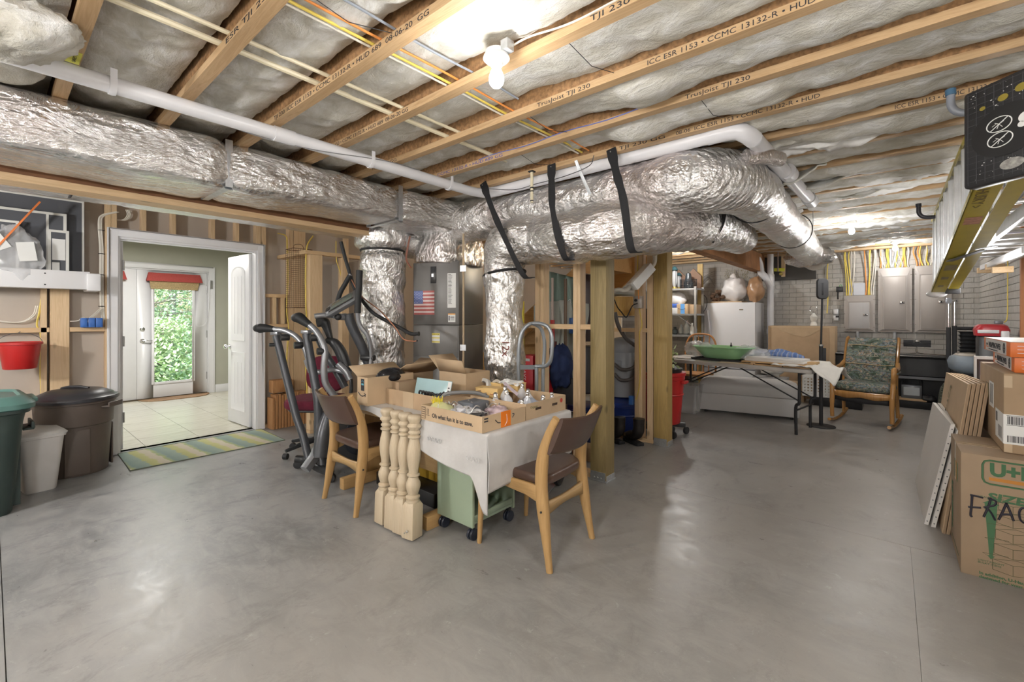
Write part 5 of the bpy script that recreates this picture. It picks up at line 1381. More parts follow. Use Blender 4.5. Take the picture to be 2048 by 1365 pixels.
MB().bb(-2.752,1.6438,TZ+.10,-2.712,1.6444,TZ+.18).build('black_sticker', ink, t4, world=True)
MB().tube([(-2.732+.012*math.cos(a),1.6432,TZ+.158+.010*math.sin(a)) for a in [PI*i/10 for i in range(11)]],.0016,4).build('sticker_print', M('cyan_print',(.1,.35,.45),.5), t4, world=True)
MB().bb(-2.746,1.6432,TZ+.138,-2.718,1.6437,TZ+.150).build('sticker_print', M('cyan_print',(.1,.35,.45),.5), t4, world=True)
for k in range(4): MB().bb(-2.6705,1.93,TZ+.02+.025*k,-2.6695,1.97,TZ+.026+.025*k).build('print_line', ink, t4, world=True)
t5 = obox('open_box','tall open cardboard box with raised flaps and tape strips, furthest back on the table',-2.52,2.14,-2.24,2.38,TZ+.105+.003-.10,.20,m=card2,flaps=(('f',1.15,.10),('l',.7,.16)))
t6 = obox('open_box','open cardboard box with blue tape beyond the left dining chair',-3.20,1.95,-2.86,2.36,TZ,.16,m=card,flaps=(('b',.5,.16),('r',.45,.22)))
for z in (.03,.11): MB().bb(-3.03,1.9475,TZ+z,-2.975,1.949,TZ+z+.045).build('blue_tape', M('blue_tape',(.07,.25,.75),.5), t6, world=True)
t7 = MB().bb(-.045,-.03,0,.045,.03,.075); t7 = t7.build('small_box', M('white_green_box',(.62,.66,.60),.4), bev=.001); t7.location=(-2.90,1.76,TZ); tag(t7,'small white and green carton beside the delivery box','box')
MB().bb(-.046,-.031,.0,.046,.031,.02).build('green_band', M('lime_band',(.35,.45,.10),.5), t7); MB().bb(.01,-.0316,.022,.042,-.0308,.07).build('black_print', ink, t7)
TEXT('60W',.02,frame((-.035,-.0312,.035),(1,0,0),(0,0,1)),M('grey_ink',(.2,.25,.25),.5),t7,'lettering',.035,world=False)
t8 = MB().sphere((0,0,0),.12,24,12,1,1,.55).build('black_dish', M('gloss_black',(.015,.015,.018),.12)); t8.location = (-2.74+.09-.07,1.86+.0,TZ+.175); t8.scale = (.45,1,1); tag(t8,'glossy black round lid poking out of the delivery box','lid')
t9 = tag(MB().bb(-2.655,1.83,TZ+.01,-2.58,1.99,TZ+.15).build('small_box', card_d, bev=.002),'small plain brown carton inside the wide tray','box')
# pale blue board in tray 3
bd = thing('blue_board','pale blue glass board with a white label, standing in the wide tray','board',(-2.35,1.93,TZ+.01),math.radians(4),rx=-.25)
MB().bb(-.19,-.003,0,.15,.003,.17).build('panel', M('pale_blue',(.38,.55,.58),.2), bd, bev=.002); MB().bb(.118,-.005,.0,.15,-.0032,.165).build('label', paper, bd)
for k in range(4): MB().bb(.125,-.006,.12-.02*k,.14,-.0052,.128-.02*k).build('label_mark', ink, bd)
# yellow cartons
yc = M('yellow_carton',(.74,.50,.20),.5,var=.06); gy = 'small yellow cartons stacked behind the bulb tray'
for k,(x,y,z,lab) in enumerate(((-2.12,2.36,.06,'small yellow carton at the back left of the carton stack'),(-1.98,2.36,.075,'small yellow carton at the back right of the carton stack'),(-2.03,2.20,.055,'small yellow carton nearest the camera in the carton stack'),(-2.10,2.20,.05,'narrow yellow carton left of the nearest one'))):
    o = MB().bb(-.06,-.045,0,.06,.045,.062).build('small_carton', yc, bev=.002); o.location = (x,y,TZ+.03+z-.02); o.rotation_euler = (0,0,.1*k-.1); tag(o,lab,'box',gy)
    TEXT('Bulbs',.012,frame((.0,-.0456,.02),(1,0,0),(0,0,1)),M('red_ink',(.5,.1,.05),.5),o,'lettering',.035,world=False)
    MB().bb(-.062,-.047,.058,.062,.047,.064).build('lid', yc, o)
# light bulbs in tray 2
gls = M('bulb_glass',(.80,.82,.86),.05,var=0,alpha=.55,coat=1); bpos = [(-1.98,2.05),(-1.86,2.03),(-1.78,2.06),(-1.66,2.04),(-1.70,2.14),(-1.90,2.16),(-1.66,2.24),(-1.78,2.27),(-1.88,2.30),(-1.66,2.36)]
bl0 = None
BLAB = ['clear bulb standing cap up %s in the bulb tray'%q for q in ('at the left front','left of the middle front','in the middle front','at the near right corner','behind the near right corner','in the middle left','halfway along the right side','in the centre, further back','at the back left','at the far right corner')]
for k,(x,y) in enumerate(bpos):
    t = thing('light_bulb',BLAB[k],'bulb',(x,y,TZ+.012+.022*(k%3)),k*.7,'clear bulbs in the tray with hand holes', rx=.12*math.sin(k*2.1), ry=.12*math.cos(k*1.7))
    if bl0 is None:
        MB().lathe([(.001,0),(.018,.004),(.029,.018),(.031,.033),(.027,.048),(.016,.066),(.0135,.076)],16).build('glass', gls, t)
        MB().lathe([(.0138,.074),(.0138,.082),(.0128,.084),(.0138,.087),(.0128,.090),(.0138,.093),(.0128,.096),(.0128,.099),(.006,.104),(.001,.105)],14).build('screw_cap', chrome, t); bl0 = t
    else:
        for ch in children(bl0): q = ch.copy(); COL.objects.link(q); q.parent = t
o = crumple('plastic_bag', M('blue_bag',(.48,.56,.72),.3,alpha=.8,bp=.6,bs=30), (-1.73,2.19,TZ+.05), .06, 1.1,1.4,.7, 9,.3); tag(o,'pale blue plastic bag of parts among the bulbs','bag')
o = MB().bb(-.06,-.02,0,.06,.02,.002).build('receipt', M('pink_paper',(.70,.60,.66),.6)); o.location=(-1.90,2.22,TZ+.13); o.rotation_euler=(.3,.7,.6); tag(o,'long pinkish receipt propped on the bulbs','paper')
o = MB().grid(lambda u,v:(.14*(u-.5),.12*(v-.5),.018*nz(u*5,v*5,3)),12,12).build('paper', paper, thick=.001); o.location=(-1.98,2.42-.10,TZ+.155); o.rotation_euler=(.1,.1,.4); tag(o,'crumpled white paper sheet on the yellow cartons','paper')
# clutter in tray 1
zc = TZ+.05
yb = thing('bag_of_cable_ties','clear bag of yellow cable ties in the slogan tray','bag',(-2.01,1.72,TZ+.02),.3)
MB().sphere((0,0,.04),.075,22,12,1,.6,.6,fn=lambda d:1+.25*nz(d.x*3,d.y*3,d.z*3+5)).build('bag', M('yellow_clear',(.85,.85,.45),.25,alpha=.55,bp=.6,bs=30), yb, smooth=80)
tm = MB(); rr = random.Random(8)
for k in range(40):
    a = rr.uniform(-.5,.5); c = Vector((rr.uniform(-.05,.0),rr.uniform(-.02,.02),rr.uniform(.05,.09))); d = Vector((math.sin(a),.3*rr.uniform(-1,1),math.cos(a)))*.03; tm.beam(c-d,c+d,.003,.002)
o = tm.build('cable_ties', M('bright_yellow',(.85,.72,.05),.5), yb); o['kind'] = 'stuff'
for k,(x,y,s,lab,col) in enumerate(((-1.90,1.78,.07,'grey-white plastic bag of small parts in the slogan tray',(.62,.62,.66)),(-1.74,1.90,.065,'clear plastic bag of red and blue parts in the slogan tray',(.55,.42,.45)),(-1.80,1.76,.06,'crumpled clear plastic bag beside the black phone',(.66,.66,.70)),(-2.0,1.90,.06,'clear plastic bag of copper parts at the back of the slogan tray',(.50,.36,.32)))):
    o = crumple('plastic_bag', M('bag_col_%s'%'abcd'[k],col,.2,alpha=.85,var=.5,vs=18,bp=.8,bs=25), (x,y,TZ+.05), s, 1.2,.8,.55, k*3.1,.4, rz=k*.6); tag(o,lab,'bag')
o = MB().bb(-.055,-.03,0,.055,.03,.009).build('phone', M('gloss_black',(.015,.015,.018),.12), bev=.004); o.location=(-1.70,1.70,TZ+.072); o.rotation_euler=(.1,-.12,.05); tag(o,'flat black phone-sized box lying on the slogan tray rim','phone')
MB().bb(-.045,-.024,.009,.045,.024,.0095).build('glass_face', black_pl, o)
gbx = tag(MB().bb(-1.99,1.83,TZ+.02,-1.86,1.97,TZ+.095).build('grey_bin', M('slate_bin',(.13,.14,.16),.5), bev=.003),'small slate grey open bin in the slogan tray','bin')
wr = MB(); rr = random.Random(5)
for k in range(26):
    p = Vector((rr.uniform(-2.07,-1.64),rr.uniform(1.68,1.97),TZ+rr.uniform(.03,.075))); q = p+Vector((rr.uniform(-.06,.06),rr.uniform(-.05,.05),rr.uniform(-.01,.03)))
    wr.tube(smooth_path([p,(p+q)/2+Vector((0,0,.02)),q],4),.003+.002*rr.random(),5)
o = tag(wr.build('small_hardware', M('mixed_metal',(.42,.40,.38),.35,.5,var=.5,vs=30)),'loose small hardware and fittings filling the slogan tray','hardware'); o['kind']='stuff'
for k,(x,y,r,c,lab) in enumerate(((-2.22,2.30,.055,(.62,.62,.62),'white tape roll at the back of the wide tray'),(-2.13,2.34,.05,(.5,.45,.38),'tan tape roll at the back of the wide tray'),(-2.30,2.22,.06,(.45,.22,.10),'coil of copper wire in the wide tray'))):
    o = MB().lathe([(r*.6,-.018),(r,-.018),(r,.018),(r*.6,.018),(r*.6,-.018)],24,Matrix.Rotation(1.2,4,'X'),cap=False).build('tape_roll', M('roll_%s'%'abc'[k],c,.4), smooth=40); o.location=(x,y,TZ+.105); tag(o,lab,'tape roll')
o = tag(MB().tube(smooth_path([(-2.14,1.84,TZ+.07),(-2.10,1.84,TZ+.125),(-2.0,1.98,TZ+.125),(-1.95,2.06,TZ+.09)],8),.012,8).build('grey_hose', M('grey_hose',(.2,.2,.2),.5)),'short dark grey hose arched between two trays','hose')
bw = MB(); rr = random.Random(11)
for k in range(5):
    p0 = Vector((-2.42+.03*k,1.88,TZ+.06)); bw.tube(smooth_path([p0,p0+Vector((.03,-.02,.05)),p0+Vector((.07,.0,.03)),p0+Vector((.12,.01,.02+.01*k))],5),.006,6)
tag(bw.build('black_cable', black_pl),'tangled black cable in front of the pale blue board','cable')
# black tray and box under the table
o = tag(MB().bb(-3.05,1.95,0.0,-2.35,2.35,.10).build('storage_tray', black_pl, bev=.01),'low black plastic tray on the floor under the table','tray')
yl = tag(MB().bb(-2.75,2.1,.101,-2.5,2.33,.42).build('yellow_case', M('mustard_case',(.45,.28,.03),.45), bev=.01),'mustard yellow case under the table behind the balusters','case')
# ================================================================ HAND TRUCK AND STORE CONTENTS
ht = thing('hand_truck','grey tubular hand truck standing against the stud partition','hand truck',tuple(at(1070,900,D=3.45)))
ht.location.z = 0
hm = M('grey_tube_paint',(.33,.36,.39),.3,.5,var=.03)
def ht_(pts, r=.0145, nm='tube'): return MB().tube(smooth_path([at(px,py,D=D) for px,py,D in pts],6),r,12).build(nm,hm,ht,world=True)
ht_([(1037,1000,3.42),(1037,800,3.42),(1037,720,3.42),(1040,680,3.42),(1047,660,3.42),(1060,648,3.43),(1072,650,3.45),(1083,660,3.47),(1089,685,3.48),(1088,720,3.49),(1086,760,3.49),(1086,960,3.5)],nm='frame_loop')
ht_([(1066,647,3.43),(1083,648,3.40),(1097,656,3.38),(1104,675,3.37),(1104,700,3.37),(1101,722,3.38),(1092,732,3.42),(1078,733,3.46),(1070,733,3.47)],nm='handle_loop')
ht_([(1073,735,3.47),(1073,850,3.47),(1073,980,3.47)],nm='frame_bar')
for py in (735,870): MB().beam(at(1038,py,D=3.42),at(1072,py,D=3.47),.004,.035).build('cross_plate',hm,ht,world=True)
bb_ = at(1060,900,D=3.45)
MB().box(bb_.x+.02,bb_.y-.05,.012,.38,.22,.006,rz=.3).build('toe_plate',hm,ht,world=True)
for s in (-1,1): MB().lathe([(.03,-.025),(.10,-.025),(.125,-.015),(.125,.015),(.10,.025),(.03,.025)],22,Matrix.Translation((bb_.x+s*.17,bb_.y+.10+s*.05,.126))@Matrix.Rotation(.3,4,'Z')@Matrix.Rotation(PI/2,4,'Y')).build('wheel',black_pl,ht,world=True)
# red cartons
rc = M('red_carton',(.62,.02,.03),.45,var=.1)
for k,(px,lab) in enumerate(((1056,'tall red carton with white print left of the stud, behind the hand truck'),(1096,'tall narrow red carton with white lettering right of the stud'))):
    p = at(px,800,Y=3.36); w = .075 if k == 0 else .03
    o = thing('red_carton',lab,'box',(p.x,3.40,0)); o.location.z = 0
    zt_ = at(px,711,Y=3.36).z
    MB().bb(-w,-.06,.0,w,.10,zt_).build('carton', rc, o, bev=.003)
    TEXT('HEAVY DUTY',.04,frame((-w*.3 if k else -w*.5,-.0612,zt_-.08),(0,0,-1),(1,0,0)),white_paint,o,'lettering',.32,world=False)
    MB().bb(-w*.5,-.0612,zt_-.055,w*.5,-.0605,zt_-.03).build('white_label', paper, o)
# canvas, shovel, bag, chair in the under-stair store
can = M('grey_canvas',(.42,.44,.40),.9,var=.05,bp=.3,bs=30); canb = M('sage_canvas',(.24,.32,.28),.9,var=.06)
p = at(1118,650,D=4.6)
o = MB().grid(lambda u,v:(p.x-.30+.62*u+.03*math.sin(v*5+u*9), p.y+.04*math.sin(u*19)+.03*nz(u*7,v*4), lerp(.55,1.42,v)+.05*math.sin(u*3)),34,16).build('canvas', can, smooth=80, thick=.01); tag(o,'pale grey canvas hanging in the store behind the studs','canvas')
o = MB().grid(lambda u,v:(p.x-.28+.56*u*(1-.35*v)+.06*v, p.y+.06+.035*math.sin(u*21), lerp(1.40,1.80,v)-.1*u),34,12).build('canvas', canb, smooth=80, thick=.01); tag(o,'sage green canvas hung above the pale one in the store','canvas')
p = at(1105,600,D=4.35)
rs = thing('garden_tool','long handled tool with a red grip hanging behind the studs','tool',(p.x,p.y,.9))
MB().tube([(p.x,p.y,1.25),(p.x,p.y,1.68)],.012,8).build('shaft', M('pink_shaft',(.6,.5,.45),.5), rs, world=True); MB().tube([(p.x,p.y,1.05),(p.x,p.y,1.27)],.022,10).build('grip', red_pl, rs, world=True)
MB().tube([(p.x+.03,p.y,.75),(p.x+.03,p.y,1.06)],.018,8).build('lower_handle', M('darkred_wood',(.12,.02,.015),.5), rs, world=True)
p = at(1131,620,D=4.2)
sv = thing('shovel','brown handled shovel standing in the store behind the studs','shovel',(p.x,p.y,0)); bw_ = M('brown_handle',(.16,.10,.06),.5)
MB().tube([(p.x,p.y,.35),(p.x,p.y,1.66)],.016,8).build('handle', bw_, sv, world=True); MB().prism([(-.09,.3),(.09,.3),(.10,.08),(0,0),(-.10,.08)],.004,Matrix.Translation((p.x,p.y,0.02))@Matrix.Rotation(PI/2,4,'X')).build('blade', grey_mt, sv, world=True)
p = at(1046,690,D=4.3); tag(MB().tube([(p.x,p.y,.6),(p.x,p.y,1.45)],.014,8).build('yellow_pole', M('yellow_pole',(.75,.62,.05),.4)),'yellow pole standing behind the foil riser','pole')
o = crumple('blue_bag', M('navy_fabric',(.015,.03,.10),.8,var=.2,vs=8), at(1120,735,D=4.1), .15,.8,.7,1.25,3.3,.35); tag(o,'dark blue cloth bag hanging in the store','bag')
p = at(1128,790,D=4.1)
fc = thing('folding_chair','black folding chair with thin metal legs in the store','chair',(p.x,p.y,0))
MB().box(0,0,.62,.30,.03,.24,rz=.2).build('backrest', black_mt, fc, bev=.01); MB().box(0,-.15,.42,.32,.30,.03,rz=.2).build('seat', black_mt, fc, bev=.01)
for s in (-1,1):
    MB().tube([(s*.16,.02,.76),(s*.17,-.25,0)],.009,8).build('leg', M('dull_chrome',(.45,.44,.42),.35,.8), fc); MB().tube([(s*.15,-.2,.45),(s*.16,.22,0)],.009,8).build('leg', M('dull_chrome',(.45,.44,.42),.35,.8), fc)
# boiler-like grey vac behind the post and central vacuum
bluebin = M('royal_blue_bin',(.02,.045,.22),.35)
def bin_(lab, p, r, h, m, top=True, name='storage_bin', z=0):
    t = thing(name, lab, 'bin', (p.x,p.y,z))
    MB().lathe([(r*.78,0),(r*.8,.01),(r*.97,h*.85),(r*1.0,h*.86),(r*1.0,h*.93),(r*1.05,h*.94),(r*1.05,h)],32).build('body', m, t, smooth=40)
    for z_ in (h*.55,): MB().lathe([(r*.93,z_),(r*.955,z_+.01),(r*.94,z_+.02)],32,cap=False).build('rib', m, t)
    for s in (-1,1): MB().box(s*r*1.06,0,h*.82,.04,.12,.03).build('handle', m, t, bev=.006)
    if top: MB().lathe([(r*1.07,h-.01),(r*1.08,h+.01),(r*.8,h+.035),(.001,h+.045)],32).build('lid', m, t, smooth=40)
    return t
cv = at(1246,780,D=5.15)
bin_('blue round bin under the grey canister behind the boots', Vector((cv.x,cv.y,0)), .23, .33, bluebin, True)
t = thing('vacuum_canister','tall grey central vacuum canister standing on the blue bin','vacuum',(cv.x,cv.y,.382))
vm = M('light_grey_vac',(.30,.32,.35),.35,var=.04)
MB().lathe([(.13,0),(.15,.01),(.155,.50),(.15,.51),(.155,.52),(.155,.62),(.13,.66),(.05,.68),(.001,.685)],32).build('canister', vm, t, smooth=35)
MB().bb(-.05,-.165,.30,.06,-.145,.42).build('side_panel', vm, t, bev=.004)
hose = M('ribbed_hose',(.10,.09,.085),.5,bp=.3,bs=60)
def hosef(lab, pts, r=.022, m=hose):
    P = smooth_path(pts, 16)
    return tag(MB().tube(P, r, 12, fn=lambda i,th,p:1+.07*(i%2)).build('vacuum_hose', m), lab, 'hose')
D0 = 4.0
def pv(px,py,D=4.05): return at(px,py,D=D+.75)
hosef('dark ribbed hose coming down diagonally to the grey canister', [pv(1230,625),pv(1236,650),pv(1250,675),pv(1268,690),pv(1285,700)],.02)
hosef('brown ribbed hose sagging in front of the grey canister', [pv(1228,728),pv(1240,738),pv(1255,740),pv(1270,733),pv(1285,715),pv(1290,680)],.018)
hosef('lower brown ribbed hose loop in front of the grey canister', [pv(1228,748,4.1),pv(1240,760,4.1),pv(1258,760,4.1),pv(1275,748,4.1),pv(1288,730,4.1)],.018)
for k in range(4):
    hosef('coiled dark hose hung between the stud and the yellow post, strand %s'%['nearest the post','second from the post','third from the post','nearest the stud'][k], [pv(1284+3*k,618,4.25-.03*k),pv(1292+2*k,640,4.25-.03*k),pv(1297+2.0*k-4,690,4.25-.03*k),pv(1290+2*k,730,4.25-.03*k),pv(1276+3*k,750,4.25-.03*k),pv(1268+2*k,720,4.3)],.016)
# central vac box behind the post (dark brown body with blue switch)
p = at(1172,590,D=4.6)
t = thing('wall_vacuum','dark brown wall-hung canister with a blue box, mostly behind the near post','vacuum',(p.x,p.y,1.05))
MB().lathe([(.13,0),(.14,.02),(.14,.60),(.135,.62),(.09,.68),(.001,.70)],28).build('body', M('dark_brown_vac',(.07,.05,.05),.35), t, smooth=35)
MB().box(-.02,-.15,.16,.14,.06,.16,rz=.3).build('blue_box', blu, t, bev=.006)
TEXT('Ore',.07,frame((-.13,-.142,.38),(1,-.2,0),(0,0,1)),M('white_script',(.75,.75,.75),.4,var=0),t,'lettering',.10,world=False,shear=.3)
p = at(1172,700,D=4.4)
o = tag(MB().lathe([(.10,.4),(.12,.42),(.125,.85),(.12,.86)],24).build('black_canister', M('dark_bluegrey',(.04,.04,.05),.3)),'dark canister hanging low left of the near post','canister'); o.location=(p.x,p.y,.15)
p = at(1156,800,D=4.3); tag(MB().tube([(p.x,p.y,0),(p.x,p.y,1.05)],.03,10).build('black_post_tube', black_mt),'thick black tube standing left of the near post','tube')
p = at(1172,790,D=4.5)
t = thing('storage_tote','dark blue storage tote with a white label left of the near post','tote',(p.x,p.y,0))
MB().bb(-.22,-.15,0,.22,.15,.38).build('body', bluebin, t, bev=.012); MB().bb(-.24,-.17,.38,.24,.17,.42).build('lid', bluebin, t, bev=.01); MB().bb(-.10,-.152,.26,.10,-.1505,.36).build('label', paper, t)
p = at(1172,865,D=4.1); tag(MB().bb(p.x-.1,p.y-.08,0,p.x+.1,p.y+.08,.12).build('shoe_box', card, bev=.003),'small brown cardboard box on the floor left of the near post','box')
# PVC vent with white box
vp = thing('condensate_line','cream plastic pipe with a white rectangular housing beside the rear post','pipe',tuple(at(1308,500,D=4.48)))
crm = M('cream_pvc',(.70,.66,.58),.35,var=.03)
MB().tube(smooth_path([at(1310,486,D=4.50),at(1310,510,D=4.50),at(1309,525,D=4.50),at(1302,535,D=4.48),at(1290,545,D=4.46)],5),.022,14).build('upper_pipe', crm, vp, world=True)
MB().tube(smooth_path([at(1262,570,D=4.40),at(1255,578,D=4.38),at(1247,581,D=4.38),at(1236,580,D=4.38),at(1222,584,D=4.43)],5),.022,14).build('lower_pipe', crm, vp, world=True)
a = at(1264,574,D=4.36); b = at(1300,534,D=4.43); mdir = (b-a)
MB().beam(a,b,.11,.09,(0,0,1)).build('housing', M('housing_white',(.78,.77,.74),.4), vp, world=True, bev=.004)
MB().sphere(at(1318,502,D=4.38),.010,8,6).build('screw', chrome, vp, world=True)
# receptacle on the stud
p = at(1277,605,Y=4.36)
rp = thing('power_outlet','square metal outlet box with a black plug on the stud between the posts','outlet',(p.x,p.y,p.z))
MB().box(.0,0,0,.09,.06,.125).build('box', M('outlet_metal',(.50,.46,.42),.4,.3), rp, bev=.003); MB().lathe([(.012,0),(.016,.015),(.008,.035),(.001,.036)],12,Matrix.Translation((-.01,-.03,.02))@Matrix.Rotation(PI/2,4,'X')).build('plug', black_mt, rp)
tag(MB().tube(smooth_path([at(1275,607,D=4.54),at(1265,612,D=4.54),at(1258,626,D=4.54),at(1252,635,D=4.54),at(1243,625,D=4.54),at(1235,615,D=4.59),at(1229,600,D=4.64)],6),.006,6).build('cord', black_mt),'black cord looping from the outlet plug towards the near post','cord')
tag(MB().tube(smooth_path([at(1275,560,D=4.59),at(1277,590,D=4.56),at(1277,598,D=4.54)],6),.005,6).build('cable', ora),'orange cable entering the outlet box from above','cable')
cbundle('cable','yellow cable stapled down the middle stud between the posts',[at(1276,502,Y=4.39),at(1275,560,Y=4.39),at(1279,620,Y=4.39),at(1284,650,Y=4.39),at(1279,668,Y=4.39),at(1280,720,Y=4.39),at(1279,770,Y=4.39),at(1272,800,Y=4.39)],.005,yel,1,0)
p = at(1265,802,Y=4.385); t = thing('outlet_box','small blue outlet box low on the stud between the posts','electrical box',(p.x-.0,p.y,p.z-.04)); MB().bb(-.03,-.03,-.0,.01,.03,.09).build('gang', blu, t, bev=.003)
# honey wooden basket behind the studs, hanging
p = at(1232,610,D=5.4)
t = thing('wooden_tub','honey coloured wooden tub with a curved rim on a shelf behind the studs','tub',(p.x,p.y,1.31))
MB().lathe([(.30,0),(.30,.0),(.31,.20),(.315,.22)],36).build('body', WOOD('honey_wood',(.62,.38,.10),(.42,.22,.05),2,1), t); MB().tube([(.30*math.cos(a),.30*math.sin(a),.23+.04*abs(math.sin(a))) for a in [2*PI*i/40 for i in range(40)]],.018,8,closed=True).build('rim', can, t)
p = at(1240,648,D=5.4); tag(MB().bb(p.x-.30,p.y-.1,1.29,p.x+.35,p.y+.30,1.305).build('wall_shelf', galv),'thin metal shelf carrying the wooden tub behind the studs','shelf')
# yellow box beside fluted stud
# ---- boots
bootm = M('boot_leather',(.018,.014,.012),.45,var=.3,vs=12,bp=.3,bs=50)
def boot(lab, loc, rz):
    t = thing('work_boot', lab, 'boot', loc, rz, 'black work boots by the posts')
    sole = MB().prism([(-.045,-.10),(.03,-.11),(.045,-.04),(.05,.06),(.04,.14),(0,.18),(-.04,.14),(-.05,.06),(-.05,-.04)],.03).build('sole', black_mt, t, bev=.006)
    P = [(0,.13,.05),(0,.06,.075),(0,-.02,.10),(0,-.06,.15),(0,-.065,.22),(0,-.065,.27)]
    MB().tube(smooth_path(P,4),[.035,.04,.044,.048,.05,.05,.05,.052,.052,.054,.055,.055,.056,.056,.057,.057,.058,.058,.058,.058,.058],16,fn=lambda i,th,p:1+.08*nz(p.x*20,p.y*20,p.z*20)).build('upper', bootm, t, smooth=70)
    MB().sphere((0,.10,.055),.05,14,8,1,1.5,.85).build('toe', bootm, t)
    for k in range(5): MB().tube([(-.028,.02-.02*k,.115+.018*k),(.028,.02-.02*k,.115+.018*k)],.004,5).build('lace', M('lace',(.05,.04,.03),.8), t)
    return t
a = at(1266,892,z=0); boot('black work boot lying nearer the yellower post', (a.x-.02,a.y+.08,0), math.radians(65))
boot('black work boot nearer the greenish post', (a.x-.20,a.y-.0,0), math.radians(75))
# ---- red rolling bin
rb_ = at(1325,860,D=4.98)
t = bin_('red round bin on a black wheeled dolly behind the yellower post', Vector((rb_.x,rb_.y,0)), .235, .56, red_pl, False, 'rolling_bin', .13)
for k in range(5):
    a = 2*PI*k/5+.5; c,s = math.cos(a),math.sin(a)
    l = MB().tube([(0,0,-.02),(.24*c,.24*s,-.03)],.03,8,ex=.6).build('dolly_arm', black_pl, t); MB().lathe([(.02,-.015),(.04,-.013),(.04,.013),(.02,.015)],16,Matrix.Translation((.25*c,.25*s,-.09))@Matrix.Rotation(a+.8,4,'Z')@Matrix.Rotation(PI/2,4,'X')).build('caster', black_mt, l)
MB().lathe([(.10,.50),(.20,.56),(.21,.60),(.12,.62),(.001,.63)],24).build('bin_liner', black_mt, t)
p = at(1298,760,D=4.9)
t = thing('potted_plant','leafy green plant seen between the studs and the posts','plant',(p.x+.15,p.y+.1,.55)); lf_ = MB(); rr = random.Random(2)
for k in range(70):
    a = rr.random()*6.28; e = Euler((rr.uniform(-1,1),rr.uniform(-1,1),a)).to_matrix(); c = Vector((rr.uniform(-.1,.1),rr.uniform(-.1,.1),rr.uniform(.2,.40))); lf_.add([c+e@Vector(q) for q in ((0,0,0),(.03,.02,0),(.07,0,.01),(.03,-.02,0))],[(0,1,2,3)])
o = lf_.build('leaves', lm1, t, smooth=0); o['kind']='stuff'
MB().lathe([(.06,0),(.08,.15),(.085,.15),(.085,.17)],18).build('pot', M('terracotta',(.45,.2,.1),.7), t)
# ================================================================ BACK OF THE ROOM
def pY(px,py,Y): return at(px,py,Y=Y)
# ---- electrical panels
pan = M('panel_taupe',(.40,.365,.34),.42,.1,var=.02)
def panel(lab, x0, x1, z0, z1, py_, paperdoor=False, zd=None):
    t = thing('electrical_panel', lab, 'electrical panel', (x0, 8.93, z0)); w = x1-x0; h = z1-z0
    MB().bb(.01,.0,.01,w-.01,.058,h-.01).build('back_box', pan, t)
    e = .055; a, b = -.012, -.030
    et = .10 if zd is None else zd
    o = [(0,0),(w,0),(w,h),(0,h)]; i1 = [(e,e*.7),(w-e,e*.7),(w-e,h-et),(e,h-et)]; i0 = [(.016,.016),(w-.016,.016),(w-.016,h-.016),(.016,h-.016)]
    MB().loft([[(x,0,z) for x,z in o],[(x,a,z) for x,z in o],[(x,a-.002,z) for x,z in i0],[(x,b,z) for x,z in i1],[(x,b+.004,z) for x,z in [(p[0]+.004*(1 if k in (0,3) else -1),p[1]+.004*(1 if k<2 else -1)) for k,p in enumerate(i1)]]]).build('cover', pan, t, smooth=20)
    d = MB().bb(e+.015,b-.006,e*.7+.015,w-e-.015,b+.004,h-et-.015).build('door', pan if not paperdoor else M('panel_door_light',(.47,.46,.46),.4,var=.03), t, bev=.003)
    MB().bb(w*.62,b-.0072,e*.7+.03,w*.625,b-.0062,h-et-.03).build('crease', pan, d)
    MB().bb(w-e-.085,b-.018,h*.44,w-e-.03,b-.006,h*.44+.035).build('latch', chrome, d, bev=.003); MB().bb(w-e-.062,b-.022,h*.44+.005,w-e-.045,b-.018,h*.44+.03).build('latch_hole', black_mt, d)
    for sx_ in (.012,w-.012):
        for q in (.12,.5,.88): MB().sphere((sx_,a-.003,h*q),.006,8,5).build('screw', chrome, t)
    return t
panel('short taupe electrical panel, leftmost of three, with pale sheets on its door',-.573,-.186,1.06,1.632,0,True)
panel('tall taupe electrical panel in the middle of the three',-.15,.242,1.064,2.04,0,zd=.13)
panel('tall taupe electrical panel furthest right, partly behind the ladder end',.27,.663,1.064,2.047,0,zd=.13)
wires = [(-.54,yel),(-.52,yel),(-.50,wht),(-.48,yel),(-.47,wht),(-.30,ora),(-.27,yel),(-.25,yel),(-.23,wht),(-.21,wht)]
rr = random.Random(4)
def wall_wire(x, zb, m, lab, r=.008, k=0, g='cables dropping into the electrical panels'):
    top = x+rr.uniform(-.04,.04); P = [(top,8.90,2.335),(top+rr.uniform(-.01,.01),8.935,2.25),(lerp(top,x,.5)+rr.uniform(-.012,.012),8.965,lerp(2.2,zb,.4)),(x+rr.uniform(-.008,.008),8.965,lerp(2.2,zb,.8)),(x,8.955,zb+.002)]
    return tag(MB().tube(smooth_path(P,5),r,6).build('cable',m), lab, 'cable', g)
nm = {id(yel):'yellow',id(ora):'orange',id(wht):'white'}
pos = ['at its left end','second from its left end','third from its left end','fourth from its left end','fifth from its left end','right of the paper sheet','second right of the paper sheet','third right of the paper sheet','fourth right of the paper sheet','at its right end']
for k,(x,m) in enumerate(wires): wall_wire(x,1.635,m,'%s cable into the short electrical panel, %s'%(nm[id(m)],pos[k]))
gcb = M('grey_feeder',(.45,.47,.50),.4)
seq = [ora,wht,wht,yel,yel,gcb,gcb,yel,wht,yel,wht,ora,yel,wht]
ordn = ['first','second','third','fourth','fifth','sixth','seventh','eighth','ninth','tenth','eleventh','twelfth','thirteenth','fourteenth']
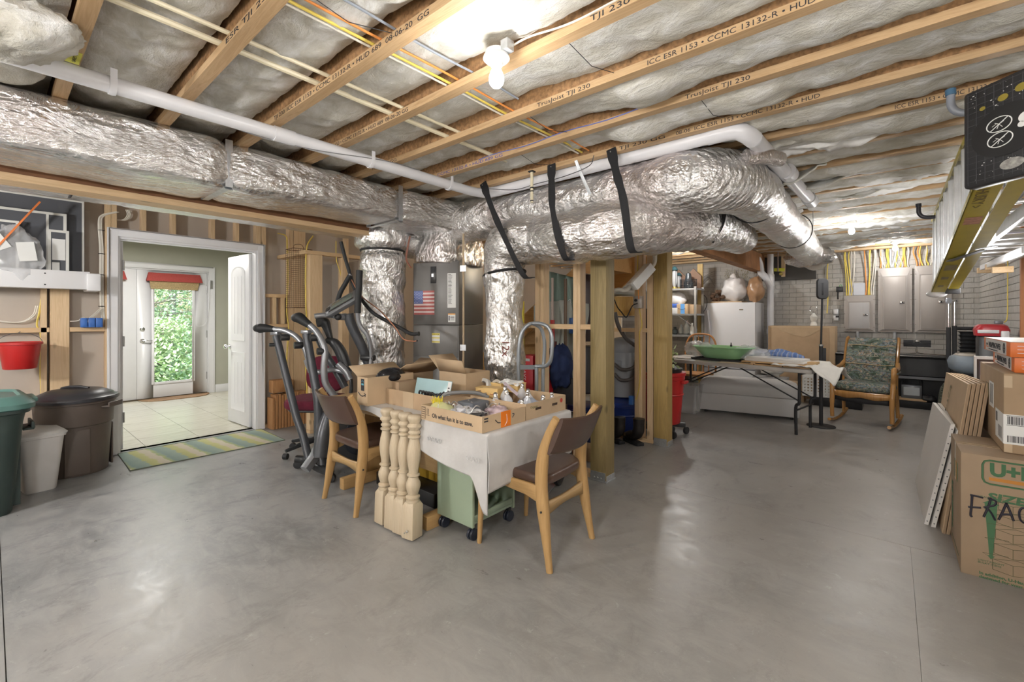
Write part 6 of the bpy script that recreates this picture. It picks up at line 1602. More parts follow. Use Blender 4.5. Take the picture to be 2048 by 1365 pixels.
for k,m in enumerate(seq):
    wall_wire(-.12+.025*k,2.043,m,'%s cable into the middle tall panel, %s from the left'%({id(gcb):'thick grey'}.get(id(m),nm.get(id(m))),ordn[k]),.015 if m is gcb else .008)
for k,m in enumerate([ora,ora,yel,wht,yel,wht,wht,ora]):
    wall_wire(.30+.03*k,2.05,m,'%s cable into the right tall panel, %s from the left'%(nm[id(m)],ordn[k]))
o = MB().bb(-.455,8.965,1.64,-.31,8.975,1.83).build('paper_sheet', M('bluish_paper',(.62,.64,.70),.5,var=.05)); tag(o,'pale blue sheet in plastic above the short electrical panel','paper')
tag(MB().tube(smooth_path([(-.74,8.93,2.30),(-.78,8.96,2.22),(-.80,8.965,2.0),(-.79,8.965,1.6),(-.80,8.96,1.35)],8),.008,6).build('cable',yel),'single yellow cable running down the brick left of the panels','cable')
p = pY(1672,630,8.94)
t = thing('power_outlet','two-gang grey outlet box with a black plug on the brick left of the panels','outlet',tuple(p)); MB().box(0,0,.045,.07,.05,.10).box(0,0,-.055,.07,.05,.09).build('box', galv, t, bev=.004)
for z in (.05,-.05): MB().box(0,-.027,z,.045,.004,.075).build('receptacle', white_paint, t, bev=.002)
MB().box(.02,-.045,-.03,.04,.05,.03).build('plug', black_mt, t, bev=.005)
p = pY(1679,579,8.93)
t = thing('transformer','small black transformer box with green wires left of the panels','transformer',tuple(p)); MB().box(0,0,0,.085,.06,.085).build('case', black_pl, t, bev=.005)
MB().tube(smooth_path([(.0,-.02,.04),(.01,-.03,.07),(.03,-.02,.06),(.03,0,.03)],5),.004,5).build('wire', M('green_wire',(.1,.45,.1),.5), t); MB().tube(smooth_path([(-.02,-.0,-.04),(-.02,-.02,-.10),(-.02,0,-.16)],5),.010,6).build('wire', black_mt, t)
gcd = M('grey_conduit',(.42,.43,.44),.4)
for k,(pts,lab) in enumerate((([(-.40,8.94,1.06),(-.40,8.94,.98),(-.37,8.94,.93),(-.30,8.95,.90)],'short grey conduit bending out of the bottom of the short panel'),([(.045,8.94,1.06),(.045,8.94,.97),(.01,8.94,.92),(-.06,8.95,.90),(-.2,8.95,.90)],'grey conduit elbow below the middle tall panel'))):
    tag(MB().tube(smooth_path(pts,6),.021,12).build('conduit',gcd),lab,'pipe')
# ---- white drain stack
dw = thing('drain_stack','white vertical drain stack with a wye fitting against the brick wall','pipe',tuple(pY(1541,640,8.72)))
dw.location.z = .0
sx_ = dw.location.x
MB().tube([(0,0,0),(0,0,2.37)],.050,20).build('pipe', pvc, dw)
for z0,z1 in ((1.82,2.02),(1.0,1.08)): MB().tube([(0,0,z0),(0,0,z1)],.060,20).build('coupling', pvc, dw)
P = [pY(1540,572,8.70),pY(1532,556,8.66),pY(1522,545,8.6),pY(1519,528,8.55),pY(1512,515,8.5),pY(1500,505,8.45),pY(1490,500,8.2)]
MB().tube(smooth_path(P,6),.055,18,fn=lambda i,th,p:1+.06*(i%7==0)).build('branch', pvc, dw, world=True, smooth=50)
tag(MB().tube([pY(1556,488,8.7),pY(1556,543,8.7)],.010,8).build('copper_pipe', M('dull_copper',(.45,.35,.30),.4,.5)),'thin copper and white riser beside the drain stack','pipe')
o = MB().beam(pY(1548,540,8.72),pY(1569,540,8.72),.03,.055).build('spirit_level', M('lime_yellow',(.65,.68,.05),.4), bev=.004); tag(o,'bright yellow level hung on the brick beside the drain stack','level')
MB().sphere(pY(1562,548,8.68),.030,12,8).build('valve_knob', M('brass',(.5,.38,.12),.35,.7), o)
tag(MB().bb(pY(1563,500,8.8).x,8.78,1.98,pY(1570,500,8.8).x,8.84,2.34).build('nailer', wood_z),'short vertical board above the yellow level','board')
o = tag(MB().bb(-1.75,8.90,1.93,-.95,8.97,WH-.002).build('dark_opening', M('shadow_board',(.09,.085,.08),.9)),'dark sheet for a shaded recess at the top of the brick wall behind the ducts','board')  # the recess's shade is put into this dark sheet
# ---- refrigerator
fz = thing('refrigerator','white upright refrigerator with a curved door handle by the brick wall','refrigerator',(-2.50,8.16,0))
wf_ = M('appliance_white',(.74,.75,.78),.28,var=.01,coat=.3)
FW, FH = .80, 1.535
MB().bb(.02,.09,.04,FW-.01,.72,FH).build('cabinet', wf_, fz, bev=.008)
L = []
for k in range(13):
    u = k/12; L.append([(FW*u,-.035*math.sin(PI*u)*1.0+.0,z) for z in (.42,FH-.01+.012*math.sin(PI*u))]+[(FW*u,.08,z) for z in (FH-.01+.012*math.sin(PI*u),.42)])
MB().loft(L).build('door', wf_, fz, smooth=30)
L2 = [[(p[0],p[1],.05 if p[2]<.5 else .405) for p in r] for r in L]
MB().loft(L2).build('lower_door', wf_, fz, smooth=30)
MB().tube(smooth_path([(.06,-.02,FH-.14),(.075,-.06,FH-.20),(.10,-.075,FH-.35),(.115,-.07,FH-.50),(.105,-.03,FH-.60)],6),.016,10,ry=.022).build('handle', wf_, fz)
MB().bb(.57,-.030,FH-.13,.63,-.0265,FH-.115).build('badge', chrome, fz)
zt_f = FH+.002
# on top of it
o = tag(MB().box(-2.17,8.45,zt_f+.012,.5,.4,.022).build('board', M('ply_tan',(.50,.36,.22),.7)),'thin tan board lying on top of the refrigerator','board')
pc_ = thing('pine_cone_pile','brown heap of pine cones on the refrigerator left of the white bag','pine cones',(-2.30,8.40,zt_f+.03))
pm2 = M('cone_brown',(.10,.055,.03),.8,var=.4,vs=40); rr = random.Random(9); cn = None
for k in range(14):
    if cn is None: cn = MB().lathe([(.001,-.04),(.024,-.03),(.036,-.01),(.028,-.005),(.036,.006),(.026,.010),(.030,.02),(.018,.026),(.020,.034),(.001,.045)],10).build('cone', pm2, pc_, smooth=20); q = cn
    else: q = cn.copy(); COL.objects.link(q)
    q.location = (rr.uniform(-.12,.10),rr.uniform(-.1,.05),.03+.045*(k%4)); q.rotation_euler = (rr.random()*3,rr.random()*3,0)
o = crumple('plastic_bag', M('milky_plastic',(.72,.70,.70),.35,alpha=.93,bp=.8,bs=18), (pY(1468,580,8.40).x,8.40,zt_f+.225), .20,1.0,.8,1.05,2.2,.22); tag(o,'large milky white plastic bag on top of the refrigerator','bag')
MB().tube([(0,0,.14),(.02,0,.20),(-.03,.02,.25)],[.06,.02,.05],10).build('tied_neck', M('milky_plastic',(.7,.7,.7)), o)
o = crumple('paper_bag', M('brown_plastic',(.38,.22,.12),.3,bp=.8,bs=14), (pY(1511,578,8.40).x,8.40,zt_f+.215), .15,.85,.7,1.40,5.2,.22); tag(o,'shiny brown bag standing right of the white bag on the refrigerator','bag')
fl_ = thing('dried_flowers','bunch of dried flowers sticking up behind the white bag','dried flowers',(pY(1475,560,8.6).x,8.62,zt_f+.12)); mb = MB(); mh = MB(); rr = random.Random(6)
for k in range(60):
    e = Vector((rr.uniform(-.22,.20),rr.uniform(-.08,.08),rr.uniform(.28,.50))); mb.tube([(0,0,0),(e.x*.5,e.y*.5,e.z*.55),e],.0018,3); mh.sphere(e,.007+.007*rr.random(),5,4)
mb.build('stems', M('dry_stem',(.25,.22,.15),.9), fl_)['kind'] = 'stuff'; mh.build('heads', M('dry_head',(.45,.42,.33),.9,var=.3,vs=60), fl_)['kind'] = 'stuff'
# ---- steel shelving
shm = M('shelf_steel',(.33,.34,.35),.4,.5,var=.05)
SX0, SX1, SY0, SY1 = -3.50,-2.455,7.6,8.02
su = thing('steel_shelving','grey steel shelving unit behind the yellower post','shelving',(SX0,SY0,0)); zs = [.12,.60,.985,1.345,1.775]
for x in (SX0,SX1-.04):
    for y in (SY0,SY1-.04):
        MB().bb(x,y,0,x+.04,y+.003,1.80).bb(x if x>SX0 else x,y,0,x+.003,y+.04,1.80).build('post', shm, su, world=True)
for z in zs:
    b = MB(); b.bb(SX0+.004,SY0+.004,z-.003,SX1-.004,SY1-.004,z); b.bb(SX0+.004,SY0-.001,z-.03,SX1-.004,SY0+.003,z); b.bb(SX1-.004,SY0,z-.03,SX1,SY1,z)
    b.build('shelf', shm, su, world=True)
MB().beam((SX1-.30,SY0+.0,1.31),(SX1-.03,SY0,1.12),.003,.02,(0,1,0)).build('brace', shm, su, world=True)
def sp_(px, z, y=.0): return Vector((at(px,600,Y=SY0+.15+y).x, SY0+.15+y, z+.001))
lt_m = M('lantern_glass',(.55,.57,.58),.1,alpha=.5)
def lantern(lab, px, r, h, y=0):
    p = sp_(px,1.775,y); t = thing('lantern', lab, 'lantern', tuple(p), 0)
    MB().lathe([(r,0),(r,.02),(r*.5,.03),(r*.5,.04)],16).build('base', M('brass',(.5,.38,.12),.35,.7), t); MB().lathe([(r*.45,.04),(r*.8,h*.3),(r*.8,h*.7),(r*.5,h*.8)],16).build('chimney', lt_m, t)
    MB().lathe([(r*.9,h*.8),(r*1.2,h*.83),(r*.5,h*.97),(.001,h)],16).build('cap', M('teal_cap',(.02,.06,.07),.4), t)
    for a in range(4): MB().tube([(r*.85*math.cos(a*PI/2+.7),r*.85*math.sin(a*PI/2+.7),.02),(r*.85*math.cos(a*PI/2+.7),r*.85*math.sin(a*PI/2+.7),h*.8)],.004,5).build('rod', black_mt, t)
lantern('tall lantern with a teal cap on the top steel shelf beside the post',1349,.055,.40)
lantern('shorter lantern with a teal cap behind the tall one on the steel shelf',1358,.045,.30,.15)
t = thing('wire_basket','black wire basket holding a dark kettle on the top steel shelf','basket',tuple(sp_(1377,1.775,.03))); mb = MB()
for k in range(6): mb.tube([(.13*math.cos(a),.13*math.sin(a),.03*k) for a in [2*PI*i/24 for i in range(24)]],.003,4,closed=True)
for k in range(20): mb.tube([(.13*math.cos(2*PI*k/20),.13*math.sin(2*PI*k/20),0),(.13*math.cos(2*PI*k/20),.13*math.sin(2*PI*k/20),.16)],.003,4)
mb.build('wires', black_mt, t); MB().lathe([(.07,.0),(.08,.08),(.05,.2),(.04,.26),(.001,.28)],20).build('kettle', M('dark_glass',(.03,.035,.04),.15), t)
t = thing('house_ornament','pair of dark peaked house-shaped frames at the back of the top steel shelf','ornament',tuple(sp_(1372,1.775,.2)))
for dx in (-.14,.12): MB().prism([(-.13,0),(.13,0),(.13,.22),(0,.36),(-.13,.22)],.03,Matrix.Translation((dx,.05,0))@Matrix.Rotation(PI/2,4,'X')).build('frame', M('brown_frame',(.14,.08,.05),.7), t)
p = sp_(1353,1.345); o = crumple('plastic_bag', M('white_bag',(.66,.66,.68),.4,bp=.5,bs=18),(p.x,p.y,p.z+.24),.15,1.05,.6,.95,1.5,.2); tag(o,'white plastic bag on the second steel shelf','bag')
MB().sphere((0,0,-.10),.15,16,6,.95,.58,.4).build('blue_print', M('blue_print',(.05,.12,.45),.4), o)
t = MB().bb(-.12,-.1,0,.04,.1,.10).build('white_carton', M('bluewhite_carton',(.60,.62,.64),.5), bev=.002); t.location = sp_(1354,1.345,-.04); tag(t,'low white carton under the white bag on the second steel shelf','box')
o = MB().bb(-.085,-.11,0,.10,.11,.165).build('shipping_box', card2, bev=.002); o.location = sp_(1368,1.345,-.02); tag(o,'brown box with a blue tape strip and smile print on the second steel shelf','box')
MB().bb(-.02,-.112,0,.05,-.1105,.165).build('blue_tape', M('blue_tape2',(.12,.35,.75),.5), o); MB().tube(smooth_path([(-.065,-.1125,.095),(.0,-.1125,.07),(.06,-.1125,.09)],6),.003,5).build('smile_mark', ink, o)
o = MB().bb(-.08,-.11,0,.08,.11,.155).build('shipping_box', card, bev=.002); o.location = sp_(1388,1.345,.08); tag(o,'plain brown box at the right end of the second steel shelf','box')
for k,(px,h,r,y,lab) in enumerate(((1350,.13,.05,0,'dark glass bowl on the third steel shelf by the post'),(1362,.17,.045,.1,'clear jar with a stopper on the third steel shelf'),(1373,.24,.05,.05,'tall clear vase on the third steel shelf'),(1384,.20,.035,.0,'slim white glass vase on the third steel shelf'),(1391,.16,.03,.15,'small frosted glass at the right end of the third steel shelf'))):
    o = MB().lathe([(r*.6,0),(r,.02),(r,h*.55),(r*.45,h*.8),(r*.5,h),(r*.4,h),(r*.35,h*.8),(r*.9,h*.5),(.001,.02)],18).build('glass_vase', M(['dark_glass2','clear_g1','clear_g1','milk_glass','clear_g1'][k],[(.05,.06,.06),(.6,.63,.63),(.6,.63,.63),(.75,.76,.74),(.6,.63,.63)][k],.1,alpha=[1,.5,.5,1,.5][k])); o.location = sp_(px,.985,y); tag(o,lab,'vase')
tag(MB().bb(-2.58,8.25,0,-2.49,8.29,2.24).build('stud_post', treated2),'lone yellow stud standing between the steel shelving and the refrigerator','post')
bpy.data.objects['stud_post'].location.x = at(1400,560,Y=8.25).x+2.535
tag(MB().tube(smooth_path([pY(1402,588,8.1),pY(1412,595,8.1),pY(1414,608,8.12),pY(1409,622,8.1),pY(1400,626,8.1)],6),.006,5).build('cord', black_mt),'black cord looping beside the refrigerator','cord')
wd = MB()  # wires added in the shape of a sconce's shadow on the wall
c0 = pY(1412,558,8.9)
for k in range(7): a = PI*k/6; wd.tube(smooth_path([(c0.x-.12,8.95,c0.z-.14+.0*k),(c0.x+.12*math.cos(a)*.4,8.86,c0.z+.02),(c0.x+.14,8.95,c0.z-.14+.28*k/6)],5),.004,4)
tag(wd.build('shadow_dome', M('grey_wire',(.25,.24,.23),.6)),'grey wire dome standing for a sconce shadow on the brick above the refrigerator side','wire dome')
# ---- large flat carton
t = thing('large_carton','large brown flat carton with torn front standing by the brick wall','box',(-1.55,8.38,0))
MB().bb(0,0,0,.90,.42,1.145).build('carton', card2, t, bev=.005); MB().bb(.02,-.006,.02,.83,-.001,1.12).build('front_sheet', card, t, bev=.002)
MB().add([(.12,-.008,1.12),(.74,-.008,1.12),(.62,-.008,1.02),(.5,-.012,.97),(.36,-.008,1.0),(.2,-.008,1.06)],[tuple(range(6))]).build('torn_patch', card2, t, smooth=0, thick=.004)
o = MB().lathe([(.05,0),(.055,.01),(.045,.04),(.03,.07),(.05,.10),(.055,.15),(.03,.18),(.02,.20),(.012,.21)],18).build('lamp_font', M('milk_glass2',(.75,.74,.70),.2), None); o.location = (pY(1627,650,8.6).x,8.6,1.147); tag(o,'small white glass lamp font standing on the large flat carton','lamp')
MB().tube([(.05*math.cos(a),0,.27+.05*math.sin(a)) for a in [2*PI*i/20 for i in range(20)]],.003,4,closed=True).build('harp', chrome, o); MB().tube([(0,0,.2),(0,0,.24)],.010,8).build('socket', chrome, o)
# ---- black low cabinet
blk = M('black_lacquer',(.012,.012,.014),.35); xa = -.72; xb = .74
cbn = thing('black_cabinet','long low black cabinet with a chrome-edged top below the electrical panels','cabinet',(xa,8.45,0))
W_ = xb-xa
b = MB(); b.bb(0,0,.0,W_,.40,.10); b.bb(0,0,.71,W_,.40,.74); b.bb(0,.36,.10,W_,.40,.71); b.bb(0,.0,.10,.03,.36,.71); b.bb(W_-.03,0,.10,W_,.36,.71); b.bb(.03,.02,.42,W_-.03,.36,.45)
b.build('carcass', blk, cbn, bev=.003)
MB().bb(0,-.004,.735,W_,.0,.745).build('chrome_edge', chrome, cbn); MB().bb(.03,.012,.415,W_-.03,.019,.452).build('shelf_edge', grey_mt, cbn)
MB().bb(.03,.05,.46,W_-.03,.06,.705).build('upper_door', black_pl, cbn)
ft = thing('desk_fixture','black slatted fixture on a chrome stand on top of the black cabinet','fixture',(pY(1834,700,8.6).x,8.60,.746))
MB().tube(smooth_path([(-.52,0,.012),(-.2,0,.022),(-.05,0,.03),(0,0,.05),(0,0,.12)],6),.007,8).tube(smooth_path([(.42,0,.012),(.2,0,.022),(.05,0,.03),(0,0,.05),(0,0,.12)],6),.007,8).build('stand', chrome, ft)
b = MB()
for k in range(7): b.box(0,-.02,.125+.014*k,.29-.004*k,.05,.008)
b.bb(-.145,0,.12,-.04,.05,.215).bb(.04,0,.12,.145,.05,.215).bb(-.145,0,.12,.145,.05,.18); b.build('slatted_body', black_pl, ft); MB().sphere((0,-.03,.20),.035,14,8,1.1,.6,.5).build('chrome_cap', chrome, ft)
lt = thing('work_light','grey portable work light with a black handle in the open black cabinet','lamp',(pY(1823,785,8.5).x,8.52,.103))
MB().bb(-.11,-.02,.03,.11,.10,.22).build('housing', grey_mt, lt, bev=.01); MB().bb(-.085,-.026,.075,.085,-.0205,.19).build('lens', M('lens_grey',(.45,.48,.5),.2), lt); MB().tube(smooth_path([(-.10,.03,.20),(-.09,.03,.29),(0,.03,.33),(.09,.03,.29),(.10,.03,.20)],6),.012,8).build('handle', black_pl, lt); MB().bb(-.13,-.03,0,.16,.12,.03).build('wood_base', wood_x, lt)
o = crumple('black_gadget', black_pl,(pY(1848,790,8.5).x+.05,8.52,.15),.06,1.2,1,.8,7,.3); tag(o,'small black gadget beside the work light','gadget')
# crate
cr = thing('milk_crate','white plastic milk crate behind the folding table legs','crate',(pY(1637,770,8.0).x,8.0,.125)); cw = M('crate_white',(.72,.72,.70),.5)
b = MB()
for s in (-1,1):
    for k in range(9): b.bb(-.18+.0425*k,s*.16-.004,0,-.18+.0425*k+.018,s*.16+.004,.30); b.bb(s*.18-.004,-.16+.038*k,0,s*.18+.004,-.16+.038*k+.016,.30)
    for k in range(7): b.bb(-.18,s*.16-.005,.0+.045*k,.18,s*.16+.005,.0+.045*k+(.02 if k else .03)); b.bb(s*.18-.005,-.16,.045*k,s*.18+.005,.16,.045*k+.02)
b.bb(-.18,-.16,.29,.18,-.15,.31).bb(-.18,-.16,0,.18,.16,.006); b.build('lattice', cw, cr)
tag(MB().bb(-.90,7.82,0,-.30,8.25,.123).build('black_plinth', blk, bev=.004),'flat black box under the white milk crate','box')
tag(MB().bb(-1.25,8.0,0,-1.0,8.25,.28).build('small_carton', card2, bev=.003),'small brown carton on the floor behind the folding table','box')
o = crumple('white_cloth_heap', M('white_fabric',(.72,.72,.70),.8),(pY(1545,750,7.9).x,7.9,.50),.14,1.1,.8,.9,4.1,.4); tag(o,'small heap of white cloth behind the folding table','cloth')
o = tag(MB().bb(pY(1545,750,7.9).x-.25,7.75,0,pY(1545,750,7.9).x+.2,8.05,.36).build('low_box', M('grey_box',(.30,.30,.30),.7), bev=.004),'low grey box under the heap of white cloth','box')
# ---- floor stand with oval head
mpos = at(1642,853,z=0)
ms = thing('stand_mirror','black oval-headed floor stand on a round base beside the folding table','floor stand',(mpos.x,mpos.y,0))
MB().lathe([(.145,0),(.145,.008),(.03,.016),(.018,.02)],36).build('base', black_mt, ms)
MB().tube([(0,0,.015),(0,0,.95)],.020,14).build('lower_pole', black_mt, ms); MB().tube([(0,0,.95),(0,0,.97)],.023,14).build('clamp', chrome, ms); MB().tube([(0,0,.96),(.012,0,1.52)],.011,12).build('upper_pole', black_mt, ms)
MB().bb(-.006,-.01,.74,.05,.01,.93).build('crank', black_mt, ms, bev=.006)
hd = MB(); mm = Matrix.Translation((.012,0,1.63))@Matrix.Rotation(YAW-.1,4,'Z')@Matrix.Rotation(PI/2,4,'X')
hd.loft([[mm@Vector((x*f,y*f,z)) for x,y in rrect(.125,.245,.045,6)] for f,z in ((.93,-.02),(1,-.012),(1,.012),(.93,.02))]); hd.build('head', M('charcoal_pad',(.03,.03,.032),.7), ms, smooth=40)
MB().bb(-.010,-.026,1.56,.03,-.020,1.70).build('centre_rib', black_mt, ms, bev=.003)
# ---- folding table
ftb = thing('folding_table','long grey plastic folding table with black metal legs','table',(-1.49,5.96,0),math.radians(-9))
tpm = M('table_plastic',(.42,.40,.37),.5,var=.03,bp=.1,bs=80)
MB().bb(-.91,-.23,.695,.91,.53,.74).build('tabletop', tpm, ftb, bev=.008)
for s in (-1,1):
    for y in (-.12,.42):
        MB().tube(smooth_path([(s*.76,y,.69),(s*.76,y,.45),(s*.755,y,.35),(s*.72 if y<0 else s*.72,y+(.02 if y<0 else -.02),.30),(s*.72,y+(.03 if y<0 else -.03),.0)],5),.016,10).build('leg', black_mt, ftb)
    MB().tube([(s*.74,-.12,.28),(s*.74,.42,.28)],.010,8).build('cross_bar', black_mt, ftb)
    MB().tube([(s*.76,-.12,.67),(s*.76,.42,.67)],.012,8).build('cross_bar', black_mt, ftb)
    for y in (-.05,.35): MB().tube([(s*.10,y,.685),(s*.75,y,.36)],.008,8).build('brace', black_mt, ftb)
def onT(x,y,z=0): return wmat(ftb)@Vector((x,y,.741+z))
def fx(px, y=-.1): 
    best = min((abs((lambda p:(1024+890*(p@_R if False else p.dot(_R))/p.dot(_F)))(Vector((onT(u/100,y).x,onT(u/100,y).y,0)))-px),u/100) for u in range(-95,100)); return best[1]
# storage bench under it
bn_ = thing('storage_bench','pale grey padded storage bench with a domed lid under the folding table','bench',(-1.47,6.62,0),math.radians(11)); bgm = M('pale_grey_vinyl',(.50,.49,.48),.45,var=.02)
MB().bb(-.58,-.22,.035,.58,.22,.265).build('base', bgm, bn_, bev=.012)
MB().loft([[(x,y,z) for x,y in rrect(w,d,.05,5)] for w,d,z in ((1.165,.445,.268),(1.17,.45,.28),(1.17,.45,.37),(1.13,.42,.42),(1.00,.34,.455),(.8,.2,.47))]).build('lid', bgm, bn_, smooth=50)
for a in (-.5,.5):
    for c in (-.16,.16): MB().tube([(a,c,0),(a,c,.036)],.018,10).build('foot', black_mt, bn_)
# table contents
gtm = M('green_tub',(.30,.56,.30),.35,var=.04)
tt = thing('green_tub','long translucent green oval tub on the folding table','tub',tuple(onT(fx(1432),.10,.028)),math.radians(-9))
MB().loft([[(x,y,z) for x,y in rrect(w,d,min(w,d)*.45,8)] for w,d,z in ((.44,.26,0),(.46,.28,.005),(.60,.36,.08),(.70,.42,.135),(.74,.46,.14),(.74,.46,.15),(.69,.41,.148),(.42,.24,.02))]).build('shell', gtm, tt, smooth=40)
o = crumple('plastic_wrap', clear_pl, onT(fx(1480),.15,.10), .14,1.5,.8,.65,3.9,.35); tag(o,'clear plastic sheeting bunched at the right of the green tub','plastic sheet')
o = crumple('plastic_wrap', clear_pl, onT(fx(1372),.22,.12), .14,1.2,.8,.75,6.9,.35); tag(o,'clear plastic sheeting at the left of the green tub','plastic sheet')
o = MB().bb(-.33,-.13,0,.33,.13,.004).bb(-.33,-.13,.004,.33,-.12,.028).bb(-.33,.12,.004,.33,.13,.028).bb(-.33,-.12,.004,-.32,.12,.028).bb(.32,-.12,.004,.33,.12,.028).build('black_tray', black_pl, bev=.002); o.location = onT(fx(1430),.05,.0); o.rotation_euler = (0,0,math.radians(-11)); tag(o,'shallow black tray under the green tub','tray')
o = MB().bb(-.20,-.12,0,.20,.12,.012).build('white_folder', M('offwhite_card',(.66,.62,.58),.6), bev=.002); o.location = onT(fx(1352),-.02,.001); o.rotation_euler=(0,0,-.1); tag(o,'off-white folder lying at the left of the table by the post','folder')
o = MB().bb(-.17,-.14,0,.17,.14,.005).build('tan_board', M('tan_card',(.55,.45,.34),.7)); o.location = onT(fx(1470),-.09,.001); tag(o,'thin tan card projecting from under the black tray','card')
wfm = M('raw_board',(.55,.36,.18),.6,var=.1)
wf2 = thing('board_stack','stack of two raw wooden frame boards on the folding table','wooden frame',tuple(onT(fx(1552),-.02,.001)),math.radians(-9))
for k in range(2):
    MB().bb(-.36+.02*k,-.17,.0+.026*k,.36-.05*k,-.10,.014+.026*k).build('slat', wfm, wf2, bev=.002); MB().bb(-.36+.02*k,.10,.026*k,.36-.05*k,.17,.014+.026*k).build('slat', wfm, wf2, bev=.002)
for x in (-.24,.05): MB().bb(x,-.16,.0145,x+.05,.16,.0255).build('spacer', wood_y, wf2)
MB().bb(.25,.02,.0,.36,.16,.06).build('end_block', wfm, wf2, bev=.002)
for x in (-.2,.1): MB().sphere((x,-.171,.007),.006,8,5).build('peg', black_mt, wf2)
for k,(w,lab) in enumerate(((.30,'white boxed tile, lower of the pair on the wooden frame'),(.285,'white printed tile, upper of the pair on the wooden frame'))):
    o = MB().bb(-w,-.14,0,w,.14,.022).build('white_tile', M('tile_white',(.74,.73,.71),.4,var=.02), bev=.002); o.location = onT(fx(1548),-.0,.042+.0235*k); o.rotation_euler=(0,0,math.radians(-9-2*k)); tag(o,lab,'tile')
    if k: MB().bb(-.10,-.06,.0222,.14,.08,.0228).build('print', M('blue_grey_print',(.35,.40,.46),.5,var=.3,vs=20), o)
def stripem():
    m, nt, b = newmat('blue_striped_cloth'); w_ = nt.nodes.new('ShaderNodeTexWave'); w_.inputs['Scale'].default_value = 3.2; w_.inputs['Distortion'].default_value = 1.5; w_.bands_direction='X'
    nt.links.new(coords(nt), w_.inputs['Vector']); nt.links.new(ramp(nt, w_.outputs['Fac'], [(.2,(.10,.17,.38)),(.45,(.28,.36,.58)),(.7,(.25,.24,.26)),(.9,(.12,.20,.42))]), b.inputs['Base Color']); b.inputs['Roughness'].default_value=.9; return m
o = crumple('striped_cloth', stripem(), onT(fx(1552,.35),.40,.065), .17,1.6,.75,.50,8.3,.3,36); tag(o,'crumpled blue and grey striped cloth behind the white tiles','cloth')
o = MB().grid(lambda u,v:(lerp(.52,1.10,u)+.02*nz(v*6,u*6), lerp(-.26,.50,v)+.02*nz(u*5,v*4), (.745+.020+.035*abs(nz(u*5,v*5,2)) if lerp(.52,1.10,u)<.90 else .765-((lerp(.52,1.10,u)-.90)*.85)*(.55+.45*math.sin(v*7+1))+.03*nz(u*8,v*8))),30,30).build('sheet', M('sheer_white',(.64,.62,.58),.6,var=.08,bp=.6,bs=15), smooth=80, thick=.003)
o.location = ftb.location; o.rotation_euler = ftb.rotation_euler; tag(o,'thin white sheet bunched over the right end of the folding table','sheet')
o = MB().lathe([(.012,0),(.014,.02),(.006,.03),(.008,.05)],10).build('bottle_cap', black_pl); o.location = onT(fx(1464,.3),.3,.0); o.location.z += .16; 
tag(o,'small black knob showing above the green tub rim','cap')
o.location = onT(fx(1464,.12),.10,.179)
# clear tub under the table's left, bent wood chair behind
o = rloft(MB(),[(.30,.24,.03,0),(.38,.30,.03,.36),(.40,.32,.03,.365),(.40,.32,.03,.38)]).build('clear_tub', clear_pl, smooth=40); p = at(1372,800,D=6.1); o.location=(p.x,p.y,.001); tag(o,'clear plastic storage tub under the left end of the folding table','tub')
wc = thing('wooden_chair','round-backed wooden chair behind the folding table by the shelving','chair',tuple(at(1392,800,D=6.7)))
wc.location.z = 0; hw_ = WOOD('amber_wood',(.45,.22,.08),(.30,.13,.04),2,1)
MB().tube(smooth_path([(-.22,.2,.45),(-.23,.22,.80),(-.16,.24,.985),(0,.25,1.03),(.16,.24,.985),(.23,.22,.80),(.22,.2,.45)],6),.014,10).build('back_bow', hw_, wc)
for k in range(4): MB().tube([(-.12+.08*k,.2,.45),(-.12+.08*k,.245,1.0)],.008,8).build('spindle', hw_, wc)
MB().loft([[(x,y,z) for x,y in rrect(.44,.42,.12,6)] for z in (.42,.45)]).build('seat', hw_, wc)
for a,c in ((-.17,-.16),(.17,-.16),(-.17,.16),(.17,.16)): MB().tube([(a,c,.42),(a*1.15,c*1.15,0)],[.018,.013],10).build('leg', hw_, wc)
o = tag(MB().lathe([(.10,0),(.13,.02),(.13,.12),(.12,.13)],24).build('brown_pot', M('oxblood',(.14,.03,.02),.4)),'brown round pot under the folding table by the posts','pot'); p = at(1362,762,D=6.9); o.location=(p.x,p.y,.30)
tag(MB().bb(p.x-.2,p.y-.15,0,p.x+.2,p.y+.2,.298).build('dark_box', M('dark_green_box',(.04,.05,.03),.6), bev=.004),'dark box under the brown round pot','box')
# ---- rocking chair
def tapestry():
    m, nt, b = newmat('tapestry'); v = coords(nt)
    fa = ntex(nt, coords(nt,(1,1,2.1)), 6.5, 3, .55, 1.2)
    c = ramp(nt, fa, [(.30,(.03,.045,.03)),(.40,(.08,.12,.08)),(.455,(.16,.21,.20)),(.48,(.34,.31,.21)),(.50,(.07,.10,.07)),(.56,(.20,.26,.30)),(.60,(.36,.24,.15)),(.64,(.09,.12,.10)),(.72,(.42,.38,.28))])
    f = ntex(nt, v, 38, 3, .7); c = mixc(nt, ramp(nt,f,[(.5,(0,0,0)),(.62,(.75,.75,.75))]), c, (.05,.045,.045))
    f3 = ntex(nt, coords(nt,(1,1,1),(0,0,1)), 22, 2, .6); c = mixc(nt, ramp(nt,f3,[(.6,(0,0,0)),(.68,(.7,.7,.7))]), c, (.52,.42,.30))
    nt.links.new(c, b.inputs['Base Color']); b.inputs['Roughness'].default_value = .95; bump(nt, ntex(nt, v, 180, 2), b, .4, .003); return m
tap = tapestry(); cher = WOOD('polished_maple',(.46,.24,.08),(.30,.14,.04),2,1.2,rough=.18,bp=.02,knots=False)
rk = thing('rocking_chair','polished wooden rocking chair upholstered in a farm scene tapestry','chair',(-.235,6.98,0),math.radians(-8))
